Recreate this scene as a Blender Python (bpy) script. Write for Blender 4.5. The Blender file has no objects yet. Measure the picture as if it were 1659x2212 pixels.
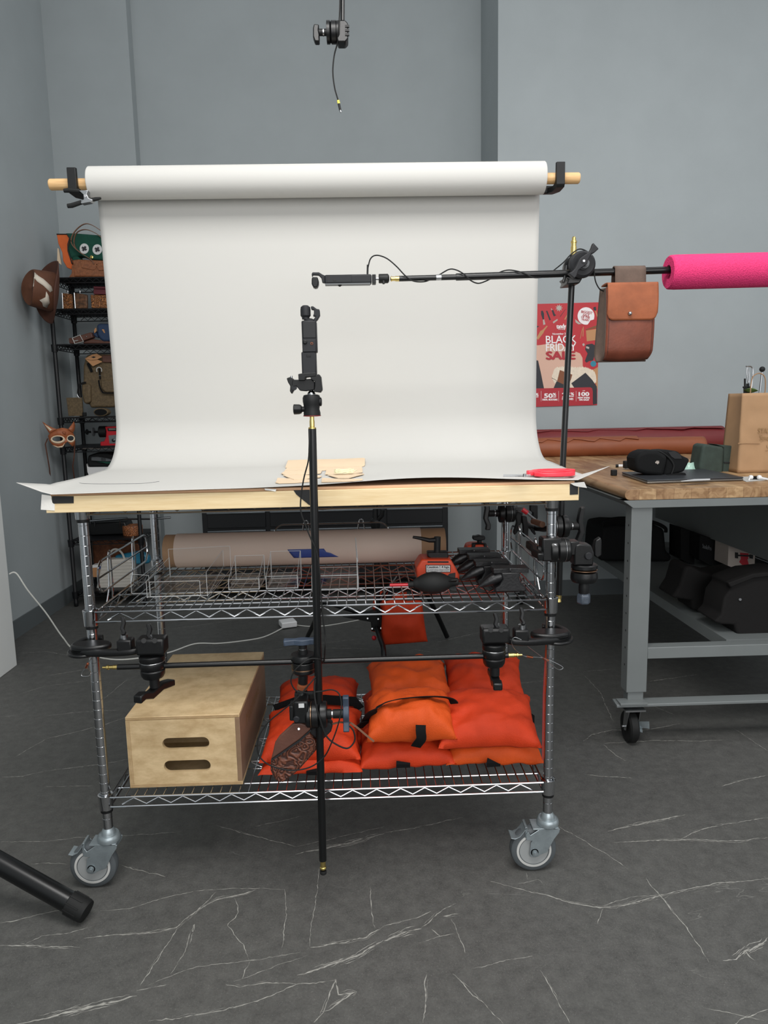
import bpy, bmesh, math, random
from mathutils import Vector, Matrix, noise
random.seed(7)
S = bpy.context.scene
COL = S.collection
V3 = Vector
PI = math.pi

# ------------------------------------------------------------------ camera
FPX = 1567.67
CAMP = V3((.1135, -1.81386, 1.2656))
PITCH, YAW, ROLL = .146909, .0272474, -.0204954
FW = V3((math.sin(YAW)*math.cos(PITCH), math.cos(YAW)*math.cos(PITCH), -math.sin(PITCH)))
RT0 = FW.cross(V3((0, 0, 1))).normalized()
UP0 = RT0.cross(FW)
RT = RT0*math.cos(ROLL) + UP0*math.sin(ROLL)
UP = -RT0*math.sin(ROLL) + UP0*math.cos(ROLL)
cd = bpy.data.cameras.new('camera')
cam = bpy.data.objects.new('camera', cd)
COL.objects.link(cam)
m = Matrix((RT, UP, -FW)).transposed().to_4x4()
m.translation = CAMP
cam.matrix_world = m
cd.sensor_fit = 'VERTICAL'
cd.sensor_height = 24
cd.lens = FPX/2212*24
cd.clip_start = .05
S.camera = cam

# ------------------------------------------------------------------ light and exposure
S.view_settings.view_transform = 'Standard'
S.view_settings.look = 'None'
S.view_settings.gamma = 1
S.view_settings.exposure = 0
S.view_settings.use_curve_mapping = False
S.cycles.transparent_max_bounces = 48
W = bpy.data.worlds.new('room_air')
S.world = W
W.use_nodes = True
_nt = W.node_tree
def _wn(kind, op=None, *ins):
    n = _nt.nodes.new(kind)
    if op: n.operation = op
    for k, x in enumerate(ins):
        if isinstance(x, (int, float)): n.inputs[k].default_value = x
        else: _nt.links.new(x, n.inputs[k])
    return n
_tc = _wn('ShaderNodeTexCoord'); _sp = _wn('ShaderNodeSeparateXYZ', None, _tc.outputs['Generated'])
# invented bright and dark bands round the horizon that streak the chrome
_az = _wn('ShaderNodeMath', 'ARCTAN2', _sp.outputs[0], _sp.outputs[1])
_sn = _wn('ShaderNodeMath', 'SINE', _wn('ShaderNodeMath', 'MULTIPLY_ADD', _az.outputs[0], 4.0, .6).outputs[0])
_rp = _wn('ShaderNodeValToRGB', None, _wn('ShaderNodeMath', 'MULTIPLY_ADD', _sn.outputs[0], .5, .5).outputs[0])
_rp.color_ramp.elements[0].position = .46; _rp.color_ramp.elements[0].color = (.11, .12, .13, 1)
_rp.color_ramp.elements[1].position = .66; _rp.color_ramp.elements[1].color = (.91, .94, .96, 1)
_nt.links.new(_rp.outputs[0], _nt.nodes['Background'].inputs[0])
_nt.nodes['Background'].inputs[1].default_value = .95

def area_light(name, loc, aim, sx, sy, power, color):
    l = bpy.data.lights.new(name, 'AREA')
    l.shape = 'RECTANGLE'
    l.size, l.size_y = sx, sy
    l.energy = power
    l.color = color
    o = bpy.data.objects.new(name, l)
    COL.objects.link(o)
    o.location = loc
    o.rotation_euler = (V3(aim)-V3(loc)).to_track_quat('-Z', 'Y').to_euler()
    return o
area_light('ceiling_panel_light', (.15, -1.05, 3.3), (.15, .15, 1.1), 1.9, 1.1, 74, (1, .982, .955))
area_light('ceiling_panel_light', (2.3, .5, 3.3), (2.0, 1.5, 1.0), 1.2, 1.2, 18, (.97, .985, 1))
area_light('front_fill_light', (1.1, -3.7, 2.0), (-.2, .3, .9), 4.0, 2.2, 96, (1, .992, .985))  # added soft fill for unseen light from behind the camera

# ------------------------------------------------------------------ pixel to world helpers
def ray(u, v): return FW*FPX + RT*(u-829.5) - UP*(v-1106)
def PY(u, v, y):
    d = ray(u, v); return CAMP + d*((y-CAMP.y)/d.y)
def PZ(u, v, z):
    d = ray(u, v); return CAMP + d*((z-CAMP.z)/d.z)
def PX(u, v, x):
    d = ray(u, v); return CAMP + d*((x-CAMP.x)/d.x)

# ------------------------------------------------------------------ materials
def lin(c):
    return tuple(((x/255)/12.92 if x <= 10 else (((x/255)+.055)/1.055)**2.4) for x in c)
MATS = {}
def mat(name, rgb, rough=.5, metal=0, var=0, vscale=20, bump=0, bscale=200, stretch=(1, 1, 1), spec=.5, rgb2=None, trans=0, coat=0, sheen=0, det=4):
    mt = bpy.data.materials.new(name)
    mt.use_nodes = True
    nt = mt.node_tree
    b = nt.nodes['Principled BSDF']
    c = lin(rgb)
    b.inputs['Base Color'].default_value = (*c, 1)
    b.inputs['Roughness'].default_value = rough
    b.inputs['Metallic'].default_value = metal
    b.inputs['Specular IOR Level'].default_value = spec
    if trans:
        b.inputs['Transmission Weight'].default_value = trans
        b.inputs['IOR'].default_value = 1.3
    if coat: b.inputs['Coat Weight'].default_value = coat
    if sheen: b.inputs['Sheen Weight'].default_value = sheen
    if var or bump:
        tc = nt.nodes.new('ShaderNodeTexCoord')
        mp = nt.nodes.new('ShaderNodeMapping')
        mp.inputs['Scale'].default_value = stretch
        nt.links.new(tc.outputs['Object'], mp.inputs['Vector'])
    if var:
        n = nt.nodes.new('ShaderNodeTexNoise')
        n.inputs['Scale'].default_value = vscale
        n.inputs['Detail'].default_value = det
        n.inputs['Roughness'].default_value = .62
        nt.links.new(mp.outputs[0], n.inputs['Vector'])
        r = nt.nodes.new('ShaderNodeValToRGB')
        c2 = lin(rgb2) if rgb2 else tuple(x*(1-var) for x in c)
        c1 = c if rgb2 else tuple(min(1, x*(1+var)) for x in c)
        r.color_ramp.elements[0].color = (*c2, 1)
        r.color_ramp.elements[1].color = (*c1, 1)
        r.color_ramp.elements[0].position = .34
        r.color_ramp.elements[1].position = .66
        nt.links.new(n.outputs['Fac'], r.inputs['Fac'])
        nt.links.new(r.outputs[0], b.inputs['Base Color'])
    if bump:
        n2 = nt.nodes.new('ShaderNodeTexNoise')
        n2.inputs['Scale'].default_value = bscale
        n2.inputs['Detail'].default_value = 3
        nt.links.new(mp.outputs[0], n2.inputs['Vector'])
        bp = nt.nodes.new('ShaderNodeBump')
        bp.inputs['Strength'].default_value = bump
        bp.inputs['Distance'].default_value = .004
        nt.links.new(n2.outputs['Fac'], bp.inputs['Height'])
        nt.links.new(bp.outputs[0], b.inputs['Normal'])
    MATS[name] = mt
    return mt
M = MATS
mat('wall_paint', (158, 165, 167), .75, var=.03, vscale=3, bump=.06, bscale=260)
mat('baseboard_vinyl', (92, 98, 100), .5)
mat('ceiling_paint', (120, 124, 126), .9)
mat('white_board', (214, 216, 214), .6)
mat('chrome', (186, 188, 191), .13, 1)
mat('zinc', (150, 160, 164), .34, .6, var=.12, vscale=30)
mat('bright_metal', (210, 210, 206), .3, .35)
mat('steel', (170, 172, 174), .3, 1)
mat('black_plastic', (19, 20, 21), .5, spec=.3, bump=.08, bscale=900)
mat('black_paint', (13, 14, 15), .36, spec=.4, bump=.05, bscale=500)
mat('black_rod', (11, 12, 13), .3, spec=.45)
mat('black_rubber', (22, 23, 23), .65, spec=.3, bump=.1, bscale=700)
mat('cam_plastic', (31, 32, 35), .55, spec=.3)
mat('screen_glass', (20, 21, 23), .25, spec=.2)
mat('grey_plastic', (88, 91, 94), .45)
mat('knob_blue', (52, 64, 80), .5, var=.12, vscale=40)
mat('clear_grey_knob', (66, 74, 84), .4, var=.25, vscale=60)
mat('brass', (214, 190, 120), .25, 1)
mat('copper', (190, 110, 80), .35, 1)
mat('copper_ring', (200, 160, 130), .3, 1)
mat('tyre', (78, 83, 86), .5)
mat('wheel_core', (146, 149, 149), .5)
mat('wheel_rim', (188, 188, 185), .5)
mat('dark_red', (112, 20, 26), .4)
mat('dark_line', (30, 31, 33), .6)
mat('pine', (228, 206, 164), .55, var=1, rgb2=(216, 190, 144), vscale=9, stretch=(1, 14, 14), bump=.05, bscale=60)
mat('dowel_wood', (214, 178, 128), .55, var=1, rgb2=(190, 150, 100), vscale=8, stretch=(1, 14, 14))
mat('ply_top', (206, 166, 132), .7, var=.06, vscale=10)
mat('birch_ply', (212, 186, 144), .6, var=1, rgb2=(184, 156, 114), vscale=14, stretch=(1.4, 1.4, 3), bump=.05, bscale=60, det=8)
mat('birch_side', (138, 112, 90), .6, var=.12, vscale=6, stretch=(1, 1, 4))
mat('ply_edge_dark', (138, 108, 70), .7)
mat('paper_white', (183, 182, 178), .85, bump=.03, bscale=40)
mat('paper_scrap', (228, 226, 220), .85, bump=.3, bscale=60)
mat('tape_black', (26, 27, 28), .75, bump=.1, bscale=400)
mat('tape_blue', (38, 60, 128), .6)
mat('kraft', (146, 116, 88), .8, var=.06, vscale=20)
mat('roll_paper', (190, 172, 160), .8)
mat('orange_nylon', (192, 56, 22), .62, var=.10, vscale=9, bump=.3, bscale=420, spec=.25)
mat('orange_bright', (204, 78, 24), .6, var=.10, vscale=9, bump=.3, bscale=420, spec=.25)
mat('webbing', (14, 14, 15), .85, spec=.2, bump=.2, bscale=500)
mat('orange_cast', (206, 72, 40), .45)
mat('label_white', (205, 206, 206), .5)
mat('ink_black', (24, 24, 26), .7)
mat('pink_foam', (216, 58, 112), .85, spec=.2, var=.14, vscale=300, bump=.8, bscale=330)
mat('leather_tan', (168, 100, 66), .5, var=.16, vscale=14, bump=.12, bscale=160)
mat('leather_front', (108, 55, 38), .5, spec=.35, var=.2, vscale=12, bump=.12, bscale=160)
mat('leather_flap', (142, 80, 50), .55, spec=.3, var=.16, vscale=14, bump=.1, bscale=160)
mat('suede_brown', (88, 72, 63), .85, var=.12, vscale=40, bump=.15, bscale=300)
mat('leather_dark', (92, 58, 46), .5, var=.14, vscale=20, bump=.12, bscale=180)
mat('leather_strap', (116, 82, 62), .55)
mat('thread_dark', (38, 26, 22), .8)
mat('veg_leather', (214, 190, 160), .65, var=.03, vscale=10)
mat('string', (226, 220, 184), .8)
mat('scissor_red', (232, 48, 66), .35)
mat('red_plastic', (186, 28, 40), .35)
mat('red_cord', (150, 52, 48), .7)
mat('grey_steel_paint', (112, 117, 117), .45, var=.03, vscale=8)
mat('laptop_grey', (62, 64, 68), .38, .4)
mat('laptop_edge', (128, 124, 118), .35, .8)
mat('nylon_black', (16, 17, 18), .8, spec=.2, bump=.2, bscale=420)
mat('nylon_dark', (27, 26, 26), .85, spec=.2, bump=.25, bscale=300)
mat('suede_green', (50, 62, 56), .85, var=.16, vscale=22, bump=.1, bscale=200)
mat('paper_bag', (164, 130, 96), .8, var=.06, vscale=10, bump=.25, bscale=9)
mat('leaf', (92, 122, 62), .6)
mat('white_plastic', (232, 232, 232), .35)
mat('white_cable', (206, 206, 200), .5)
mat('plastic_green', (170, 204, 190), .3)
mat('roll_tan', (136, 74, 44), .5, var=.08, vscale=7, bump=.06, bscale=100)
mat('roll_maroon', (112, 36, 38), .5, var=.08, vscale=7)
mat('poster_red', (184, 36, 46), .5, var=.05, vscale=6)
mat('poster_band', (170, 30, 44), .5)
mat('poster_dark', (42, 42, 48), .6)
mat('poster_pink', (214, 174, 154), .6)
mat('poster_fur', (226, 212, 192), .8, var=.08, vscale=60)
mat('poster_tan', (186, 136, 92), .6)
mat('poster_brown', (128, 76, 46), .6)
mat('poster_white', (238, 232, 232), .6)
mat('poster_teal', (42, 128, 150), .5)
mat('poster_silver', (178, 168, 160), .5)
mat('shelf_black', (13, 14, 17), .45, spec=.35)
mat('cabinet_black', (15, 17, 20), .45, spec=.35)
mat('cabinet_trim', (112, 118, 122), .28, .7)
mat('felt_green', (14, 70, 56), .9, var=.1, vscale=30)
mat('felt_orange', (206, 98, 44), .8, var=.06, vscale=20)
mat('ostrich', (132, 80, 48), .6, var=.25, vscale=90, bump=.15, bscale=120)
mat('olive_bag', (98, 82, 58), .7, var=.28, vscale=80, bump=.15, bscale=140)
mat('denim_blue', (42, 62, 92), .75, var=.08, vscale=40)
mat('flask_tan', (172, 116, 66), .5, var=.4, vscale=60, det=1)
mat('flask_dark', (96, 66, 44), .5, var=.5, vscale=50, det=1)
mat('box_maroon', (98, 34, 44), .5)
mat('hat_brown', (96, 58, 38), .75, var=.14, vscale=16, bump=.1, bscale=200)
mat('hat_brim', (78, 44, 30), .7, var=.1, vscale=16)
mat('hide_white', (216, 206, 190), .85)
mat('mask_brown', (162, 92, 56), .45, var=.2, vscale=18)
mat('mask_cream', (222, 200, 170), .5)
mat('bag_white', (196, 192, 184), .85, bump=.3, bscale=30)
mat('copper_foil', (110, 66, 42), .35, .4, var=.4, vscale=24)
mat('bottle_blue', (46, 120, 150), .3)
mat('anvil_black', (20, 20, 22), .38, bump=.15, bscale=160)
mat('yellow_tape', (228, 214, 80), .5)

# acrylic: clear pane, light refraction-free look of thin clear plastic sheet
def acrylic():
    mt = bpy.data.materials.new('acrylic_clear'); mt.use_nodes = True
    nt = mt.node_tree; nt.nodes.clear()
    out = nt.nodes.new('ShaderNodeOutputMaterial')
    tr = nt.nodes.new('ShaderNodeBsdfTransparent'); tr.inputs[0].default_value = (.965, .97, .97, 1)
    gl = nt.nodes.new('ShaderNodeBsdfGlossy'); gl.inputs[0].default_value = (.8, .8, .8, 1); gl.inputs['Roughness'].default_value = .08
    lw = nt.nodes.new('ShaderNodeLayerWeight'); lw.inputs[0].default_value = .25
    fr = nt.nodes.new('ShaderNodeMath'); fr.operation = 'MULTIPLY'; fr.inputs[1].default_value = .22
    nt.links.new(lw.outputs['Facing'], fr.inputs[0])
    mx = nt.nodes.new('ShaderNodeMixShader')
    nt.links.new(fr.outputs[0], mx.inputs[0]); nt.links.new(tr.outputs[0], mx.inputs[1]); nt.links.new(gl.outputs[0], mx.inputs[2])
    nt.links.new(mx.outputs[0], out.inputs[0])
    MATS['acrylic'] = mt
acrylic()
mat('acrylic_edge', (206, 208, 208), .2)

def floor_material():
    mt = bpy.data.materials.new('slate_floor'); mt.use_nodes = True
    nt = mt.node_tree; N = nt.nodes; L = nt.links
    b = N['Principled BSDF']
    tc = N.new('ShaderNodeTexCoord')
    def noise_(scale, detail, stretch, dist=0, rough=.6):
        mp = N.new('ShaderNodeMapping'); mp.inputs['Scale'].default_value = stretch
        L.new(tc.outputs['Object'], mp.inputs['Vector'])
        n = N.new('ShaderNodeTexNoise'); n.inputs['Scale'].default_value = scale
        n.inputs['Detail'].default_value = detail; n.inputs['Distortion'].default_value = dist
        n.inputs['Roughness'].default_value = rough
        L.new(mp.outputs[0], n.inputs['Vector']); return n.outputs['Fac']
    def math_(op, a, b_=None, clamp=False):
        n = N.new('ShaderNodeMath'); n.operation = op; n.use_clamp = clamp
        for i, x in enumerate((a, b_)):
            if x is None: continue
            if isinstance(x, (int, float)): n.inputs[i].default_value = x
            else: L.new(x, n.inputs[i])
        return n.outputs[0]
    base = noise_(26, 8, (1, 1, 1), 0, .72)
    big = noise_(1.6, 3, (1, 1, 1))
    rp = N.new('ShaderNodeValToRGB')
    rp.color_ramp.elements[0].position = .3; rp.color_ramp.elements[0].color = (*lin((54, 54, 53)), 1)
    rp.color_ramp.elements[1].position = .72; rp.color_ramp.elements[1].color = (*lin((102, 102, 99)), 1)
    L.new(math_('ADD', math_('MULTIPLY', base, .45), math_('ADD', math_('MULTIPLY', big, .10), math_('MULTIPLY', noise_(170, 5, (1, 1, 1), 0, .9), .45))), rp.inputs[0])
    def vein(scale, stretch, w, lo, hi, amp, msc):
        n = noise_(scale, 5, stretch, .6, .55)
        d = math_('ABSOLUTE', math_('SUBTRACT', n, .5))
        v = math_('SUBTRACT', 1, math_('DIVIDE', d, w), True)
        mk = noise_(msc, 2, (1, 1, 1))
        k = math_('DIVIDE', math_('SUBTRACT', mk, lo), hi-lo, True)
        return math_('MULTIPLY', math_('MULTIPLY', v, k), amp)
    v1 = vein(1.7, (.55, 1.5, 1), .0028, .58, .70, .24, 3)
    v2 = vein(3.1, (.6, 1.2, 1), .0030, .62, .74, .18, 4)
    sp = noise_(380, 1, (1, 1, 1))
    v3 = math_('MULTIPLY', math_('GREATER_THAN', sp, .69), .20)
    vv = math_('MAXIMUM', math_('MAXIMUM', v1, v2), v3)
    mx = N.new('ShaderNodeMixRGB')
    L.new(vv, mx.inputs[0]); L.new(rp.outputs[0], mx.inputs[1]); mx.inputs[2].default_value = (*lin((172, 171, 165)), 1)
    L.new(mx.outputs[0], b.inputs['Base Color'])
    b.inputs['Roughness'].default_value = .55
    b.inputs['Specular IOR Level'].default_value = .35
    bp = N.new('ShaderNodeBump'); bp.inputs['Strength'].default_value = .12; bp.inputs['Distance'].default_value = .003
    L.new(base, bp.inputs['Height']); L.new(bp.outputs[0], b.inputs['Normal'])
    MATS['floor'] = mt
floor_material()
mat('vein', (150, 149, 143), .55, var=.25, vscale=70)

def tooled(name, rgb, rgb2, scale, dist=9):
    mt = bpy.data.materials.new(name); mt.use_nodes = True
    nt = mt.node_tree; b = nt.nodes['Principled BSDF']
    tc = nt.nodes.new('ShaderNodeTexCoord')
    # scrolls: rings round scattered centres
    nz = nt.nodes.new('ShaderNodeTexNoise'); nz.inputs['Scale'].default_value = scale*.6
    nt.links.new(tc.outputs['Object'], nz.inputs['Vector'])
    va = nt.nodes.new('ShaderNodeVectorMath'); va.operation = 'MULTIPLY_ADD'
    va.inputs[1].default_value = (.03*dist/9*24/scale,)*3
    nt.links.new(nz.outputs['Color'], va.inputs[0]); nt.links.new(tc.outputs['Object'], va.inputs[2])
    vo_ = nt.nodes.new('ShaderNodeTexVoronoi'); vo_.inputs['Scale'].default_value = scale
    nt.links.new(va.outputs[0], vo_.inputs['Vector'])
    m1 = nt.nodes.new('ShaderNodeMath'); m1.operation = 'MULTIPLY'; m1.inputs[1].default_value = 19
    m2 = nt.nodes.new('ShaderNodeMath'); m2.operation = 'SINE'
    w = nt.nodes.new('ShaderNodeMath'); w.operation = 'MULTIPLY_ADD'; w.inputs[1].default_value = .5; w.inputs[2].default_value = .5
    nt.links.new(vo_.outputs['Distance'], m1.inputs[0]); nt.links.new(m1.outputs[0], m2.inputs[0]); nt.links.new(m2.outputs[0], w.inputs[0])
    r = nt.nodes.new('ShaderNodeValToRGB')
    r.color_ramp.elements[0].color = (*lin(rgb2), 1); r.color_ramp.elements[0].position = .15
    r.color_ramp.elements[1].color = (*lin(rgb), 1); r.color_ramp.elements[1].position = .55
    nt.links.new(w.outputs[0], r.inputs[0]); nt.links.new(r.outputs[0], b.inputs['Base Color'])
    bp = nt.nodes.new('ShaderNodeBump'); bp.inputs['Strength'].default_value = .8; bp.inputs['Distance'].default_value = .003
    nt.links.new(w.outputs[0], bp.inputs['Height']); nt.links.new(bp.outputs[0], b.inputs['Normal'])
    b.inputs['Roughness'].default_value = .48
    MATS[name] = mt
tooled('tooled_dark', (106, 62, 45), (62, 35, 27), 40, 26)
tooled('tooled_tan', (166, 108, 62), (74, 46, 28), 44, 22)
tooled('tooled_basket', (176, 110, 66), (80, 44, 26), 42)

def butcher_block():
    mt = bpy.data.materials.new('butcher_block'); mt.use_nodes = True
    nt = mt.node_tree; b = nt.nodes['Principled BSDF']; L = nt.links
    tc = nt.nodes.new('ShaderNodeTexCoord')
    br = nt.nodes.new('ShaderNodeTexBrick')
    mp = nt.nodes.new('ShaderNodeMapping'); mp.inputs['Rotation'].default_value = (0, 0, PI/2)
    L.new(tc.outputs['Object'], mp.inputs[0]); L.new(mp.outputs[0], br.inputs['Vector'])
    br.inputs['Scale'].default_value = 1
    br.inputs['Brick Width'].default_value = .62; br.inputs['Row Height'].default_value = .062
    br.inputs['Mortar Size'].default_value = .0006
    br.inputs['Color1'].default_value = (*lin((188, 156, 116)), 1); br.inputs['Color2'].default_value = (*lin((146, 110, 76)), 1)
    br.inputs['Mortar'].default_value = (*lin((120, 86, 54)), 1)
    n = nt.nodes.new('ShaderNodeTexNoise'); n.inputs['Scale'].default_value = 9; n.inputs['Detail'].default_value = 6; n.inputs['Distortion'].default_value = 1.4
    mp2 = nt.nodes.new('ShaderNodeMapping'); mp2.inputs['Scale'].default_value = (3, .5, 3)
    L.new(tc.outputs['Object'], mp2.inputs[0]); L.new(mp2.outputs[0], n.inputs['Vector'])
    mx = nt.nodes.new('ShaderNodeMixRGB'); mx.blend_type = 'MULTIPLY'; mx.inputs[0].default_value = .75
    r = nt.nodes.new('ShaderNodeValToRGB')
    r.color_ramp.elements[0].position = .38; r.color_ramp.elements[0].color = (.52, .42, .33, 1)
    r.color_ramp.elements[1].position = .56; r.color_ramp.elements[1].color = (1, 1, 1, 1)
    L.new(n.outputs['Fac'], r.inputs[0]); L.new(br.outputs['Color'], mx.inputs[1]); L.new(r.outputs[0], mx.inputs[2])
    L.new(mx.outputs[0], b.inputs['Base Color']); b.inputs['Roughness'].default_value = .4
    MATS['butcher'] = mt
butcher_block()

# ------------------------------------------------------------------ mesh builder
ORIG = {}
def frame(axis):
    a = V3(axis).normalized()
    h = V3((0, 0, 1)) if abs(a.z) < .95 else V3((0, 1, 0))
    u = h.cross(a).normalized()
    return u, a.cross(u), a
class MB:
    def __init__(s): s.bm = bmesh.new()
    def face(s, vs):
        try: return s.bm.faces.new(vs)
        except ValueError: return None
    def box(s, c, size, R=None):
        c = V3(c); hx, hy, hz = size[0]/2, size[1]/2, size[2]/2
        R = R or Matrix.Identity(3)
        vs = [s.bm.verts.new(c + R @ V3((x*hx, y*hy, z*hz))) for z in (-1, 1) for y in (-1, 1) for x in (-1, 1)]
        for f in ((0, 2, 3, 1), (4, 5, 7, 6), (0, 1, 5, 4), (2, 6, 7, 3), (0, 4, 6, 2), (1, 3, 7, 5)):
            s.face([vs[i] for i in f])
        return s
    def lathe(s, p, axis, prof, n=24, caps=True):
        p = V3(p); u, v, a = frame(axis)
        rings = []
        for r, h in prof:
            if r < 1e-6: rings.append([s.bm.verts.new(p+a*h)]); continue
            rings.append([s.bm.verts.new(p + a*h + (u*math.cos(2*PI*i/n)+v*math.sin(2*PI*i/n))*r) for i in range(n)])
        for A, B in zip(rings, rings[1:]):
            for i in range(n):
                j = (i+1) % n
                if len(A) == 1 and len(B) == 1: continue
                if len(A) == 1: s.face((A[0], B[j], B[i]))
                elif len(B) == 1: s.face((A[i], A[j], B[0]))
                else: s.face((A[i], A[j], B[j], B[i]))
        if caps:
            if len(rings[0]) > 1: s.face(list(reversed(rings[0])))
            if len(rings[-1]) > 1: s.face(rings[-1])
        return s
    def cyl(s, a, b, r, r2=None, n=20):
        a, b = V3(a), V3(b)
        return s.lathe(a, b-a, [(r, 0), (r if r2 is None else r2, (b-a).length)], n)
    def ball(s, c, r, n=16):
        return s.lathe(V3(c), (0, 0, 1), [(r*math.sin(PI*i/10), -r*math.cos(PI*i/10)) for i in range(11)], n)
    def sweep(s, pts, sec, up=None, closed=False, scales=None):
        pts = [V3(p) for p in pts]; n = len(pts); rings = []
        prev = None
        for i, p in enumerate(pts):
            if closed: t = pts[(i+1) % n]-pts[i-1]
            else: t = pts[min(i+1, n-1)]-pts[max(i-1, 0)]
            if t.length < 1e-9: t = V3((0, 0, 1))
            t.normalize()
            if up is not None:
                u = V3(up); u = (u - t*u.dot(t))
                if u.length < 1e-4: u = frame(t)[0]
                u.normalize()
            elif prev is None: u = frame(t)[0]
            else:
                u = prev - t*prev.dot(t)
                u = u.normalized() if u.length > 1e-5 else frame(t)[0]
            prev = u; w = t.cross(u)
            k = scales[i] if scales else 1
            rings.append([s.bm.verts.new(p + (u*a + w*b)*k) for a, b in sec])
        m_ = len(sec)
        rng = range(n if closed else n-1)
        for i in rng:
            A, B = rings[i], rings[(i+1) % n]
            for k in range(m_):
                l = (k+1) % m_
                s.face((A[k], A[l], B[l], B[k]))
        if not closed:
            s.face(list(reversed(rings[0]))); s.face(rings[-1])
        return s
    def tube(s, pts, r, n=8, closed=False, scales=None):
        return s.sweep(pts, [(r*math.cos(2*PI*i/n), r*math.sin(2*PI*i/n)) for i in range(n)], None, closed, scales)
    def strap(s, pts, w, t, up, closed=False):
        return s.sweep(pts, [(-t/2, -w/2), (t/2, -w/2), (t/2, w/2), (-t/2, w/2)], up, closed)
    def prism(s, pts, off):
        off = V3(off)
        A = [s.bm.verts.new(V3(p)) for p in pts]; B = [s.bm.verts.new(V3(p)+off) for p in pts]
        n = len(A)
        s.face(list(reversed(A))); s.face(B)
        for i in range(n):
            j = (i+1) % n; s.face((A[i], A[j], B[j], B[i]))
        return s
    def grid(s, f, nu, nv, closed_u=False):
        g = [[s.bm.verts.new(V3(f(i/nu, j/nv))) for i in range(nu if closed_u else nu+1)] for j in range(nv+1)]
        for j in range(nv):
            for i in range(nu):
                k = (i+1) % nu if closed_u else i+1
                s.face((g[j][i], g[j][k], g[j+1][k], g[j+1][i]))
        return s
    def build(s, name, material, parent=None, loc=None, bevel=0, subsurf=0, solid=0, angle=32, seg=2, merge=0):
        bm = s.bm
        if merge: bmesh.ops.remove_doubles(bm, verts=bm.verts, dist=merge)
        bmesh.ops.recalc_face_normals(bm, faces=bm.faces)
        if parent is not None: o0 = ORIG[parent.name]
        elif loc is not None: o0 = V3(loc)
        else:
            xs = [v.co for v in bm.verts]
            o0 = V3(((min(v.x for v in xs)+max(v.x for v in xs))/2, (min(v.y for v in xs)+max(v.y for v in xs))/2, min(v.z for v in xs)))
        for v in bm.verts: v.co -= o0
        me = bpy.data.meshes.new(name); bm.to_mesh(me); bm.free()
        for p in me.polygons: p.use_smooth = True
        me.set_sharp_from_angle(angle=math.radians(angle))
        me.materials.append(MATS[material])
        o = bpy.data.objects.new(name, me); COL.objects.link(o)
        if parent is not None: o.parent = parent
        else: o.location = o0
        ORIG[o.name] = o0
        if solid:
            md = o.modifiers.new('solid', 'SOLIDIFY'); md.thickness = solid; md.offset = 0
        if bevel:
            md = o.modifiers.new('bevel', 'BEVEL'); md.width = bevel; md.segments = seg; md.limit_method = 'ANGLE'; md.angle_limit = math.radians(35)
        if subsurf:
            md = o.modifiers.new('sub', 'SUBSURF'); md.levels = subsurf; md.render_levels = subsurf
        return o

def thing(name, label, cat, loc, group=None):
    o = bpy.data.objects.new(name, None); COL.objects.link(o)
    o.location = V3(loc); o.empty_display_size = .05
    ORIG[o.name] = V3(loc)
    return tag(o, label, cat, group)
def tag(o, label, cat, group=None, kind=None):
    o['label'] = label; o['category'] = cat
    if group: o['group'] = group
    if kind: o['kind'] = kind
    return o
def struct(mb, name, material, **k):
    o = mb.build(name, material, **k); o['kind'] = 'structure'; return o
def kids(o): return [c for c in bpy.data.objects if c.parent == o]
def copy_tree(root, loc, label, group=None):
    r = root.copy(); COL.objects.link(r); r.location = V3(loc); r['label'] = label
    if group: r['group'] = group
    ORIG[r.name] = V3(loc)
    def rec(a, b):
        for ch in kids(a):
            c = ch.copy(); COL.objects.link(c); c.parent = b
            ORIG[c.name] = V3(loc)
            rec(ch, c)
    rec(root, r)
    return r

# writing
def text_verts(body):
    cu = bpy.data.curves.new('t', 'FONT'); cu.body = body; cu.resolution_u = 3
    ob = bpy.data.objects.new('t', cu); COL.objects.link(ob)
    dg = bpy.context.evaluated_depsgraph_get()
    me = bpy.data.meshes.new_from_object(ob.evaluated_get(dg))
    vs = [v.co.copy() for v in me.vertices]; fs = [tuple(p.vertices) for p in me.polygons]
    bpy.data.objects.remove(ob); bpy.data.curves.remove(cu); bpy.data.meshes.remove(me)
    return vs, fs
def write(mb, body, fn, x0, y0, x1, y1, bold=0, rot=0):
    """fit the text into the box x0..x1, y0..y1 (y downwards) of a 2D sheet; fn maps sheet to world"""
    vs, fs = text_verts(body)
    ax, bx_ = min(v.x for v in vs), max(v.x for v in vs); ay, by = min(v.y for v in vs), max(v.y for v in vs)
    shifts = [(0, 0)] if not bold else [(0, 0), (bold, 0), (-bold, 0), (0, bold*.6), (0, -bold*.6)]
    cx, cy = (x0+x1)/2, (y0+y1)/2
    for q, (sx, sy) in enumerate(shifts):
        w = []
        for v in vs:
            x = x0 + (v.x-ax)/(bx_-ax)*(x1-x0) + sx
            y = y1 - (v.y-ay)/(by-ay)*(y1-y0) + sy
            if rot:
                dx, dy = x-cx, y-cy; c, s_ = math.cos(rot), math.sin(rot)
                x, y = cx+dx*c-dy*s_, cy+dx*s_+dy*c
            w.append(mb.bm.verts.new(V3(fn(x, y)) + V3((0, -.00003*q, 0))))
        for f in fs: mb.face([w[i] for i in f])

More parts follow.
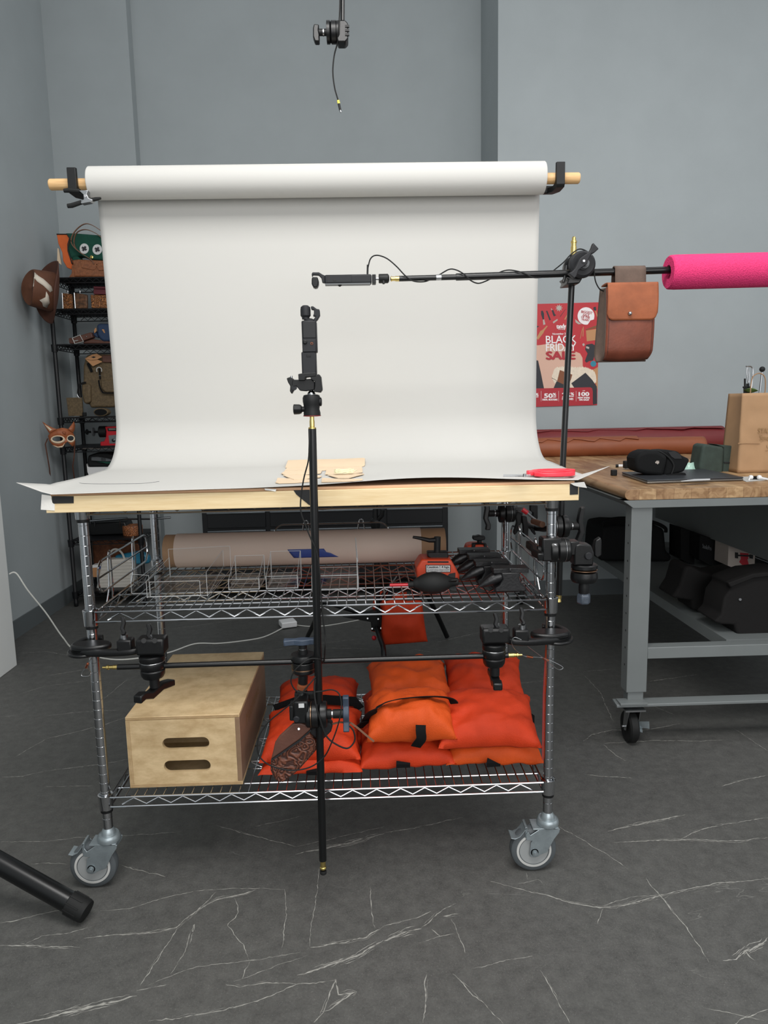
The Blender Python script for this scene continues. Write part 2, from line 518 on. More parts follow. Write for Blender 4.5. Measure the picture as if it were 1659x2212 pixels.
def rrect(cx, cy, w, h, r, n=5):
    o = []
    for (sx, sy, a0) in ((1, 1, 0), (-1, 1, PI/2), (-1, -1, PI), (1, -1, 1.5*PI)):
        for i in range(n+1):
            a = a0 + PI/2*i/n
            o.append((cx+sx*(w/2-r)+r*math.cos(a), cy+sy*(h/2-r)+r*math.sin(a)))
    return o
def spline(pts, n=8):
    pts = [V3(p) for p in pts]; o = []
    for i in range(len(pts)-1):
        p0, p1, p2, p3 = pts[max(i-1, 0)], pts[i], pts[i+1], pts[min(i+2, len(pts)-1)]
        for k in range(n):
            t = k/n
            o.append(.5*((2*p1)+(p2-p0)*t+(2*p0-5*p1+4*p2-p3)*t*t+(3*p1-p0-3*p2+p3)*t**3))
    o.append(pts[-1]); return o
def rect_px(mb, x0, y0, x1, y1, y, d):
    """box of depth d behind plane y whose front is seen at these pixels"""
    a = PY(x0, (y0+y1)/2, y); b = PY(x1, (y0+y1)/2, y); c = PY((x0+x1)/2, y0, y); e = PY((x0+x1)/2, y1, y)
    return mb.box(((a.x+b.x)/2, y+d/2, (c.z+e.z)/2), (b.x-a.x, d, c.z-e.z))
def poly_px(mb, pts, y, d):
    return mb.prism([PY(a, b, y) for a, b in pts], (0, d, 0))

# ------------------------------------------------------------------ the room
XL, YB, YR, YL = -1.875, 3.41, 2.79, 3.31
XC = .967; XS = -1.335
HC = 4.7
fl = struct(MB().box((1.5, .2, -.05), (7, 8.0, .1)), 'floor', 'floor', loc=(0, 0, 0))
struct(MB().box((XL-.06, .2, HC/2), (.12, 8.0, HC)), 'wall_left', 'wall_paint')
struct(MB().box(((XL+XS)/2, YL+.3, HC/2), (XS-XL, .6, HC)), 'wall_back_left', 'wall_paint')
struct(MB().box(((XC+XS)/2, YB+.25, HC/2), (XC-XS, .5, HC)), 'wall_back', 'wall_paint')
struct(MB().box(((XC+5.0)/2, YR+.56, HC/2), (5.0-XC, 1.12, HC)), 'wall_back_right', 'wall_paint')
BH = .105
struct(MB().box((XL+.004, .2, BH/2), (.008, 7.9, BH)), 'baseboard_left', 'baseboard_vinyl')
struct(MB().box(((XL+XS)/2, YL-.004, BH/2), (XS-XL, .008, BH)), 'baseboard_back_left', 'baseboard_vinyl')
struct(MB().box(((XC+XS)/2, YB-.004, BH/2), (XC-XS, .008, BH)), 'baseboard_back', 'baseboard_vinyl')
struct(MB().box(((XC+5)/2, YR-.004, BH/2), (5-XC, .008, BH)), 'baseboard_back_right', 'baseboard_vinyl')
struct(MB().box((XC-.004, (YR+YB)/2, BH/2), (.008, YB-YR, BH)), 'baseboard_column', 'baseboard_vinyl')

# white veins in the floor, traced one by one
Z6 = lambda x, y: (x/2, 1760+y/2)
Z7 = lambda x, y: (830+x/2, 1760+y/2)
ZA = lambda x, y: (100+x/3.95, 1320+y/3.95)
ZB = lambda x, y: (1260+x/4.158, 1440+y/4.158)
ZC = lambda x, y: (560+x/3.77, 1320+y/3.77)
VEINS = [
 (Z6, 2, '0,118 200,115 330,98 520,92 700,80 800,70'), (Z6, 3, '0,470 60,460 170,430 300,405'), (Z6, 2, '430,418 560,405 690,365 740,350 850,330 1000,318 1240,322'),
 (Z6, 4, '360,535 460,522 560,518 640,512 760,487 830,430 880,390 930,335'), (Z6, 5, '860,410 940,365 1040,345 1110,325'), (Z6, 3, '605,738 690,610 770,490'),
 (Z6, 4, '0,565 120,568 345,573'), (Z6, 2, '110,560 180,525 300,510 395,483'), (Z6, 7, '60,905 100,900 200,880 330,845 430,820 590,785'), (Z6, 2, '590,760 720,735'),
 (Z6, 3, '640,890 760,880 960,845 1080,815 1170,785 1280,735 1450,715'), (Z6, 3, '975,735 1040,745 1150,725 1280,730'),
 (Z6, 2, '640,735 750,690 860,655 1080,630 1300,595'), (Z6, 4, '1340,575 1490,550 1580,530 1659,480'), (Z6, 6, '1285,695 1400,660 1540,610 1600,575 1659,545'),
 (Z6, 2, '1230,320 1238,400 1220,575'), (Z6, 2, '1020,360 1030,420 985,480 1050,560 1080,625'), (Z6, 2, '1600,310 1605,420 1620,490'), (Z6, 2, '1380,230 1370,330 1345,480 1338,570'),
 (Z6, 3, '935,45 1050,80 1280,138'), (Z6, 2, '1280,138 1450,100 1659,50'), (Z6, 6, '1275,172 1380,150 1500,125 1659,80'), (Z6, 2, '1100,50 1200,30 1300,5'),
 (Z6, 3, '1360,900 1400,840 1450,710'), (Z6, 5, '1450,710 1460,780 1530,768 1420,840 1390,850'), (Z6, 3, '525,220 600,240 715,268'), (Z6, 2, '135,213 220,210 295,212'),
 (Z6, 2, '820,560 840,470 830,520'), (Z6, 2, '740,690 800,590 825,500'), (Z6, 2, '1010,720 1100,690 1200,650 1330,610'), (Z6, 2, '1050,710 1060,670 1080,630'),
 (Z7, 4, '460,288 600,325 720,355 820,385 930,402 1000,398 1100,375 1190,350 1300,322 1450,295 1659,278'), (Z7, 2, '940,395 1010,370 1090,352 1190,350'),
 (Z7, 3, '1130,275 1190,350 1230,400 1300,480 1365,575 1405,638'), (Z7, 2, '750,50 850,105 950,165 1055,235'), (Z7, 5, '965,72 1060,50 1200,20 1300,0'),
 (Z7, 4, '990,120 1150,112 1350,108 1520,115 1659,97'), (Z7, 3, '1280,105 1350,70 1450,45 1659,12'), (Z7, 6, '1465,632 1520,625 1560,590 1640,550 1659,530'),
 (Z7, 4, '1560,590 1580,615 1600,630'), (Z7, 3, '0,480 150,445 200,415'), (Z7, 7, '0,545 100,505 160,490'), (Z7, 3, '160,490 250,410 310,382'), (Z7, 4, '255,440 320,430'), (Z7, 2, '290,450 320,520 350,600'),
 (Z7, 3, '180,690 178,780 172,900'), (Z7, 3, '295,688 360,750 440,830 520,900'), (Z7, 3, '675,672 720,750 760,830 800,900'), (Z7, 3, '1500,905 1580,870 1659,840'),
 (Z7, 2, '1375,832 1500,860 1640,885'), (Z7, 3, '0,78 120,60 340,10'), (Z7, 2, '945,405 920,470'), (Z7, 2, '610,250 620,280'), (Z7, 2, '580,297 665,280 685,300'), (Z7, 4, '1635,670 1659,682'),
 (Z7, 2, '380,670 500,635 640,610'), (Z7, 2, '150,555 240,525 300,515'), (Z7, 2, '200,495 240,525'),
 (ZA, 3, '0,1090 200,1045 420,990 540,955 690,905'), (ZA, 2, '0,893 300,860 620,845'), (ZA, 2, '0,640 350,595'), (ZA, 3, '0,555 380,490'), (ZA, 3, '0,1365 450,1310 700,1265'), (ZA, 2, '0,1500 400,1490'), (ZA, 2, '490,748 690,585'),
 (ZA, 2, '-200,700 0,640'), (ZA, 2, '-240,360 0,345 250,390'), (ZA, 2, '-260,1240 -100,1150 0,1090'), (ZA, 3, '-380,1420 -200,1410 0,1365'), (ZA, 2, '1000,160 1250,130 1700,60'),
 (ZB, 3, '0,965 150,985 440,1002'), (ZB, 3, '180,690 650,665 1000,670 1270,660'), (ZB, 3, '0,670 80,610 260,570 500,580 680,550 870,512'), (ZB, 2, '10,80 150,230 265,490'),
 (ZB, 3, '1240,1075 1400,1030 1659,975'), (ZB, 2, '1340,545 1450,620 1659,760'), (ZB, 3, '580,135 800,105 1030,70'), (ZB, 2, '0,45 260,22'), (ZB, 2, '620,350 820,435'), (ZB, 2, '180,700 300,800 380,850'),
 (ZC, 3, '520,640 650,610 790,585'), (ZC, 3, '1300,480 1450,490 1659,440'), (ZC, 2, '100,320 390,280 820,225'), (ZC, 2, '540,300 900,310'), (ZC, 2, '1240,310 1400,335'), (ZC, 3, '1450,255 1659,205 1900,150'), (ZC, 2, '1700,560 1900,600 2100,590 2400,560'),
]
vb = MB()
for k, (fn, w, st) in enumerate(VEINS):
    pp = [fn(*map(float, t.split(','))) for t in st.split()]
    P = [PZ(a, b, 0) for a, b in pp]
    fine = []
    for a, b in zip(P, P[1:]):
        n = max(2, int((b-a).length/.007))
        fine += [a.lerp(b, i/n) for i in range(n)]
    fine.append(P[-1])
    N_ = len(fine)
    strands = [(0, 1.0, 0, 1)]
    if w >= 3: strands += [(.0028, .30, .15, .6)]
    if w >= 4: strands += [(-.0034, .34, .35, .95), (.0060, .28, .25, .6), (-.0062, .26, .5, .88)]
    if w >= 6: strands += [(.011, .35, .2, .55), (-.010, .35, .45, .8), (.008, .4, .55, .95)]
    for q_, (off, ws, s0, s1) in enumerate(strands):
        z = .00022 + .000003*k + .0000004*q_
        a0, a1 = int(s0*(N_-1)), int(s1*(N_-1))
        if a1-a0 < 3: continue
        L_, R_ = [], []
        for i in range(a0, a1+1):
            p = fine[i]
            t = fine[min(i+3, N_-1)]-fine[max(i-3, 0)]; t.normalize(); nrm = V3((-t.y, t.x, 0))
            g = p*60
            j = .0040*noise.noise(V3((g.x*.5, g.y*.5, k+q_*3.3))) + .0022*noise.noise(V3((g.x*2.2, g.y*2.2, k+q_*5.1))) + .0009*noise.noise(V3((g.x*6, g.y*6, k+q_)))
            fr_ = (i-a0)/(a1-a0)
            c = p + nrm*(j + off*(1+.6*noise.noise(V3((g.x*.3, g.y*.3, q_+9)))))
            ww = ws*(w+.6)*(.00028+.00010*max(0, p.y))*(.85+1.3*noise.noise(V3((g.x*3.1, g.y*3.1, k+5.5+q_))))
            ww = max(ww, .00008) * min(1, .25+6*fr_, .25+6*(1-fr_))
            L_.append(vb.bm.verts.new((c.x+nrm.x*ww, c.y+nrm.y*ww, z))); R_.append(vb.bm.verts.new((c.x-nrm.x*ww, c.y-nrm.y*ww, z)))
        for i in range(len(L_)-1): vb.face((L_[i], R_[i], R_[i+1], L_[i+1]))
vo = vb.build('marble_veins', 'vein', fl); vo['kind'] = 'stuff'

# white upright panel at the left
tag(MB().box((-1.68, 1.10, .95), (.04, 1.315, 1.9)).build('foam_board', 'white_board', bevel=.003),
    'white upright board standing on the floor at the left edge of the photo', 'board')
# ------------------------------------------------------------------ the wire cart
PXF, PD = .59, .605
cart = thing('shelf_cart', 'chrome wire shelving cart on four grey casters under the white paper backdrop', 'cart', (0, .3, 0))
def post(x, y):
    z0, z1 = .165, 1.008
    prof = [(.0127, z0)]
    z = z0+.03
    while z < z1-.01:
        prof += [(.0127, z-.0010), (.0122, z-.0004), (.0122, z+.0004), (.0127, z+.0010)]
        z += .0254
    prof.append((.0127, z1))
    MB().lathe((x, y, 0), (0, 0, 1), prof, 20).build('post', 'chrome', cart)
for x in (-PXF, PXF):
    for y in (0, PD): post(x, y)
def wire_shelf(root, x0, x1, y0, y1, zt, matname, pitch=.0246, r=.0016, rr=.0026, mids=(.05, .174, .3165, .459, .584), trussed=(1, 2, 3), drop=.026, zz=.064, n=6, px=None):
    mb = MB()
    for y in (y0, y1):
        mb.tube([(x0, y, zt-.004), (x1, y, zt-.004)], rr, n); mb.tube([(x0, y, zt-.004-drop), (x1, y, zt-.004-drop)], rr, n)
    for x in (x0, x1):
        mb.tube([(x, y0+.012, zt-.004), (x, y1-.012, zt-.004)], rr, n); mb.tube([(x, y0+.012, zt-.004-drop), (x, y1-.012, zt-.004-drop)], rr, n)
    def zig(a, b, ax, fixed):
        k = max(1, round((b-a-.06)/zz)); st = (b-a-.06)/k; pts = []
        for i in range(2*k+1):
            q = a+.03+i*st/2; z = zt-.008 if i % 2 else zt-drop+.001
            pts.append((q, fixed, z) if ax == 0 else (fixed, q, z))
        mb.tube(pts, rr*.72, n)
    zig(x0, x1, 0, y0+.002); zig(x0, x1, 0, y1-.002); zig(y0, y1, 1, x0+.002); zig(y0, y1, 1, x1-.002)
    for i, q in enumerate(mids):
        y = y0+q
        mb.tube([(x0, y, zt-.005), (x1, y, zt-.005)], rr*.9, n)
        if i in trussed:
            mb.tube([(x0+.03, y, zt-drop-.002), (x1-.03, y, zt-drop-.002)], rr*.8, n); zig(x0+.02, x1-.02, 0, y)
    k = int((x1-x0-.03)/pitch); st = (x1-x0-.03)/k
    for i in range(k+1):
        x = x0+.015+i*st
        mb.tube([(x, y0-.001, zt-.002), (x, y1+.001, zt-.002)], r, 5)
    return mb.build('wire_shelf', matname, root)
SH = (.262, .765, 1.040)
for zt in SH:
    s = wire_shelf(cart, -.574, .574, -.014, PD+.014, zt, 'chrome')
    for x in (-PXF, PXF):
        for y in (0, PD):
            MB().lathe((x, y, zt-.042), (0, 0, 1), [(.0135, 0), (.0172, .0), (.0178, .002), (.0190, .036), (.0196, .0385), (.0196, .041), (.0172, .042), (.0135, .041)], 22, caps=False).build('collar', 'chrome', s)
            MB().lathe((x, y, zt-.050), (0, 0, 1), [(.0128, 0), (.0155, 0), (.0160, .008), (.0128, .008)], 18, caps=False).build('sleeve', 'black_plastic', s)
# casters
def caster(x, y, dx):
    c = MB()
    c.lathe((x, y, .128), (0, 0, 1), [(.014, 0), (.026, .0), (.0295, .004), (.0300, .010), (.0285, .017), (.0255, .021), (.024, .0195), (.0195, .0195), (.018, .024), (.0165, .032), (.0135, .036), (.0128, .038)], 30)
    c = c.build('caster', 'zinc', cart)
    hub = V3((x+dx, y, .0628))
    f = MB()
    X = lambda a, b, yy: V3((x+a, yy, b))
    out = [(-.052, .112), (-.028, .128), (.012, .130), (.028, .128), (.026, .118), (.012, .098), (-.006, .062), (dx+.014, .054), (dx+.010, .050), (dx, .0475), (dx-.010, .050), (dx-.014, .057), (dx-.010, .090), (-.046, .096), (-.062, .099), (-.064, .114), (-.058, .122)]
    for yy in (y-.024, y+.021): f.prism([X(a, b, yy) for a, b in out], (0, .003, 0))
    f.box((x-.010, y, .129), (.07, .048, .004))
    f.build('fork', 'zinc', c, bevel=.0008)
    MB().lathe(hub+V3((0, -.016, 0)), (0, 1, 0), [(.046, .0), (.054, .0), (.0605, .004), (.0628, .010), (.0628, .022), (.0605, .028), (.054, .032), (.046, .032)], 48).build('tyre', 'tyre', c)
    MB().lathe(hub+V3((0, -.0175, 0)), (0, 1, 0), [(0, .001), (.039, .001), (.0392, .0035), (.0405, .0035), (.041, .0), (.0475, .0005), (.048, .004), (.048, .031), (.0475, .0345), (.041, .035), (.0405, .0315), (.0392, .0315), (.039, .034), (0, .034)], 48).build('wheel', 'wheel_core', c)
    MB().lathe(hub+V3((0, -.0182, 0)), (0, 1, 0), [(.0412, .002), (.0414, .0), (.0470, .0004), (.0474, .002)], 48, caps=False).build('rim_ring', 'wheel_rim', c)
    MB().lathe(hub+V3((0, -.033, 0)), (0, 1, 0), [(0, 0), (.004, 0), (.004, .003), (.0078, .003), (.0078, .009), (.0105, .009), (.0105, .057), (.0078, .057), (.0078, .063), (0, .063)], 12).build('axle_bolt', 'zinc', c)
    br = MB()
    br.sweep([(x-.060, y, .134), (x-.068, y, .120), (x-.079, y, .106), (x-.092, y, .100), (x-.103, y, .103)], [(-.0012, -.020), (.0012, -.020), (.0012, .020), (-.0012, .020)], (0, 0, 1))
    br.box((x-.062, y, .118), (.006, .040, .030))
    br.build('brake_pedal', 'zinc', c, bevel=.0006)
for (x, y, dx) in ((-PXF, 0, -.044), (PXF, 0, -.040), (-PXF, PD, -.040), (PXF, PD, -.040)): caster(x, y, dx)
# removable ledges on the middle shelf
def ledge(a, b, side):
    """wire loop standing between points a and b on the shelf rim"""
    a, b = V3(a), V3(b); L = (b-a).length; t = (b-a)/L
    P = lambda s_, z: a + t*s_ + V3((0, 0, z))
    mb = MB()
    mb.tube([P(s_, z) for s_, z in rrect(L/2, .062, L, .086, .036, 6)], .0029, 7, closed=True)
    mb.tube([P(0.002, .062), P(L-.002, .062)], .0026, 7)
    n = V3((-t.y, t.x, 0))*side
    for q in (L*.24, L*.72):
        for e in (-.011, .011):
            mb.tube(spline([P(q+e*2.2, -.026)+n*.012, P(q+e*1.3, .02)+n*.006, P(q+e, .085)+n*.005, P(q+e*.5, .112)+n*.004, P(q, .116)+n*.004]), .0023, 6)
    return mb.build('ledge', 'chrome', cart)
ledge((-.592, .075, SH[1]), (-.592, .515, SH[1]), 1)
ledge((.592, .515, SH[1]), (.592, .075, SH[1]), 1)
ledge((.195, .62, SH[1]), (-.195, .62, SH[1]), -1)
MB().tube([PX(1178, 1420, PXF-.0165), PX(1174, 1500, PXF-.0165), PX(1172, 1640, PXF-.0165)], .002, 6).build('cord', 'red_cord', cart)

# ------------------------------------------------------------------ table board
BT = 1.067
board = thing('table_board', 'pale pine tabletop board with black tape on its front edge, lying on the cart', 'board', (-.008, .3, 1.019))
MB().box((-.008, -.0215, 1.0395), (1.316, .017, .041)).build('front_rail', 'pine', board, bevel=.0012)
MB().box((-.008, .633, 1.0395), (1.316, .017, .041)).build('back_rail', 'pine', board, bevel=.0012)
for x in (-.657, .641): MB().box((x, .306, 1.0395), (.018, .637, .041)).build('side_rail', 'pine', board, bevel=.0012)
MB().box((-.008, .308, 1.0635), (1.30, .654, .007)).build('plywood_top', 'ply_top', board, bevel=.001)
def tape(pts, m_='tape_black', nm='tape_strip'):
    MB().prism([PY(a, b, -.0312) for a, b in pts], (0, .001, 0)).build(nm, m_, board)
tape([(112, 1072), (159, 1072), (159, 1087), (112, 1088)])
tape([(634, 1059), (668, 1058), (672, 1062), (672, 1091), (668, 1091), (640, 1068)])
tape([(1231, 1046), (1249, 1046), (1249, 1068), (1231, 1069)])
def crump(pts, y=-.0318):
    o = MB()
    o.prism([PY(a, b, y) for a, b in pts], (0, .0016, 0)); return o
crump([(90, 1068), (110, 1071), (113, 1086), (118, 1090), (118, 1103), (104, 1102), (88, 1101)]).build('paper_wrap', 'paper_scrap', board)
crump([(571, 1055), (597, 1057), (595, 1062), (585, 1060), (573, 1059)]).build('paper_scrap', 'paper_scrap', board)

# ------------------------------------------------------------------ paper backdrop
RC, RR = V3((0, .535, 1.947)), .0475
bd = thing('paper_backdrop', 'white seamless paper backdrop hanging from its roll and sweeping onto the table board', 'backdrop', (0, .56, 1.08))
roll = MB()
prof = [(.020, -.692), (RR-.0015, -.692), (RR, -.690), (RR, .690), (RR-.0015, .692), (.020, .692)]
roll.lathe(RC, (1, 0, 0), prof, 64)
roll.build('paper_roll', 'paper_white', bd)
YS, RCV = .604, .155
def sheet_profile():
    P = []
    for i in range(7):
        a = PI/2*(i/6)
        P.append((RC.y+RR*math.sin(a)*1.002, RC.z+RR*math.cos(a)*1.002))
    n = 14
    for i in range(1, n+1):
        t = i/n
        z = RC.z + (BT+RCV+.0147-RC.z)*t
        P.append((RC.y+RR+(YS-RC.y-RR)*min(1, t*1.3)**.8, z))
    for i in range(1, 15):
        a = PI/2*i/14
        P.append((YS-RCV*(1-math.cos(a)), BT+.0147+RCV*(1-math.sin(a))))
    y0 = YS-RCV
    for i in range(1, 31):
        t = i/30; y = y0+(-.040-y0)*t
        P.append((y, BT+.0022+(.0125*(y/y0)**2*(3-2*y/y0) if y > 0 else 0)))
    return P
SP = sheet_profile()
def sheet_bow(x, y):
    k = max(0, min(1, (.26-y)/.29)); k = k*k*(3-2*k)
    return (.0150*math.exp(-((x-.27)/.25)**2) + .0035*math.exp(-((x+.38)/.22)**2))*k
def sheet_z(x, y):
    for a, b in zip(SP, SP[1:]):
        if b[0] <= y <= a[0] and a[1] < 1.3:
            t = (a[0]-y)/(a[0]-b[0]); return a[1]+(b[1]-a[1])*t + sheet_bow(x, y)
    return BT+.0022+sheet_bow(x, y)
def on_sheet(u, v, lift=0):
    'point of the paper seen at this pixel'
    lo, hi = -.05, .595
    for _ in range(40):
        y = (lo+hi)/2; p = PY(u, v, y)
        if p.z > sheet_z(p.x, y)+lift: lo = y
        else: hi = y
    p = PY(u, v, (lo+hi)/2); p.z = sheet_z(p.x, p.y)+lift
    return p
def sheet(u, v):
    x = (u-.5)*1.382
    f = v*(len(SP)-1); i = min(int(f), len(SP)-2); t = f-i
    y = SP[i][0]*(1-t)+SP[i+1][0]*t; z = SP[i][1]*(1-t)+SP[i+1][1]*t
    if y < .45 and v > .5 and z < 1.2:
        z += sheet_bow(x, y)
        e = max(0, min(1, (.05-y)/.09))
        y += .018*e*math.exp(-((x-.27)/.3)**2)
        if x < -.1: z -= .004*e*min(1, (-x-.1)/.3)
        cl = max(0, (-x-.652)/.039); cr = max(0, (x-.645)/.046)
        if cl: z += (.010+.024*max(0, (.06-y)/.1))*cl*max(0, min(1, (.30-y)/.2)); x -= .022*cl*max(0, (.03-y)/.07); y -= .03*cl*e
        if cr: z += (.003+.034*max(0, (.06-y)/.1))*cr*max(0, min(1, (.2-y)/.15)); x += .022*cr*max(0, (.03-y)/.07); y -= .03*cr*e
    return (x, y, z)
MB().grid(sheet, 90, 110).build('paper_sheet', 'paper_white', bd, solid=.0006, angle=60)
MB().prism([PY(1232, 1044, -.033), PY(1262, 1041, -.04), PY(1268, 1054, -.044), PY(1252, 1052, -.04), PY(1240, 1049, -.036)], (0, .0012, 0)).build('torn_edge', 'paper_white', bd)

dw = MB()
dw.lathe((-.815, RC.y, RC.z-.002), (1, 0, 0), [(0, 0), (.0145, 0), (.0165, .003), (.0165, 1.614), (.0145, 1.617), (0, 1.617)], 24)
tag(dw.build('wooden_dowel', 'dowel_wood', loc=(0, RC.y, RC.z)), 'long round pine dowel through the paper roll, its ends showing', 'dowel')
def bracket(sx, px0, px1, label):
    b = thing('dowel_bracket', label, 'bracket', (sx*.66, .66, 1.0), 'brackets holding the dowel')
    x = sx*.735; w = .026
    mb = MB()
    # hook: front lip, cradle below, arm back to the upright
    mb.prism([(x-w/2, RC.y-.036, RC.z+.036), (x-w/2, RC.y-.021, RC.z+.038), (x-w/2, RC.y-.019, RC.z-.012), (x-w/2, RC.y-.010, RC.z-.020), (x-w/2, RC.y+.010, RC.z-.020), (x-w/2, RC.y+.098, RC.z-.004), (x-w/2, RC.y+.098, RC.z-.022), (x-w/2, RC.y+.02, RC.z-.036), (x-w/2, RC.y-.030, RC.z-.036), (x-w/2, RC.y-.036, RC.z-.028)], (w, 0, 0))
    mb.box((sx*.695, RC.y+.088, RC.z-.012), (.10, .02, .022))
    mb.box((sx*.655, RC.y+.11, RC.z-.012), (.03, .06, .022))
    mb.build('hook', 'black_plastic', b, bevel=.0015)
    MB().cyl((sx*.655, .668, 1.02), (sx*.655, .668, RC.z-.01), .0125).build('upright', 'black_rod', b)
    MB().box((sx*.655, .668, 1.005), (.05, .03, .035)).build('foot', 'black_plastic', b, bevel=.002)
bracket(-1, 0, 0, 'black hook bracket holding the left end of the dowel')
bracket(1, 0, 0, 'black hook bracket holding the right end of the dowel')

# spring clamp on the roll
sc = thing('spring_clamp', 'small metal spring clamp with black rubber handles pinching the left end of the paper roll', 'clamp', PY(180, 425, .50))
yy = .485
poly_px(MB(), [(170, 411), (190, 411), (187, 419), (191, 428), (200, 431), (196, 436), (176, 440), (174, 436), (181, 430), (180, 420), (176, 416)], yy, .022).build('jaw_frame', 'steel', sc, bevel=.001)
MB().tube([PY(138, 412, yy+.01), PY(150, 411, yy+.01), PY(173, 413, yy+.01)], .007, 10, scales=[.8, 1, .9]).build('grip', 'black_rubber', sc)
MB().tube([PY(146, 445, yy+.01), PY(155, 444, yy+.01), PY(176, 437, yy+.01)], .007, 10, scales=[.9, 1, .9]).build('grip', 'black_rubber', sc)
MB().tube([PY(196, 432, yy+.01), PY(208, 430, yy+.01), PY(218, 428, yy+.01)], .0055, 10, scales=[1, 1, .6]).build('jaw_tip', 'black_rubber', sc)
MB().cyl(PY(184, 423, yy-.003), PY(184, 423, yy+.026), .004).build('rivet', 'steel', sc)

# ------------------------------------------------------------------ grip heads
def T_handle(mb, c, a, u, s=1, L=.112, th=.015):
    """wavy wing handle: long along u, thick along a"""
    w = a.cross(u)
    half = [(-.5, .011), (-.47, .0135), (-.40, .0115), (-.22, .0085), (-.10, .0135), (0, .016), (.10, .0135), (.22, .0085), (.40, .0115), (.47, .0135), (.5, .011)]
    pts = [(q*L*s, h*s) for q, h in half] + [(q*L*s, -h*s) for q, h in reversed(half)]
    mb.prism([c + u*x + w*y - a*th*s/2 for x, y in pts], a*th*s)
def S_handle(mb, c, a, u, s=1, L=.112):
    w = a.cross(u)
    pts = [(-.5, .010), (-.36, .013), (-.15, .004), (.15, .010), (.36, .006), (.5, .002), (.5, -.012), (.36, -.010), (.15, -.006), (-.15, -.012), (-.36, -.003), (-.5, -.006)]
    mb.prism([c + u*x*L*s + a*y*s - w*.010*s for x, y in pts], w*.020*s)
def grip_head(label, c, axis, u, s=1, hm='black_paint', style='T', ring='copper_ring', block=True, group=None, sh=.032, name='grip_head', L=.112):
    a = V3(axis).normalized(); u = V3(u); u = (u-a*u.dot(a)).normalized()
    c = V3(c)
    t = thing(name, label, 'clamp', c, group)
    B = lambda p, q: c + a*p*s
    MB().lathe(c-a*.020*s, a, [(.020*s, 0), (.031*s, .001*s), (.0325*s, .004*s), (.0325*s, .0165*s), (.030*s, .0185*s)], 32).build('jaw_plate', 'black_paint', t)
    MB().lathe(c+a*.0005*s, a, [(.030*s, 0), (.0325*s, .002*s), (.0325*s, .016*s), (.031*s, .018*s)], 32).build('jaw_plate', 'black_paint', t)
    MB().lathe(c+a*.0188*s, a, [(.0315*s, 0), (.0322*s, .0005*s), (.0322*s, .0013*s), (.0315*s, .0018*s)], 32).build('friction_ring', ring, t)
    mb = MB().lathe(c+a*.0208*s, a, [(.0315*s, 0), (.0315*s, .009*s), (.025*s, .014*s)], 32)
    if block:
        w = a.cross(u)
        R = Matrix((u, w, a)).transposed()
        mb.box(c+a*.042*s, (.036*s, .034*s, .034*s), R)
        mb.cyl(c+a*.042*s-w*.021*s, c+a*.042*s+w*.021*s, .010*s)
    mb.build('body', 'black_paint', t, bevel=.0015*s)
    MB().lathe(c-a*.020*s, -a, [(.0125*s, 0), (.0125*s, .010*s), (.0085*s, .011*s), (.0085*s, .014*s), (.0115*s, .0145*s), (.0115*s, sh*s)], 18).build('stem', 'black_plastic', t)
    MB().lathe(c-a*.031*s, -a, [(.0095*s, 0), (.0095*s, .004*s)], 18).build('washer', 'steel', t)
    mb = MB()
    (T_handle if style == 'T' else S_handle)(mb, c-a*(.020+sh+.007)*s, a, u, s, L)
    mb.build('handle', hm, t, bevel=.003*s)
    return t

# ------------------------------------------------------------------ hanging boom at the top
YT = .5
hp = thing('overhead_pole', 'thin black pole hanging down from above the frame', 'pole', PY(740, 30, YT))
MB().tube([PY(740, 46, YT), PY(743, -420, YT+.05)], .0062, 14).build('rod', 'black_rod', hp)
gh = thing('grip_head', 'black clamp head hanging on the pole at the top of the photo', 'clamp', PY(735, 70, YT))
ax = V3((1, 0, 0))
c0 = PY(715, 70, YT)
MB().lathe(PY(705, 70, YT), ax, [(.020, 0), (.0305, .001), (.0305, .010), (.026, .0125)], 28).build('jaw_plate', 'black_paint', gh)
MB().lathe(PY(714, 70, YT), ax, [(.026, 0), (.0305, .003), (.0305, .016), (.028, .017)], 28).build('jaw_plate', 'black_paint', gh)
MB().box(PY(709.5, 70, YT), (.012, .02, .012)).build('key', 'black_paint', gh)
MB().lathe(PY(726.5, 70, YT), ax, [(.028, 0), (.030, .001), (.030, .008), (.027, .010)], 28).build('body', 'black_paint', gh)
mb = MB(); poly_px(mb, [(728, 43), (746, 43), (752, 50), (752, 83), (746, 90), (730, 90), (728, 84)], YT-.022, .044); mb.build('block', 'black_paint', gh, bevel=.003)
mb = MB()
for k in range(3): mb.box(PY(750, 57+k*9, YT-.0215), (.012, .006, .006))
mb.build('ridge', 'black_plastic', gh)
MB().cyl(PY(688, 70, YT), PY(705, 70, YT), .0095).build('stem', 'black_plastic', gh)
MB().cyl(PY(697.5, 70, YT), PY(700, 70, YT), .0105).build('washer', 'steel', gh)
mb = MB(); poly_px(mb, [(678, 51), (689, 52), (688, 64), (690, 74), (690, 89), (680, 89), (676, 78), (676, 60)], YT-.013, .026); mb.build('handle', 'black_paint', gh, bevel=.003)
def cable(name, pts, r, m_, label, n=8, loc=None):
    o = MB().tube(spline(pts, n), r, 8).build(name, m_)
    return tag(o, label, 'cable')
tc = thing('camera_cable', 'short black cable with a yellow band dangling from the clamp head at the top', 'cable', PY(730, 90, YT))
MB().tube(spline([PY(734, -60, YT-.008), PY(734.5, 0, YT-.012), PY(733, 40, YT-.026), PY(731, 66, YT-.029), PY(729, 92, YT-.012), PY(722, 120, YT), PY(719, 155, YT), PY(723, 190, YT), PY(731, 218, YT)], 10), .0021, 8).build('cord', 'black_rubber', tc)
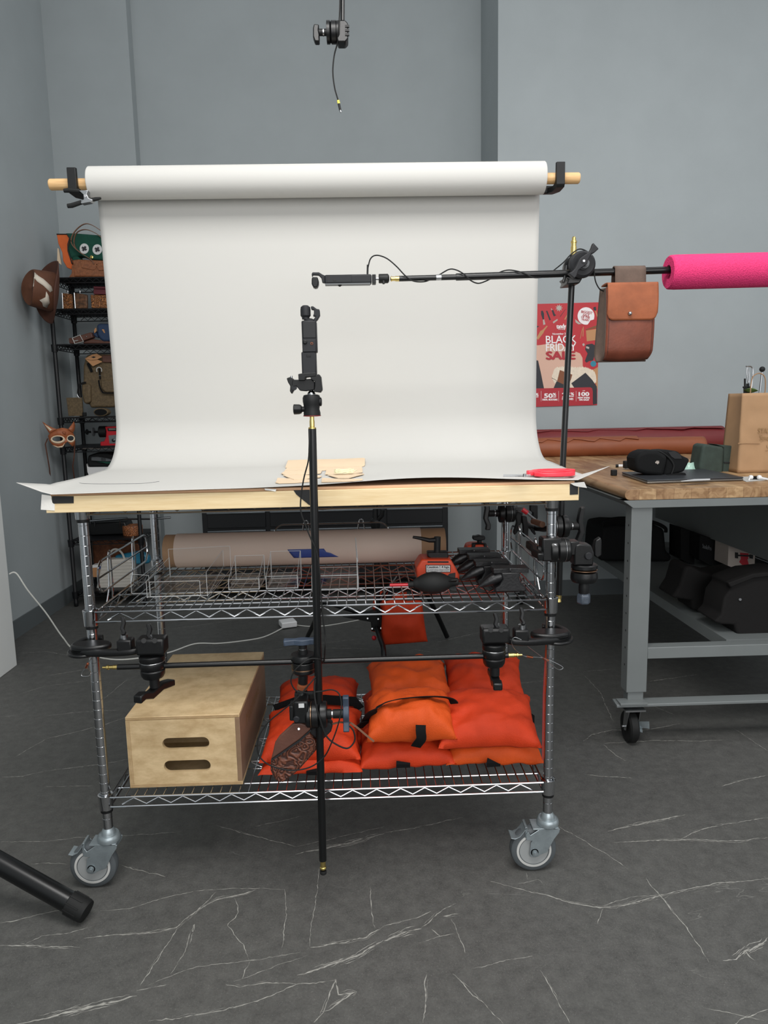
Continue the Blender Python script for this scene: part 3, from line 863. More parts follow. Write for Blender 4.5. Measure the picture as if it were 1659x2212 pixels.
MB().cyl(PY(730.5, 217, YT), PY(732, 224, YT), .0037).build('band', 'yellow_tape', tc)
MB().cyl(PY(732, 224, YT), PY(735, 238, YT), .0036).build('plug', 'black_plastic', tc)
MB().cyl(PY(735, 238, YT), PY(736.5, 243, YT), .0026).build('plug_tip', 'steel', tc)

# ------------------------------------------------------------------ boom, stand pole and what hangs on them
YBm = .25
sp_ = thing('stand_pole', 'black upright pole carrying the horizontal boom at the right of the backdrop', 'pole', PY(1205, 1299, .29))
MB().tube([PY(1207.5, 1285, .29), PY(1216, 1000, .29), PY(1236, 590, .29), PY(1237.5, 552, .29)], .0088, 16).build('tube', 'black_rod', sp_)
MB().lathe(PY(1239, 548, .29), PY(1240, 500, .29)-PY(1239, 548, .29), [(.0085, -.006), (.0085, .018), (.0072, .019), (.0072, .028), (.0085, .029), (.0085, .034), (.0055, .036), (.0055, .043), (.003, .046), (0, .046)], 16).build('spigot', 'brass', sp_)
MB().lathe(PY(1207.5, 1284, .29), PY(1206, 1305, .29)-PY(1207.5, 1284, .29), [(.0085, 0), (.0085, .012), (.007, .013), (.0085, .022), (.004, .026)], 14).build('spigot', 'brass', sp_)

bm_ = thing('boom_pole', 'long black horizontal boom pole in front of the backdrop', 'pole', PY(1000, 597, YBm))
MB().tube([PY(985, 598.5, YBm), PY(1500, 581.5, YBm)], .0098, 16).build('outer_tube', 'black_rod', bm_)
MB().tube([PY(862, 602, YBm), PY(990, 598.4, YBm)], .0076, 16).build('inner_tube', 'black_rod', bm_)
MB().cyl(PY(942, 599.5, YBm), PY(953, 599.2, YBm), .0079).build('bare_band', 'steel', bm_)
MB().lathe(PY(862, 602, YBm), V3((-1, 0, -.002)), [(.0072, 0), (.0072, .010), (.0060, .0105), (.0060, .019), (.0074, .0195), (.0074, .022), (.004, .024)], 16).build('spigot', 'brass', bm_)

bh = thing('boom_clamp', 'round black boom clamp with a slanted wing handle joining boom and upright pole', 'clamp', PY(1250, 580, YBm))
ctr = PY(1250, 575, YBm)
ay = V3((0, -1, 0))
MB().lathe(ctr+V3((0, .045, 0)), ay, [(.028, 0), (.034, .003), (.034, .016), (.031, .020)], 36).build('rear_disc', 'black_paint', bh)
MB().lathe(ctr+V3((.002, -.014, 0)), ay, [(.028, 0), (.0355, .003), (.0365, .008), (.0355, .016), (.030, .021), (.017, .019), (.016, .022), (.0, .022)], 40).build('front_disc', 'cam_plastic', bh)
MB().lathe(ctr+V3((.006, -.034, 0)), ay, [(.012, 0), (.012, .004), (.008, .004), (.008, .018)], 20).build('stem', 'grey_plastic', bh)
mb = MB()
hh = [(1282, 524), (1294, 537), (1284, 546), (1278, 548), (1270, 563), (1269, 570), (1257, 578), (1250, 584), (1246, 596), (1241, 602), (1228, 590), (1237, 586), (1244, 578), (1249, 566), (1254, 557), (1264, 550), (1274, 543), (1278, 535)]
poly_px(mb, hh, YBm-.066, .016); mb.build('wing_handle', 'cam_plastic', bh, bevel=.0022)
MB().lathe(PY(1261.5, 563.5, YBm-.0665), ay, [(.0075, -.001), (.0075, .0006), (.0, .0006)], 18).build('screw_recess', 'ink_black', bh)
MB().lathe(PY(1261.5, 563.5, YBm-.0672), ay, [(.0035, 0), (.0035, .0014), (0, .0022)], 14).build('screw', 'steel', bh)
mb = MB(); poly_px(mb, [(1222, 598), (1260, 598), (1256, 605), (1252, 612), (1224, 614), (1228, 604)], YBm-.008, .075); mb.build('socket', 'black_paint', bh, bevel=.003)
MB().tube([PY(1222, 575, YBm+.02), PY(1220, 598, YBm-.005), PY(1217, 610, YBm-.012)], .0042, 10).build('lock_lever', 'black_paint', bh)

# pocket camera on the boom
cb = thing('pocket_camera', 'small black gimbal camera lying flat at the left end of the boom', 'camera', PY(750, 603, YBm))
mb = MB(); rect_px(mb, 701, 592.5, 803, 612.5, YBm-.016, .032); mb.build('handle_body', 'cam_plastic', cb, bevel=.004)
mb = MB(); rect_px(mb, 706, 594.5, 760, 610, YBm-.0164, .003); mb.build('side_panel', 'cam_plastic', cb, bevel=.0008)
mb = MB(); rect_px(mb, 720, 602.5, 726, 607, YBm-.017, .001); mb.build('button', 'ink_black', cb, bevel=.0003)
mb = MB(); rect_px(mb, 702, 611.5, 800, 613.8, YBm-.015, .03); mb.build('grey_strip', 'grey_plastic', cb)
MB().ball(PY(734, 615, YBm), .0055).build('thumb_stick', 'black_plastic', cb)
mb = MB(); poly_px(mb, [(702, 595), (702, 611), (696, 610), (694, 600), (688, 594), (676, 593.5), (674, 598), (673, 592), (675, 588), (689, 588), (697, 593)], YBm-.008, .016); mb.build('gimbal_arm', 'cam_plastic', cb, bevel=.0014)
mb = MB(); poly_px(mb, [(674, 598), (686, 598), (688, 606), (688, 613), (685, 621), (677, 621), (673, 613), (673, 604)], YBm-.015, .030); mb.build('camera_head', 'black_plastic', cb, bevel=.003)
mb = MB(); rect_px(mb, 677, 619.5, 686, 621.8, YBm-.008, .016); mb.build('lens', 'screen_glass', cb)
mb = MB(); rect_px(mb, 804, 592.5, 812, 612, YBm-.015, .03); mb.build('base_cap', 'black_plastic', cb, bevel=.001)

ad = thing('mini_ball_head', 'small black ball head between the flat camera and the brass boom tip', 'tripod head', PY(828, 602, YBm))
MB().cyl(PY(812, 602, YBm), PY(818.5, 602, YBm), .0042).build('screw', 'steel', ad)
MB().lathe(PY(818, 602, YBm), (1, 0, 0), [(.0115, 0), (.0125, .002), (.0125, .025), (.010, .0275), (.006, .029)], 24).build('housing', 'black_plastic', ad)
MB().cyl(PY(828, 607, YBm-.016), PY(829, 613, YBm-.018), .0035).build('lock_knob', 'black_plastic', ad)

# cable along the boom
t = thing('boom_cable', 'thin black cable looping from the flat camera and wound around the boom', 'cable', PY(900, 595, YBm-.02))
r0 = .0018
pts = [PY(794, 592, YBm), PY(795, 578, YBm), PY(801, 558, YBm), PY(814, 551.5, YBm), PY(835, 558, YBm), PY(856, 575, YBm-.006), PY(876, 596, YBm-.012), PY(893, 607, YBm-.010), PY(915, 608.5, YBm-.004), PY(932, 603, YBm+.012), PY(950, 593, YBm+.013), PY(970, 582, YBm), PY(985, 583, YBm-.008), PY(1002, 592, YBm-.014), PY(1017, 606, YBm-.012), PY(1033, 612, YBm-.004), PY(1050, 607, YBm+.006), PY(1065, 599, YBm+.014), PY(1080, 588, YBm+.012), PY(1098, 583.5, YBm+.002), PY(1118, 586, YBm-.012), PY(1136, 592, YBm-.014), PY(1150, 599, YBm-.013), PY(1165, 599.5, YBm-.008), PY(1182, 595, YBm+.012), PY(1200, 581, YBm+.013), PY(1218, 566, YBm+.004), PY(1233, 550, YBm+.012), PY(1252, 538, YBm+.018), PY(1272, 546, YBm+.02), PY(1281, 560, YBm-.006), PY(1283, 580, YBm-.014), PY(1286, 606, YBm-.012), PY(1295, 624, YBm-.006), PY(1306, 629, YBm+.004), PY(1313, 630, YBm+.012)]
MB().tube(spline(pts, 8), r0, 8).build('cord', 'black_rubber', t)
MB().cyl(PY(793.8, 592, YBm), PY(794.4, 572, YBm), .0026).build('plug', 'black_plastic', t)

# leather pouch
lp = thing('leather_pouch', 'tan leather pouch with a snap flap hanging from the boom', 'pouch', PY(1362, 700, YBm))
zt_, zb_ = PY(1360, 618, YBm).z, PY(1360, 780, YBm-.01).z
xl_, xr_ = PY(1311, 700, YBm-.03).x, PY(1413, 700, YBm-.03).x
def pouch_front(u, v):
    z = zt_-.006 + (zb_-zt_+.006)*v
    k = max(0, (v-.86)/.14)
    return (xl_-.002 + (xr_-xl_+.002)*u + .004*(u-.5)*k*-2, YBm-.026-.008*math.sin(PI*min(1, v*1.05)) + .022*k*k + .004*(2*u-1)**2, z+.006*k*(2*u-1)**2)
MB().grid(pouch_front, 16, 20).build('front_panel', 'leather_front', lp, solid=.003)
def pouch_back(u, v):
    z = zt_-.004 + (zb_-zt_+.004)*v
    k = max(0, (v-.86)/.14)
    return (xl_-.016+.016*(1-v)*.6 + (xr_-xl_+.010)*u, YBm+.016+.014*v - .022*k*k, z)
MB().grid(pouch_back, 8, 16).build('back_panel', 'suede_brown', lp, solid=.003)
for e in (0, 1):
    def gus(u, v, e=e):
        a = V3(pouch_front(e, v)); b = V3(pouch_back(e, v)); q = a.lerp(b, u)
        q.x += (.010 if e == 0 else -.010)*math.sin(PI*u)*.6; return q
    MB().grid(gus, 8, 16).build('gusset', 'suede_brown', lp, solid=.0024)
def flap(u, v):
    x = xl_-.003 + (xr_-xl_+.008)*u
    H = .100
    if v < .3:
        a = PI/2*(v/.3); y = YBm+.016-(.016+.036)*math.sin(a)**1.2; z = zt_+.0045*math.sin(PI*v/.3)*.6 + .002
    else:
        q = (v-.3)/.7; y = YBm-.037-.005*math.sin(PI*q); z = zt_ + .002 - H*q*.98
        e = max(0, abs(2*u-1)-.72)/.28
        z += (H*.20*q**4)*(1-math.sqrt(max(0, 1-e*e)))
    return (x, y, z)
MB().grid(flap, 26, 26).build('flap', 'leather_flap', lp, solid=.0032, angle=60)
MB().ball(PY(1361, 677, YBm-.044), .0055).build('snap', 'steel', lp)
th = MB()
for e in (0, 1):
    for i in range(34):
        p = V3(pouch_front(e, .36+.6*i/33)); q = V3(pouch_front(e, .36+.6*(i+.62)/33))
        dx = .007 if e == 0 else -.006
        th.tube([p+V3((dx, -.0022, 0)), q+V3((dx, -.0022, 0))], .0008, 5)
th.build('stitching', 'thread_dark', lp)
def loop_(u, v):
    x = PY(1325, 590, YBm).x + (PY(1391, 590, YBm).x-PY(1325, 590, YBm).x)*u
    zc = PY(1358, 586.3, YBm).z; R = .0135
    if v < .5:
        q = v/.5
        if q < .5: return (x, YBm-R-.003*(1-q*2), zt_+.004+(zc-zt_-.004)*q*2)
        a = PI/2*(q-.5)*2; return (x, YBm-R*math.cos(a), zc+R*math.sin(a))
    q = (v-.5)/.5
    if q < .5:
        a = PI/2*q*2; return (x, YBm+R*math.sin(a), zc+R*math.cos(a))
    return (x, YBm+R+.004*(q-.5)*2, zc+(zt_-.02-zc)*(q-.5)*2)
MB().grid(loop_, 6, 40).build('hanger_loop', 'suede_brown', lp, solid=.003)

# pink foam tube
fz = lambda px: PY(px, 588-(px-1440)*.0183, YBm)
fn_ = MB()
A_, B_ = PY(1443, 588.5, YBm), PY(1800, 579, YBm)
d_ = (B_-A_); Lf = d_.length
fn_.lathe(A_, d_, [(.018, .03), (.018, .004), (.020, 0), (.042, 0), (.0455, .004), (.0465, .02)] + [(.0465, .02+Lf*i/30) for i in range(1, 31)] + [(.018, .02+Lf)], 48, caps=False)
tag(fn_.build('foam_noodle', 'pink_foam', loc=A_), 'bright pink foam tube slid over the right end of the boom', 'foam tube')

# ------------------------------------------------------------------ front camera pole
YP = -.125
fp = thing('camera_pole', 'black upright pole hanging in front of the cart with brass tips', 'pole', PY(690, 1400, YP))
MB().tube([PY(674.5, 926, YP), PY(697.5, 1858, YP)], .0094, 20).build('tube', 'black_rod', fp)
MB().lathe(PY(674.5, 927, YP), PY(673.5, 890, YP)-PY(674.5, 927, YP), [(.0090, 0), (.0090, .004), (.0060, .005), (.0060, .018), (.0052, .022), (.0052, .03)], 16).build('spigot', 'brass', fp)
MB().lathe(PY(697.5, 1857, YP), PY(698.5, 1890, YP)-PY(697.5, 1857, YP), [(.0080, 0), (.0070, .004), (.0070, .018), (.0085, .020), (.0085, .024)], 16).build('spigot', 'brass', fp)
MB().lathe(PY(698.2, 1880, YP), PY(698.5, 1890, YP)-PY(698.2, 1880, YP), [(.0075, 0), (.0085, .002), (.0085, .008), (.006, .0105)], 16).build('tip_cap', 'black_rubber', fp)

bh2 = thing('ball_head', 'black ball head with side knob on top of the front pole', 'tripod head', PY(674, 898, YP))
zz = lambda y: PY(673, y, YP).z
xx = PY(673.5, 875, YP).x
MB().lathe((xx, YP, zz(899)), (0, 0, 1), [(.012, -.001), (.0205, 0), (.0205, .0018)], 28).build('base_ring', 'dark_red', bh2)
MB().lathe((xx, YP, zz(897.5)), (0, 0, 1), [(.0195, 0), (.0195, .006), (.0175, .014), (.019, .024), (.0205, .032), (.0205, .040), (.018, .046), (.0125, .0475)], 28).build('housing', 'black_plastic', bh2)
MB().ball((xx, YP, zz(853)), .0098).build('ball', 'chrome', bh2)
MB().cyl((xx, YP, zz(848)), (xx, YP, zz(832)), .0052).build('neck', 'black_paint', bh2)
MB().lathe(PY(656, 884, YP), V3((-1, 0, 0)), [(.0065, -.004), (.0065, .004), (.0095, .005), (.0115, .010), (.0120, .022), (.0100, .0235)], 8).build('lock_knob', 'black_plastic', bh2, bevel=.001)
MB().lathe(PY(692, 868, YP), V3((1, 0, 0)), [(.010, -.004), (.010, .002), (.007, .0035)], 18).build('side_knob', 'black_plastic', bh2)

qr = thing('phone_clamp', 'black jaw clamp gripping the foot of the upright camera', 'clamp', PY(665, 835, YP))
mb = MB(); poly_px(mb, [(644, 808), (654, 806), (682, 804), (683, 813), (660, 815), (659, 822), (645, 822)], YP-.018, .036); mb.build('upper_jaw', 'black_plastic', qr, bevel=.0015)
mb = MB(); poly_px(mb, [(670, 812), (689, 808), (693, 814), (696, 842), (692, 848), (677, 846), (680, 836), (680, 824), (672, 820)], YP-.017, .034); mb.build('lower_jaw', 'black_plastic', qr, bevel=.0015)
mb = MB(); poly_px(mb, [(632, 820), (645, 820), (672, 818), (680, 826), (679, 842), (660, 845), (648, 844), (640, 834), (630, 836)], YP-.012, .026); mb.build('slide', 'black_plastic', qr, bevel=.0015)
mb = MB(); poly_px(mb, [(619, 817), (627, 814), (634, 819), (639, 830), (640, 838), (634, 844), (630, 851), (626, 845), (627, 834), (622, 826)], YP-.010, .02); mb.build('thumb_wheel', 'black_plastic', qr, bevel=.0015)
MB().cyl(PY(630, 819, YP), PY(629.5, 812, YP), .0026).build('screw', 'steel', qr)
MB().cyl(PY(635.5, 837, YP-.0115), PY(635.5, 837, YP-.008), .0065).build('wheel_cap', 'cam_plastic', qr)

vc = thing('pocket_camera', 'small black gimbal camera standing upright on the front pole', 'camera', PY(667, 806, YP))
vc['group'] = 'pocket cameras'; cb['group'] = 'pocket cameras'
mb = MB(); rect_px(mb, 651.5, 759.5, 683, 812, YP-.016, .032); mb.build('battery_handle', 'cam_plastic', vc, bevel=.003)
mb = MB(); rect_px(mb, 652, 692, 684, 761.5, YP-.016, .032); mb.build('body', 'cam_plastic', vc, bevel=.003)
mb = MB(); rect_px(mb, 654, 694, 682, 730, YP-.0172, .003); mb.build('screen', 'screen_glass', vc, bevel=.0008)
mb = MB(); rect_px(mb, 653.5, 734, 682, 760, YP-.0172, .003); mb.build('control_panel', 'cam_plastic', vc, bevel=.001)
MB().lathe(PY(659, 739, YP-.017), ay, [(.005, -.001), (.005, .002), (.003, .0035), (0, .0035)], 18).build('thumb_stick', 'black_plastic', vc)
MB().lathe(PY(673.5, 742, YP-.017), ay, [(.0030, -.001), (.0030, .0010), (0, .0010)], 18).build('shutter_button', 'leather_flap', vc)
MB().lathe(PY(673.5, 742, YP-.018), ay, [(.0019, -.001), (.0019, .0008), (0, .0008)], 14).build('record_dot', 'black_plastic', vc)
mb = MB(); rect_px(mb, 662, 765.5, 671.5, 771, YP-.0168, .002); mb.build('latch', 'black_plastic', vc, bevel=.0004)
xg = PY(660, 675, YP).x
MB().lathe((xg, YP, PY(660, 690, YP).z), (0, 0, 1), [(.0085, 0), (.0085, .004), (.0115, .008), (.0115, .021), (.0105, .027), (.006, .0305), (0, .031)], 24).build('camera_head', 'cam_plastic', vc)
MB().lathe((PY(668, 692, YP).x, YP, PY(668, 694, YP).z), (0, 0, 1), [(.012, -.002), (.012, .003), (.006, .006)], 20).build('gimbal_base', 'cam_plastic', vc)
mb = MB(); poly_px(mb, [(671, 662), (676, 661), (684, 667), (690, 668), (691, 681), (686, 690), (681, 695), (677, 690), (682, 683), (676, 683), (678, 677), (678, 669), (672, 668)], YP-.009, .018); mb.build('gimbal_arm', 'cam_plastic', vc, bevel=.0014)

# ------------------------------------------------------------------ cross rod and its clamps
YRd = -.10
cr = thing('cross_rod', 'black horizontal rod clamped across the front of the cart above the orange bags', 'rod', PY(680, 1428, YRd))
MB().tube([PY(254, 1441, YRd), PY(1098, 1415.5, YRd)], .0068, 16).build('tube', 'black_rod', cr)
MB().lathe(PY(254, 1441, YRd), V3((-1, 0, 0)), [(.0058, 0), (.0058, .010), (.0046, .011), (.0046, .020), (.0058, .021), (.0058, .026), (.0032, .028), (.0032, .036)], 14).build('spigot', 'brass', cr)
MB().lathe(PY(1098, 1415.5, YRd), V3((1, 0, 0)), [(.0062, -.004), (.0062, .014), (.005, .015), (.005, .019), (.0062, .020), (.0062, .024), (.003, .025), (.003, .034)], 14).build('spigot', 'brass', cr)

def c_clamp(sx, label, zc, xblk, pxs):
    t = thing('c_clamp', label, 'clamp', (sx*.59, -.02, zc), 'c clamps on the front posts')
    xp = sx*PXF
    # C shaped casting lying level around the post
    pts = spline([(xblk, -.085, zc+.006), (xblk-sx*-.02, -.095, zc+.004), (xp-sx*.055, -.088, zc), (xp-sx*.01, -.068, zc-.004), (xp+sx*.030, -.040, zc-.006), (xp+sx*.040, .0, zc-.006), (xp+sx*.022, .034, zc-.004), (xp-sx*.010, .042, zc-.004)], 8)
    mb = MB(); mb.sweep(pts, rrect(0, 0, .016, .022, .005, 3), (0, 0, 1))
    mb.build('casting', 'black_paint', t)
    fl_ = MB(); fl_.prism([(xp+sx*(.004+.047*math.cos(a)), -.028+.056*math.sin(a), zc-.015) for a in [2*PI*i/36 for i in range(36)]], (0, 0, .008))
    bmh = fl_
    bmh.build('flange', 'black_paint', t, bevel=.003)
    up_ = MB(); up_.prism([(xp-sx*.012+.050*math.cos(a), -.045+.030*math.sin(a), zc-.004) for a in [2*PI*i/36 for i in range(36)]], (0, 0, .016))
    up_.build('pad', 'black_paint', t, bevel=.005)
    MB().tube([(xp-sx*.0, -.020, zc-.002), (xp-sx*.0, -.013, zc-.002)], .012, 14).build('jaw', 'black_rubber', t)
    zk = zc+.018
    xk = xblk+sx*.035
    mb = MB(); mb.box((xk-sx*.004, -.088, zc+.018), (.036, .032, .034)); mb.build('neck_block', 'black_paint', t, bevel=.004)
    MB().lathe((xk, -.085, zc+.034), (0, 0, 1), [(.009, 0), (.009, .010), (.004, .011), (.004, .018)], 16).build('set_screw', 'steel', t)
    mb = MB(); S_handle(mb, V3((xk, -.085, zc+.066)), V3((1, 0, 0)), V3((0, .35, 1)), .55, L=.075); mb.build('set_knob', 'black_plastic', t, bevel=.002)
    return t
zcl = PY(240, 1402, -.06).z; zcr = PY(1165, 1378, -.06).z
xbl = PY(296, 1390, YRd).x; xbr = PY(1100, 1370, YRd).x
c_clamp(-1, 'black c clamp around the left front post of the cart', zcl, xbl, 0)
c_clamp(1, 'black c clamp around the right front post of the cart', zcr, xbr, 0)
def rod_head(label, bx0, bx1, by0, by1, dx0, dx1, dy, hdl, grp):
    """block on top, drum on the rod, handle below"""
    c = PY((dx0+dx1)/2, dy, YRd)
    t = thing('grip_head', label, 'clamp', c, grp)
    mb = MB(); rect_px(mb, bx0, by0+2, bx1, by1, YRd-.022, .046); mb.build('block', 'black_paint', t, bevel=.006, seg=3)
    mb = MB()
    for q in (.3, .68):
        xk = bx0+(bx1-bx0)*q
        mb.cyl(PY(xk, by0+4, YRd-.024), PY(xk, by0+4, YRd+.025), .006)
    mb.build('rib', 'black_plastic', t)
    R = (PY(dx1, dy, YRd).x-PY(dx0, dy, YRd).x)/2
    zt2 = PY(dx0, by1, YRd).z
    MB().lathe((c.x, YRd, zt2+.002), (0, 0, -1), [(R*.9, 0), (R, .002), (R, .012), (R*.96, .0145)], 30).build('upper_drum', 'black_paint', t)
    MB().lathe((c.x, YRd, zt2-.0128), (0, 0, -1), [(R*.97, 0), (R*.985, .0005), (R*.985, .0015)], 30).build('friction_ring', 'steel', t)
    MB().lathe((c.x, YRd, zt2-.0148), (0, 0, -1), [(R*.98, 0), (R, .002), (R*.98, .014), (R*.92, .017)], 30).build('middle_drum', 'black_paint', t)
    MB().lathe((c.x, YRd, zt2-.033), (0, 0, -1), [(R*.90, 0), (R*.97, .003), (R*.93, .014), (R*.80, .021)], 30).build('lower_drum', 'black_paint', t)
    zl = zt2-.052
    MB().lathe((c.x+.002, YRd, zl), (0, 0, -1), [(.012, 0), (.012, .028), (.010, .030)], 18).build('stem', 'black_plastic', t)
    mb = MB(); hdl(mb, V3((c.x+.002, YRd, zl-.036))); mb.build('handle', 'black_paint', t, bevel=.003)
    MB().lathe(PY(bx0+(bx1-bx0)*.55, by0, YRd), (0, 0, 1), [(.0045, -.004), (.0045, .012)], 12).build('screw', 'steel', t)
    mb = MB(); S_handle(mb, PY(bx0+(bx1-bx0)*.5, by0-14, YRd), V3((1, 0, 0)), V3((0, .2, 1)), .6, L=.07); mb.build('knob', 'black_plastic', t, bevel=.002)
    return t
def hd_left(mb, c):
    S_handle(mb, c, V3((0, 0, 1)), V3((.34, .94, 0)), 1.15, L=.12)
def hd_right(mb, c):
    S_handle(mb, c, V3((0, 0, 1)), V3((.06, 1, 0)), 1.1, L=.12)
rod_head('black clamp head joining the left c clamp to the cross rod', 292, 354, 1380, 1417, 302, 357, 1440, hd_left, 'clamp heads on the cross rod')
rod_head('black clamp head joining the right c clamp to the cross rod', 1042, 1102, 1357, 1392, 1042, 1092, 1415, hd_right, 'clamp heads on the cross rod')
# centre heads with blue grey handles
ch = grip_head('black clamp head with a slate blue handle standing on the middle of the cross rod', PY(655, 1427, YRd+.002), (0, 0, -1), (1, .05, 0), .92, 'knob_blue', 'T', block=False, sh=.026, L=.10)
MB().tube([PY(655, 1452, YRd), PY(654, 1475, YRd), PY(653, 1500, YRd+.01)], .012, 14).build('stem_lower', 'black_plastic', ch)
mb = MB(); mb.cyl(PY(654, 1478, YRd-.006), PY(653, 1486, YRd-.004), .0135); mb.build('leather_shim', 'leather_flap', ch)
mb = MB(); rect_px(mb, 636, 1498, 682, 1512, YRd-.002, .018); mb.build('coupler', 'black_plastic', ch, bevel=.002)
MB().tube([PY(652, 1492, YRd+.002), PY(649, 1516, YRd-.01)], .0105, 14).build('pin', 'black_paint', ch)
gl = grip_head('black clamp head with a slate blue handle at its right holding the front pole', PY(689.5, 1543, YP), (-1, 0, 0), (0, .12, 1), .98, 'knob_blue', 'T', block=False, sh=.040, L=.088)
mb = MB(); rect_px(mb, 634, 1516, 666, 1564, YP-.026, .05); mb.build('block', 'black_paint', gl, bevel=.004)
mb = MB(); rect_px(mb, 625, 1526, 635, 1558, YP-.02, .04); mb.build('end_cap', 'black_plastic', gl, bevel=.003)
MB().lathe(PY(640.5, 1553.5, YP-.026), ay, [(.008, -.002), (.008, .002), (.006, .004), (0, .004)], 20).build('pin', 'cam_plastic', gl)
mb = MB(); rect_px(mb, 645, 1520, 657, 1529, YP-.0268, .001); mb.build('badge', 'label_white', gl)

# loose cable around the front pole
t = thing('pole_cable', 'thin dark cable hanging beside the front pole and looping round its clamps', 'cable', PY(668, 1200, YP-.02))
q = YP-.026
pts = [(669, 928, YP-.012), (668, 960, q), (666, 995, q), (656, 1035, q), (650, 1075, q), (650, 1105, q), (658, 1130, q), (670, 1160, q), (683, 1190, q), (690, 1230, q), (693, 1280, q), (697, 1330, q), (702, 1370, q+.004), (702, 1400, q), (699, 1430, YP+.016), (690, 1424, YP-.016), (668, 1424, q), (645, 1440, q-.01), (632, 1456, q-.01), (629, 1475, q-.008), (640, 1492, q-.006), (660, 1496, q-.004), (690, 1494, q), (715, 1490, q-.004), (731, 1497, q-.01), (737, 1515, q-.015), (736, 1540, q-.022), (729, 1570, q-.022), (716, 1605, q-.02), (700, 1635, q-.012), (670, 1657, q-.012), (630, 1664, q-.012), (590, 1656, q-.01), (565, 1640, q-.006), (556, 1620, q-.005), (560, 1590, q-.004), (580, 1560, q-.004), (610, 1535, q-.006), (640, 1510, q-.012), (665, 1482, q-.008), (682, 1462, q-.002)]
MB().tube(spline([PY(*p) for p in pts], 8), .0017, 8).build('cord', 'black_rubber', t)
pts = [(681, 1466, q), (679, 1490, q-.006), (682, 1520, q-.018), (690, 1550, q-.022), (705, 1590, q-.02), (730, 1610, q-.02), (752, 1616, q-.015), (766, 1600, q-.01), (764, 1580, q-.008), (755, 1568, q-.004)]
MB().tube(spline([PY(*p) for p in pts], 8), .0021, 8).build('cord', 'black_rubber', t)

# tooled pouch hanging low
tp = thing('tooled_pouch', 'brown tooled leather holster pouch hanging tilted below the clamp on the front pole', 'pouch', PY(630, 1620, YP))
yp = YP-.004
g = lambda L: [ZC(*p) for p in L]
poly_px(MB(), g([(92, 1215), (250, 1110), (400, 985), (470, 1085), (468, 1135), (330, 1290), (210, 1392), (165, 1402), (120, 1370), (90, 1300)]), yp, .042).build('front_panel', 'tooled_dark', tp, bevel=.005, seg=3)
poly_px(MB(), g([(128, 1075), (165, 1020), (275, 918), (330, 912), (408, 935), (418, 965), (330, 1045), (98, 1208)]), yp-.006, .010).build('flap', 'leather_dark', tp, bevel=.003, seg=3)
poly_px(MB(), g([(98, 1208), (330, 1045), (418, 965), (424, 975), (335, 1062), (100, 1222)]), yp-.005, .010).build('edge', 'ink_black', tp)
poly_px(MB(), g([(395, 985), (430, 960), (570, 905), (600, 935), (585, 985), (520, 1050), (478, 1060)]), yp+.012, .03).build('side_gusset', 'ink_black', tp, bevel=.004)
MB().cyl(PY(*ZC(322, 960), yp-.010), PY(*ZC(322, 960), yp-.002), .0028).build('snap', 'steel', tp)
MB().strap([PY(*ZC(745, 910), yp+.012), PY(*ZC(800, 950), yp+.008), PY(*ZC(870, 1010), yp+.006), PY(*ZC(935, 1062), yp+.004)], .0045, .0018, (0, 1, 0)).build('lace', 'leather_strap', tp)
MB().strap([PY(*ZC(560, 930), yp+.022), PY(*ZC(650, 905), yp+.018), PY(*ZC(745, 910), yp+.012)], .0045, .0018, (0, 1, 0)).build('lace', 'leather_strap', tp)
th = MB()
ed = [PY(*ZC(*p), yp-.001) for p in [(100, 1225), (100, 1300), (128, 1362), (166, 1390), (205, 1382), (325, 1280), (455, 1140)]]
ed = spline(ed, 7)
for i in range(0, len(ed)-1, 2): th.tube([ed[i]-V3((0, .001, 0)), ed[i+1]-V3((0, .001, 0))], .0008, 5)
th.build('stitching', 'thread_dark', tp)

# right front post head, pole head and arm clamp under the board
YF = -.008
ph = grip_head('black clamp head round the right front post with a swivel head dangling at its right', PY(1202, 1188, -.005), (1, 0, 0), (0, 1, .12), .98, 'black_paint', 'S', ring='steel', sh=.030, block=False, group='clamp heads under the table board')
mb = MB(); rect_px(mb, 1172, 1163, 1213, 1213, -.028, .045); mb.build('drum', 'black_paint', ph, bevel=.004)
mb = MB()
for y_ in (1178, 1203): mb.cyl(PY(1199, y_, -.031), PY(1199, y_, -.027), .0035)
mb.build('bolt', 'steel', ph)
mb = MB(); rect_px(mb, 1229, 1170, 1252, 1200, -.020, .04); mb.build('neck', 'black_paint', ph, bevel=.003)
mb = MB(); poly_px(mb, [(1244, 1178), (1252, 1175), (1278, 1178), (1284, 1195), (1282, 1222), (1240, 1222), (1241, 1190)], -.022, .044); mb.build('yoke', 'black_paint', ph, bevel=.004)
MB().lathe(PY(1271, 1201, -.024), ay, [(.0095, -.002), (.0095, .003), (.008, .005), (0, .005)], 20).build('pin', 'cam_plastic', ph)
mb = MB(); poly_px(mb, [(1287, 1168), (1298, 1161), (1300, 1168), (1300, 1200), (1290, 1206), (1284, 1200), (1284, 1180)], .004, .02); mb.build('side_handle', 'black_paint', ph, bevel=.003)
cxx, cyy = PY(1262, 1230, 0).x, 0
zf = lambda y: PY(1262, y, 0).z
MB().lathe((cxx, cyy, zf(1228)), (0, 0, 1), [(.031, 0), (.0335, .002), (.0335, .010), (.030, .0125)], 30).build('upper_disc', 'black_paint', ph)
MB().lathe((cxx, cyy, zf(1231)), (0, 0, 1), [(.0325, 0), (.033, .0006), (.033, .002)], 30).build('friction_ring', 'copper_ring', ph)
MB().lathe((cxx, cyy, zf(1258)), (0, 0, 1), [(.018, 0), (.031, .003), (.0345, .010), (.0345, .018), (.033, .0285)], 30).build('lower_disc', 'black_paint', ph)
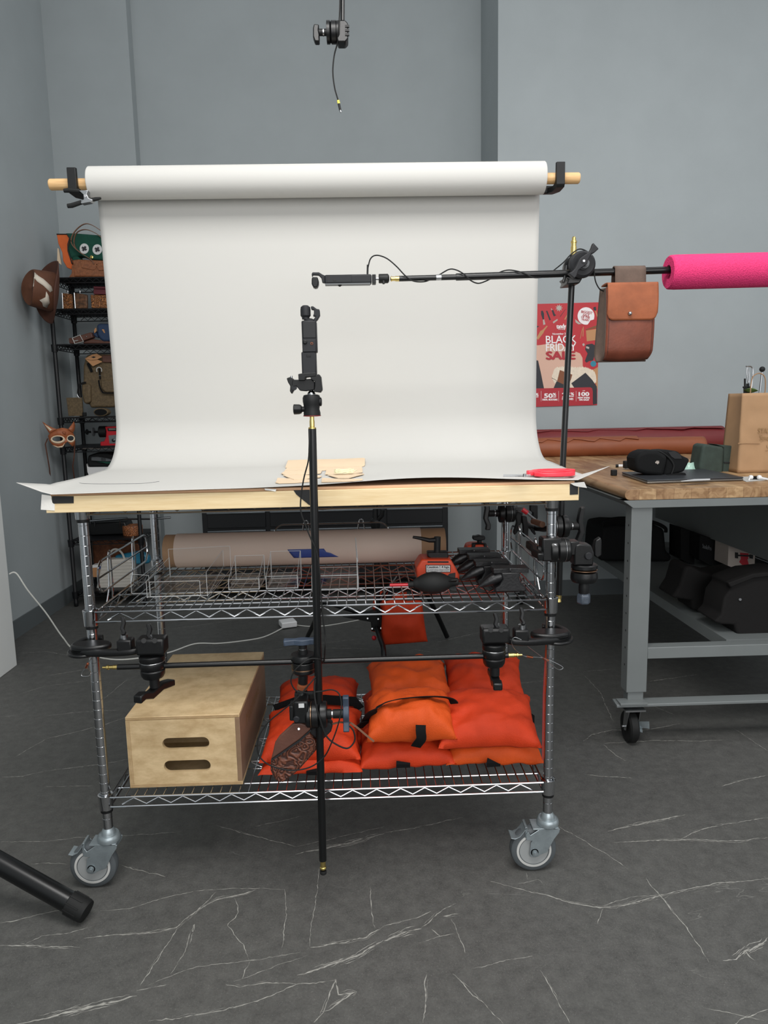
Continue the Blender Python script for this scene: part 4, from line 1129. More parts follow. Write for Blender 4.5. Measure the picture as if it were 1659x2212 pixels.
MB().lathe((cxx, cyy, zf(1282)), (0, 0, 1), [(.0125, 0), (.0135, .010), (.0135, .018), (.012, .028)], 18).build('stem', 'black_plastic', ph)
MB().lathe((cxx, cyy, zf(1304)), (0, 0, 1), [(.014, 0), (.018, .003), (.018, .024), (.013, .029)], 6).build('knob', 'clear_grey_knob', ph, bevel=.002)

p2 = grip_head('black clamp head with an upturned handle on the upright pole under the board', PY(1212, 1137, .275), (-1, 0, 0), (.35, 0, 1), 1.0, 'black_paint', 'S', ring='steel', sh=.03, block=False, group='clamp heads under the table board')
MB().tube([PY(1196, 1137, .29), PY(1176, 1143, .36), PY(1150, 1140, .45), PY(1120, 1118, .58)], .009, 12).build('arm', 'black_paint', p2)
mb = MB(); mb.cyl(PY(1172, 1133, .33), PY(1152, 1126, .40), .0092); mb.build('leather_shim', 'leather_strap', p2)
p3 = grip_head('black clamp head with a left pointing handle on the right back post of the cart', PY(1090, 1108, PD), (1, 0, 0), (0, .1, 1), 1.0, 'black_paint', 'S', ring='steel', sh=.034, block=True, group='clamp heads under the table board')
oc = thing('spring_clamp', 'large black plastic spring clamp with a red tipped bar hanging at the right ledge', 'clamp', PY(1130, 1135, .42))
YO = .42
mb = MB(); poly_px(mb, [(1118, 1105), (1128, 1108), (1126, 1130), (1118, 1150), (1112, 1156), (1110, 1150), (1117, 1130), (1115, 1115)], YO, .02); mb.build('jaw', 'black_plastic', oc, bevel=.002)
mb = MB(); poly_px(mb, [(1128, 1115), (1138, 1116), (1142, 1138), (1141, 1160), (1131, 1160), (1131, 1138)], YO-.01, .022); mb.build('jaw', 'black_plastic', oc, bevel=.002)
mb = MB(); poly_px(mb, [(1146, 1092), (1162, 1092), (1162, 1120), (1156, 1126), (1150, 1124), (1152, 1108), (1146, 1104)], YO-.01, .02); mb.build('block', 'black_plastic', oc, bevel=.002)
mb = MB(); poly_px(mb, [(1146, 1140), (1154, 1143), (1158, 1154), (1155, 1156), (1148, 1148)], YO-.012, .012); mb.build('trigger', 'black_plastic', oc, bevel=.001)
MB().tube([PY(1128, 1100, YO-.02), PY(1139, 1108, YO-.02)], .0075, 10).build('red_tip', 'red_plastic', oc)
MB().tube([PY(1139, 1108, YO-.02), PY(1160, 1126, YO-.02)], .0042, 8).build('bar', 'steel', oc)
MB().tube([PY(1140, 1138, YO), PY(1180, 1140, YO)], .0055, 8).build('shaft', 'black_plastic', oc)

# steel safety wires
def wire(label, pts, sleeves):
    t = thing('safety_wire', label, 'wire', PY(*pts[0]), 'safety wires')
    MB().tube(spline([PY(*p) for p in pts], 8), .0010, 6).build('strand', 'steel', t)
    for a, b in sleeves: MB().cyl(PY(*a), PY(*b), .0032, n=10).build('crimp', 'copper', t)
wire('thin steel safety wire looped at the left c clamp', [(252, 1406, -.075), (232, 1404, -.09), (205, 1414, -.09), (192, 1430, -.075), (187, 1442, -.06), (178, 1452, -.05), (177, 1460, -.05), (192, 1460, -.05), (196, 1452, -.045), (186, 1442, -.06)], [((190, 1433, -.072), (186, 1442, -.06))])
wire('thin steel safety wire trailing from the right c clamp', [(1126, 1382, -.12), (1112, 1377, -.12), (1105, 1386, -.115), (1112, 1402, -.10), (1130, 1416, -.08), (1143, 1419, -.07), (1172, 1421, -.04), (1200, 1432, -.03), (1216, 1442, -.03), (1205, 1446, -.04), (1180, 1426, -.045), (1140, 1396, -.06)], [((1138, 1418, -.072), (1150, 1420, -.066)), ((1174, 1422, -.04), (1184, 1427, -.036))])
# ------------------------------------------------------------------ wooden box on the lower shelf
ZS = .2635
bxr = thing('apple_box', 'pale plywood box with two hand slots on the lower shelf of the cart', 'box', (-.38, .26, ZS))
x0, x1, y0, y1, z0, z1 = -.531, -.231, .02, .510, ZS, ZS+.200
T = .0125
def slot_panel(yf):
    """front panel with two rounded slots cut right through"""
    mb = MB(); bm = mb.bm
    a, b = x0+T, x1-T; c, d = z0+T*.8, z1-T*.8
    loops = []
    for zc in (z0+.058, z0+.122):
        xc = (x0+x1)/2+.005; hw, hh = .062, .0165
        pts = []
        for i in range(13):
            an = -PI/2+PI*i/12; pts.append((xc+hw-hh+hh*math.cos(an), zc+hh*math.sin(an)))
        for i in range(13):
            an = PI/2+PI*i/12; pts.append((xc-hw+hh+hh*math.cos(an), zc+hh*math.sin(an)))
        loops.append(pts)
    def ring(y):
        es = []
        o = [bm.verts.new((px, y, pz)) for px, pz in ((a, c), (b, c), (b, d), (a, d))]
        L = [[bm.verts.new((px, y, pz)) for px, pz in lp_] for lp_ in loops]
        for vs in [o]+L:
            for i in range(len(vs)): es.append(bm.edges.new((vs[i], vs[(i+1) % len(vs)])))
        bmesh.ops.triangle_fill(bm, use_beauty=True, edges=es)
        return o, L
    o1, L1 = ring(yf); o2, L2 = ring(yf+T)
    for A, B in [(o1, o2)]+list(zip(L1, L2)):
        for i in range(len(A)):
            j = (i+1) % len(A); mb.face((A[i], A[j], B[j], B[i]))
    return mb
slot_panel(y0).build('front_panel', 'birch_ply', bxr, angle=25)
slot_panel(y1-T).build('back_panel', 'birch_ply', bxr, angle=25)
MB().box(((x0+x1)/2, (y0+y1)/2, z1-T*.4), (x1-x0, y1-y0, T*.8)).build('top_panel', 'birch_ply', bxr, bevel=.0015)
MB().box(((x0+x1)/2, (y0+y1)/2, z0+T*.4), (x1-x0, y1-y0, T*.8)).build('bottom_panel', 'birch_ply', bxr, bevel=.001)
MB().box(((x0+x1)/2, (y0+y1)/2, (z0+z1)/2-.012), (x1-x0-2*T, .012, z1-z0-2*T-.02)).build('divider', 'birch_ply', bxr)
for x, m_ in ((x0+T/2, 'birch_ply'), (x1-T/2, 'birch_side')): MB().box((x, (y0+y1)/2, (z0+z1)/2), (T, y1-y0, z1-z0-T*1.6)).build('side_panel', m_, bxr, bevel=.0008)
mb = MB()
for k in (1, 2, 3):
    zz_ = z1-T*.8*k/3.7; mb.box(((x0+x1)/2, y0-.0001, zz_), (x1-x0-.004, .0008, .0007))
    zz_ = z0+T*.8*k/3.7; mb.box(((x0+x1)/2, y0-.0001, zz_), (x1-x0-.004, .0008, .0007))
    for xx_, sg in ((x0, 1), (x1, -1)): mb.box((xx_+sg*T*k/3.7, y0-.0001, (z0+z1)/2), (.0007, .0008, z1-z0-.022))
mb.build('ply_lines', 'ply_edge_dark', bxr)
mb = MB(); write(mb, 'Matthews', lambda a, b: (x1+.0004, y0+.10+a, ZS+.155-b), 0, 0, .24, .036, 0, 0); mb.build('stamped_name', 'ply_edge_dark', bxr)

# ------------------------------------------------------------------ orange sandbags
def pillow(mb, c, w, d, h, rx=0, rz=0, seed=0, ry=0, wr=1, flat=.1, droop=0):
    R = Matrix.Rotation(rz, 3, 'Z') @ Matrix.Rotation(rx, 3, 'X') @ Matrix.Rotation(ry, 3, 'Y')
    n = 30; c = V3(c)
    for side in (1, -1):
        def f(u, v, side=side):
            a, b = 2*u-1, 2*v-1
            a = math.copysign(abs(a)**.85, a); b = math.copysign(abs(b)**.85, b)
            px = a*(1-.085*(1-b*b)*0-.07*(1-abs(b)**2.2)*abs(a)**3)
            py = b*(1-.09*(1-abs(a)**2.2)*abs(b)**3)
            e = (1-abs(a)**3.2)*(1-abs(b)**3.2)
            z = max(0, e)**.48
            edge = max(abs(a), abs(b))**4
            q = V3((px*w*9+seed*3.1, py*d*9+seed, side*2.0+seed*.7))
            wv = noise.noise(q*1.3)*.12 + noise.noise(q*3.2)*.06*(1+edge) - .10*(1-abs(noise.noise(q*1.9+V3((9, 3, seed))))*2.2)**4*(.35+edge)
            # puckers along the seam
            pk = .10*edge*math.sin(13*(a if abs(b) > abs(a) else b)+seed)*(e > .003)
            z = z*(1+wv*wr) + pk*wr*e**.3
            if e <= 1e-6: z = 0
            zz_ = side*z*h/2
            if side < 0: zz_ *= flat+.25
            q2 = noise.noise(V3((px*3+seed, py*3, seed*2.2)))
            zz_ += .008*q2*wr - droop*b*b*(b < 0)
            return c + R @ V3((px*w/2*(1+.02*noise.noise(V3((b*4, seed, 0)))), py*d/2, zz_))
        mb.grid(f, n, n)
    return mb
def sandbag(label, halves, m_='orange_nylon', extras=(), grp='orange sandbags on the lower shelf', seed=0):
    t = thing('sandbag', label, 'sandbag', (halves[0][0][0], halves[0][0][1], ZS), grp)
    for i, (c, w, d, h, rx, rz) in enumerate(halves):
        pillow(MB(), c, w, d, h, rx, rz, seed+i*2.7).build('pouch', m_, t, merge=.0004, angle=70)
    for pts, w, up in extras:
        MB().strap([V3(p) for p in pts], w, .0022, up).build('strap', 'webbing', t)
    return t
A = math.radians
sandbag('orange sandbag at the bottom of the left pile on the lower shelf', [((-.048, .150, .280), .285, .24, .075, 0, A(-1)), ((-.045, .385, .280), .27, .24, .080, 0, A(2))], seed=1,
        extras=[([PY(676, 1662, 0.044), PY(676, 1667, 0.036), PY(676, 1674, 0.038)], 0.036, (0, 1, 0))])
sandbag('orange sandbag lying on top of the left pile, behind the tooled leather pouch', [((-.050, .152, .330), .278, .215, .115, A(12), A(-1)), ((-.048, .375, .345), .262, .225, .115, A(4), A(1))], seed=3,
        extras=[([(-.17, .262, .368), (-.10, .262, .392), (-.02, .262, .394), (.07, .262, .385), (.085, .262, .36)], .03, (0, 1, 0))])
sandbag('orange sandbag at the bottom of the middle pile on the lower shelf', [((.213, .176, .282), .272, .25, .115, 0, A(1)), ((.215, .42, .284), .25, .24, .12, 0, 0)], seed=5,
        extras=[([PY(871, 1646, 0.044), PY(871, 1651, 0.036), PY(871, 1658, 0.038)], 0.038, (0, 1, 0))])
ctop = sandbag('brighter orange sandbag on top of the middle pile with a black strap and tab', [((.228, .128, .384), .250, .19, .150, A(12), A(-1)), ((.240, .360, .395), .258, .225, .13, A(12), A(2))], 'orange_bright', seed=8)
MB().strap(spline([PY(790, 1562, .16), PY(803, 1541, .065), PY(826, 1521, .070), PY(858, 1511, .085), PY(905, 1506, .10), PY(945, 1505, .10), PY(972, 1509, .10), PY(982, 1520, .10)], 6), .030, .0024, (0, .5, 1)).build('strap', 'webbing', ctop)
MB().strap(spline([PY(909, 1566, .012), PY(909, 1580, .006), PY(910, 1596, .006), PY(903, 1606, .012), PY(898, 1613, .022)], 5), .027, .0024, (0, 1, .4)).build('tab', 'webbing', ctop)
MB().strap([PY(775, 1572, .14), PY(788, 1560, .13), PY(800, 1558, .12)], .03, .003, (0, .5, 1)).build('strap', 'webbing', ctop)
sandbag('orange sandbag at the bottom of the right pile on the lower shelf', [((.462, .176, .282), .275, .255, .110, 0, A(-2)), ((.465, .42, .284), .25, .24, .115, 0, 0)], 'orange_bright', seed=11,
        extras=[([PY(1066, 1644, 0.042), PY(1066, 1649, 0.034), PY(1066, 1656, 0.036)], 0.038, (0, 1, 0))])
sandbag('orange sandbag on top of the right pile beside the right front post', [((.447, .140, .366), .282, .235, .125, A(13), A(-4)), ((.478, .375, .392), .25, .24, .12, A(14), A(-6))], seed=14,
        extras=[([PY(1060, 1520, .25), PY(1090, 1514, .255), PY(1118, 1512, .26), PY(1134, 1522, .265)], .022, (0, .5, 1)), ([PY(1137, 1542, .26), PY(1148, 1548, .25), PY(1147, 1570, .24)], .02, (0, 1, 0))])

# ------------------------------------------------------------------ things on the middle shelf
ZM = SH[1]+.0012
kr = thing('paper_tube_roll', 'spare grey paper roll on a brown cardboard tube lying on the middle shelf', 'paper roll', (-.07, .47, ZM))
R2 = .052; yr = .475
xa, xb, xc_, xd = PY(360, 1193, yr).x, PY(384, 1193, yr).x, PY(908, 1180, yr).x, PY(960, 1180, yr).x
MB().lathe((xa, yr, ZM+R2), (1, 0, 0), [(R2*.82, 0), (R2, 0), (R2, xb-xa+.01), (R2*.82, xb-xa+.01)], 48).build('tube_end', 'kraft', kr)
MB().lathe((xb, yr, ZM+R2), (1, 0, 0), [(R2*.8, 0), (R2+.0025, 0), (R2+.0025, xc_-xb), (R2*.8, xc_-xb)], 56).build('paper', 'roll_paper', kr)
MB().lathe((xc_-.01, yr, ZM+R2), (1, 0, 0), [(R2*.82, 0), (R2, 0), (R2, xd-xc_+.01), (R2*.82, xd-xc_+.01)], 48).build('tube_end', 'kraft', kr)
def on_roll(px, ang, r=R2+.0032): return V3((px, yr-r*math.cos(ang), ZM+R2+r*math.sin(ang)))
xt0, xt1 = PY(622, 1208, yr-.05).x, PY(706, 1208, yr-.05).x
mb = MB()
mb.grid(lambda u, v: on_roll(xt0+.012*v*1.6+(xt1-xt0+(.030*(v-.4) if v > .4 else -.008))*u, .10-.52*v, R2+.0036), 12, 8)
mb.build('blue_tape', 'tape_blue', kr, solid=.0006)

# clear acrylic pieces
def pane(t, pts, n, th=.0025):
    n = V3(n)*th; mb = MB(); mb.prism(pts, n); mb.build('pane', 'acrylic', t)
    eb = MB(); P = [V3(p)+n*.5 for p in pts]
    for a, b in zip(P, P[1:]+P[:1]): eb.tube([a, b], th*.26, 5)
    eb.build('edge', 'acrylic_edge', t)
ac = thing('acrylic_tray', 'large clear acrylic tray with slanted side walls at the left of the middle shelf', 'tray', (-.38, .2, ZM))
ax0, ax1, ay0, ay1 = -.475, -.312, .095, .335
pane(ac, [(ax0, ay0, ZM+.001), (ax1, ay0, ZM+.001), (ax1, ay1, ZM+.001), (ax0, ay1, ZM+.001)], (0, 0, 1))
pane(ac, [(ax0, ay0, ZM), (ax0, ay1, ZM), (ax0, ay1, ZM+.06), (ax0, ay0, ZM+.045)], (1, 0, 0))
pane(ac, [(ax0+.01, ay0+.002, ZM+.003), (ax1-.02, ay0+.002, ZM+.003), (ax1-.02, ay0+.002, ZM+.043), (ax0+.01, ay0+.002, ZM+.043)], (0, -1, 0))
pane(ac, [(ax1, ay0, ZM), (ax1+.004, ay1-.02, ZM+.035), (ax1+.004, ay1-.02, ZM+.082), (ax1, ay0, ZM+.066)], (-1, 0, 0))
pane(ac, [(ax0, ay1, ZM), (ax1+.02, ay1, ZM), (ax1+.02, ay1, ZM+.09), (ax0-.06+.06, ay1, ZM+.085)], (0, -1, 0))
pane(ac, [(ax0-.055, ay0+.05, ZM+.001), (ax0-.006, ay0+.05, ZM+.001), (ax0-.006, ay0+.05, ZM+.05), (ax0-.055, ay0+.05, ZM+.056)], (0, -1, 0))
def acr_box(label, bx, by, w, d, h, tall):
    t = thing('acrylic_box', label, 'acrylic box', (bx, by, ZM), 'acrylic boxes on the middle shelf')
    X0, X1, Y0, Y1 = bx-w/2, bx+w/2, by-d/2, by+d/2
    pane(t, [(X0, Y0, ZM+.001), (X1, Y0, ZM+.001), (X1, Y1, ZM+.001), (X0, Y1, ZM+.001)], (0, 0, 1))
    pane(t, [(X0, Y0, ZM), (X1, Y0, ZM), (X1, Y0, ZM+h), (X0, Y0, ZM+h)], (0, 1, 0))
    pane(t, [(X0, Y1, ZM), (X1, Y1, ZM), (X1, Y1, ZM+tall), (X0, Y1, ZM+tall)], (0, -1, 0))
    for x, s_ in ((X0, 1), (X1, -1)): pane(t, [(x, Y0, ZM), (x, Y1, ZM), (x, Y1, ZM+tall), (x, Y0, ZM+h)], (s_, 0, 0))
    for k in (1, 2): pane(t, [(X0+.003, Y0+.02*k, ZM+.012*k), (X1-.003, Y0+.02*k, ZM+.012*k), (X1-.003, Y0+.05+.02*k, ZM+.012*k), (X0+.003, Y0+.05+.02*k, ZM+.012*k)], (0, 0, 1), .0015)
acr_box('small clear acrylic box just right of the slanted tray', -.225, .215, .085, .12, .030, .072)
acr_box('small clear acrylic box left of the front pole, second from the tray', -.120, .215, .088, .12, .036, .082)
at = thing('acrylic_stand', 'clear acrylic stand with a tall bent side wall behind the front pole', 'stand', (.03, .2, ZM))
X0, X1, Y0, Y1 = -.035, .092, .118, .26
pane(at, [(X0, Y0, ZM+.001), (X1, Y0, ZM+.001), (X1, Y1, ZM+.001), (X0, Y1, ZM+.001)], (0, 0, 1))
pane(at, [(X1, Y0, ZM), (X1, Y1, ZM), (X1-.004, Y1, ZM+.095), (X1, Y0+.02, ZM+.085), (X1, Y0, ZM+.07)], (-1, 0, 0), .004)
pane(at, [(X0, Y0, ZM), (X0, Y1, ZM), (X0, Y1, ZM+.09), (X0, Y0, ZM+.07)], (1, 0, 0), .004)
MB().tube([(X1, Y0+.01, ZM+.078), PY(768, 1162, .25)], .0016, 5).build('edge', 'acrylic_edge', at)
pane(at, [(X0, Y0+.004, ZM+.002), (X1, Y0+.004, ZM+.002), (X1, Y0+.004, ZM+.04), (X0, Y0+.004, ZM+.04)], (0, 1, 0))
pane(at, [(X0, Y0+.05, ZM+.03), (X1, Y0+.05, ZM+.03), (X1, Y1, ZM+.032), (X0, Y1, ZM+.032)], (0, 0, 1))

# counterweights
cw = thing('counterweight', 'orange counterweight with a Caution label and black ratchet handle on the middle shelf', 'weight', PZ(945, 1255, ZM), 'orange counterweights')
yw = .19
w_ = lambda pts: [(860+x/5.184, 1120+y/5.184) for x, y in pts]
mb = MB(); poly_px(mb, w_([(215, 690), (205, 555), (262, 460), (590, 460), (648, 555), (690, 640), (690, 690)]), yw, .085); mb.build('body', 'orange_cast', cw, bevel=.006, seg=3)
mb = MB(); poly_px(mb, w_([(330, 480), (565, 480), (565, 496), (330, 496)]), yw-.001, .004); mb.build('slot', 'ink_black', cw)
mb = MB(); poly_px(mb, w_([(308, 520), (588, 520), (588, 604), (310, 608)]), yw-.0012, .002); mb.build('label_border', 'ink_black', cw)
mb = MB(); poly_px(mb, w_([(315, 527), (581, 527), (581, 598), (317, 601)]), yw-.0018, .002); mb.build('label', 'label_white', cw)
mb = MB()
fw_ = lambda x, y: PY(860+x/5.184, 1120+y/5.184, yw-.0022)
write(mb, 'Caution ! 4 kgs.', fw_, 322, 531, 576, 562, 1.3)
write(mb, 'To avoid injury always handle', fw_, 322, 568, 574, 578, .6); write(mb, 'with care, counter weight is heavy', fw_, 322, 583, 568, 592, .6)
mb.build('label_print', 'ink_black', cw)
mb = MB(); poly_px(mb, w_([(330, 380), (560, 380), (568, 440), (530, 462), (380, 455), (330, 430)]), yw+.025, .035); mb.build('clamp_plate', 'black_plastic', cw, bevel=.003)
MB().cyl(PY(*w_([(436, 400)])[0], yw+.035), PY(*w_([(436, 355)])[0], yw+.035), .0075).build('screw', 'steel', cw)
MB().cyl(PY(*w_([(436, 375)])[0], yw+.035), PY(*w_([(440, 205)])[0], yw+.035), .0095).build('ratchet_hub', 'black_plastic', cw)
MB().tube([PY(*w_([(430, 240)])[0], yw+.035), PY(*w_([(350, 245)])[0], yw+.035), PY(*w_([(250, 222)])[0], yw+.035), PY(*w_([(165, 208)])[0], yw+.035)], .0065, 12, scales=[1.2, 1.0, .8, .6]).build('ratchet_lever', 'black_plastic', cw)
c2 = thing('counterweight', 'small red orange counterweight with a black knob at the back of the middle shelf', 'weight', PZ(1035, 1215, ZM), 'orange counterweights')
yw = .50
mb = MB(); poly_px(mb, w_([(810, 470), (757, 370), (780, 305), (830, 292), (960, 290), (1008, 320), (1030, 365), (1000, 470)]), yw, .06); mb.build('body', 'orange_cast', c2, bevel=.005)
mb = MB(); poly_px(mb, w_([(822, 330), (835, 280), (990, 282), (1000, 335), (962, 318), (962, 292), (868, 292), (868, 318)]), yw-.006, .02); mb.build('clamp_plate', 'black_plastic', c2, bevel=.002)
MB().cyl(PY(*w_([(910, 300)])[0], yw+.02), PY(*w_([(910, 240)])[0], yw+.02), .008).build('screw', 'black_plastic', c2)
mb = MB(); poly_px(mb, w_([(838, 240), (842, 200), (880, 200), (905, 190), (940, 200), (975, 200), (978, 240), (930, 250), (880, 250)]), yw+.008, .026); mb.build('knob', 'black_plastic', c2, bevel=.003)

# air blower
ab = thing('air_blower', 'black rubber bulb air blower with a red nozzle lying on the middle shelf', 'air blower', PZ(935, 1283, ZM))
q0, q1 = PY(893, 1261, .075), PY(984, 1257, .075)
d = q1-q0; L = d.length
rb = [(.010, 0), (.014, .006)] + [(.029*math.sin(PI*(.14+.74*i/16))**.9+.001, .008+(L-.02)*i/16) for i in range(17)] + [(.011, L-.006), (.011, L+.006), (.006, L+.008)]
MB().lathe(q0, d, rb, 32).build('bulb', 'black_rubber', ab)
MB().cyl(PY(842, 1264, .078), PY(884, 1263, .076), .0042).build('nozzle', 'red_plastic', ab)
MB().cyl(PY(882, 1263, .076), PY(894, 1262, .075), .0085).build('collar', 'black_rubber', ab)
for ang in (.9, 2.6, 4.2):
    u_, v_, a_ = frame(d)
    n_ = u_*math.cos(ang)+v_*math.sin(ang); b0 = q0+d*.78
    MB().prism([b0+n_*.014, b0+n_*.024+d*.10, b0+n_*.026+d*.24, b0+n_*.010+d*.22], d.cross(n_).normalized()*.004).build('fin', 'black_rubber', ab, bevel=.001)

# small anvils
def anvil(label, base):
    t = thing('anvil', label, 'anvil', base, 'small black anvils')
    b = V3(base); P = lambda x, y, z: b+V3((x, y, z))*1.14
    mb = MB()
    mb.prism([P(-.036, -.022, 0), P(.036, -.022, 0), P(.036, -.022, .010), P(.026, -.022, .016), P(.020, -.022, .030), P(.022, -.022, .046), P(-.022, -.022, .046), P(-.018, -.022, .030), P(-.026, -.022, .016), P(-.036, -.022, .010)], (0, .044, 0))
    mb.build('body', 'anvil_black', t, bevel=.003)
    mb = MB()
    out = [(-.040, -.020), (-.012, -.020), (0, -.016), (.012, -.020), (.042, -.020), (.042, .020), (.012, .020), (0, .017), (-.012, .020), (-.040, .020)]
    mb.prism([P(x, y, .044) for x, y in out], (0, 0, .013))
    mb.build('face', 'anvil_black', t, bevel=.0015)
    MB().tube([P(-.016, 0, .034), P(-.030, -.002, .031), P(-.044, -.004, .025), P(-.060, -.006, .017), P(-.074, -.008, .010)], .019, 18, scales=[1, .95, .8, .5, .12]).build('horn', 'anvil_black', t)
    return t
av = anvil('small black anvil nearest the shelf front edge, first of the row of four', (.497, .078, ZM))
for lab, loc in (('small black anvil, second from the shelf front edge in the row of four', (.463, .165, ZM)), ('small black anvil, third from the shelf front edge in the row of four', (.457, .250, ZM)), ('small black anvil farthest back in the row of four', (.440, .335, ZM))):
    copy_tree(av, loc, lab)

# ------------------------------------------------------------------ on the paper: leather cutouts, string, scissors
ZP = BT+.0052
def cut(label, pts, lift=0, name='leather_piece', bend=0):
    mb = MB()
    P = []
    for a, b in pts:
        p = on_sheet(a, b, .0012+lift); P.append(p)
    mb.prism(P, (0, 0, .0022))
    return tag(mb.build(name, 'veg_leather', bevel=.0004), label, 'leather piece', 'cut leather pieces on the paper')
c8 = lambda L: [(580+x/6.9125, 970+y/6.91) for x, y in L]
cut('longest pale leather strip at the back of the cut pieces on the paper', c8([(290, 176), (600, 165), (1000, 160), (1420, 140), (1442, 150), (1440, 250), (1420, 262), (900, 275), (300, 286), (250, 284)]))
cut('pale leather strip lying just in front of the longest strip', c8([(275, 290), (800, 280), (1396, 268), (1398, 296), (1000, 318), (780, 326), (240, 330)]))
cut('pale leather piece with a pointed left end, left of the front pole', c8([(245, 336), (800, 330), (780, 368), (620, 380), (250, 390), (190, 372)]), .0015)
cut('pale boat shaped leather piece at the left of the front pole', c8([(215, 394), (500, 392), (800, 410), (770, 426), (620, 440), (480, 462), (380, 464), (290, 430)]), .0015)
cut('pale leather strip nearest the board edge at the left of the front pole', c8([(135, 440), (330, 450), (620, 462), (630, 492), (400, 512), (150, 518), (105, 510)]))
cut('pale leather piece under the string bundle, right of the front pole', c8([(870, 308), (1400, 296), (1405, 352), (1260, 372), (845, 384)]), .0015)
cut('pale boat shaped leather piece at the right of the front pole', c8([(880, 392), (1400, 374), (1430, 380), (1300, 412), (1200, 440), (1040, 442), (930, 410)]), .0015)
cut('pale leather strip nearest the board edge at the right of the front pole', c8([(800, 440), (1100, 458), (1400, 452), (1408, 466), (1260, 486), (790, 500)]))
st = MB(); c0 = on_sheet(*c8([(1130, 372)])[0], .006)
for k in range(9):
    pts = []
    for i in range(14):
        a = 2*PI*i/14
        pts.append(c0+V3((.026*math.cos(a)+.004*noise.noise(V3((k, i*.6, 0))), .012*math.sin(a)+(k-4)*.0016, .004+.004*noise.noise(V3((k*2, i*.7, 4)))+.001*k)))
    st.tube(pts, .0008, 5, closed=True)
st.tube(spline([c0+V3((.02, 0, .006)), c0+V3((.035, .01, .009)), c0+V3((.03, .02, .006)), c0+V3((.012, .015, .004))]), .0008, 5)
tag(st.build('string_bundle', 'string'), 'small bundle of pale waxed string on the cut leather pieces', 'string')

sx_ = thing('scissors', 'red handled scissors lying on the right end of the white paper', 'scissors', on_sheet(1165, 1033))
P = lambda a, b, l=.008: on_sheet(a, b, l)
mb = MB(); mb.prism([P(1087, 1029, .010), P(1120, 1026.5, .011), P(1146, 1029, .012), P(1146, 1032, .012), P(1115, 1030.5, .011)], (0, 0, .0022)); mb.build('blade', 'steel', sx_)
mb = MB(); mb.prism([P(1087, 1030, .007), P(1118, 1031, .008), P(1146, 1032, .009), P(1146, 1036, .009), P(1112, 1034.5, .008)], (0, 0, .0022)); mb.build('blade', 'steel', sx_)
MB().cyl(P(1133, 1030, .008), P(1133, 1030, .0155), .004).build('pivot', 'steel', sx_)
def ringh(cx, cy, rx, ry, z):
    return [V3((cx+rx*math.cos(2*PI*i/28), cy+ry*math.sin(2*PI*i/28), z)) for i in range(28)]
pc = on_sheet(1195, 1031, 0); ZP = pc.z+.001
MB().sweep(ringh(pc.x+.006, pc.y+.022, .050, .026, ZP+.012), [(-.005, -.007), (.005, -.007), (.005, .007), (-.005, .007)], (0, 0, 1), closed=True).build('handle', 'scissor_red', sx_, bevel=.002)
MB().sweep(ringh(pc.x+.000, pc.y-.012, .046, .020, ZP+.009), [(-.005, -.007), (.005, -.007), (.005, .007), (-.005, .007)], (0, 0, 1), closed=True).build('handle', 'scissor_red', sx_, bevel=.002)
mb = MB(); mb.box((pc.x-.052, pc.y+.006, ZP+.011), (.030, .020, .013)); mb.build('shank', 'scissor_red', sx_, bevel=.003)
hair = cable('loose_thread', [on_sheet(a, b, .0008) for a, b in ((158, 1036), (170, 1043), (200, 1045), (260, 1045), (310, 1044), (344, 1040))], .0005, 'grey_plastic', 'thin stray thread lying on the left part of the white paper')
hair['category'] = 'thread'

# ------------------------------------------------------------------ workbench at the right
bx0, bx1, by0, by1, bz0, bz1 = 1.03, 2.35, .69, 2.72, .9155, .953
wb = thing('workbench', 'grey steel workbench on casters with a butcher block top at the right', 'table', (1.7, 1.7, 0))
mb = MB()
sec = [(by0, bz0), (by0, bz1)]
prof = [(bx0+.018, bz1)] + [(bx0+.018-.0185*math.sin(PI*i/8), (bz0+bz1)/2+.0187*math.cos(PI*i/8)) for i in range(1, 8)] + [(bx0+.018, bz0), (bx1, bz0), (bx1, bz1)]
mb.prism([(x, by0, z) for x, z in prof], (0, by1-by0, 0))
mb.build('wood_top', 'butcher', wb, bevel=.001)
fr = MB()
fr.prism([(bx0-.005, by0-.002, bz0-.001), (bx1, by0-.002, bz0-.001), (bx1, by0-.002, bz0-.028), (bx0+.030, by0-.002, bz0-.028)], (0, .05, 0))
fr.prism([(bx0-.005, by0, bz0-.001), (bx0-.002, by0, bz0-.005), (bx0+.030, by0, bz0-.028), (bx0+.036, by0, bz0-.001)], (0, by1-by0, 0))
fr.build('top_frame', 'grey_steel_paint', wb)
for (lx, ly) in ((1.059, .70), (1.059, 2.6), (2.2, .70), (2.2, 2.6)):
    lg = MB(); lg.box((lx+.0375, ly+.03, .545), (.075, .06, .69)); lg = lg.build('leg', 'grey_steel_paint', wb, bevel=.002)
    ins = MB(); ins.box((lx+.0375, ly+.03, .19), (.058, .045, .10)); ins.build('leg_insert', 'grey_steel_paint', lg, bevel=.001)
    hb = MB()
    for k in range(9): hb.cyl((lx-.0006, ly+.025, .30+k*.065), (lx+.001, ly+.025, .30+k*.065), .004, n=10)
    hb.build('bolt_hole', 'ink_black', lg)
for yy_ in (.70, 2.6): MB().box((1.667, yy_+.029, .347), (1.064, .05, .043)).build('lower_rail', 'grey_steel_paint', wb, bevel=.002)
fo = MB(); fo.prism([(1.02, .685, .149), (2.3, .685, .149), (2.3, .735, .153), (1.02, .735, .153)], (0, 0, .011)); fo.build('foot_rail', 'grey_steel_paint', wb, bevel=.002)
fo = MB(); fo.box((1.08, .70, .165), (.10, .05, .008)); fo.build('foot_plate', 'grey_steel_paint', wb, bevel=.001)
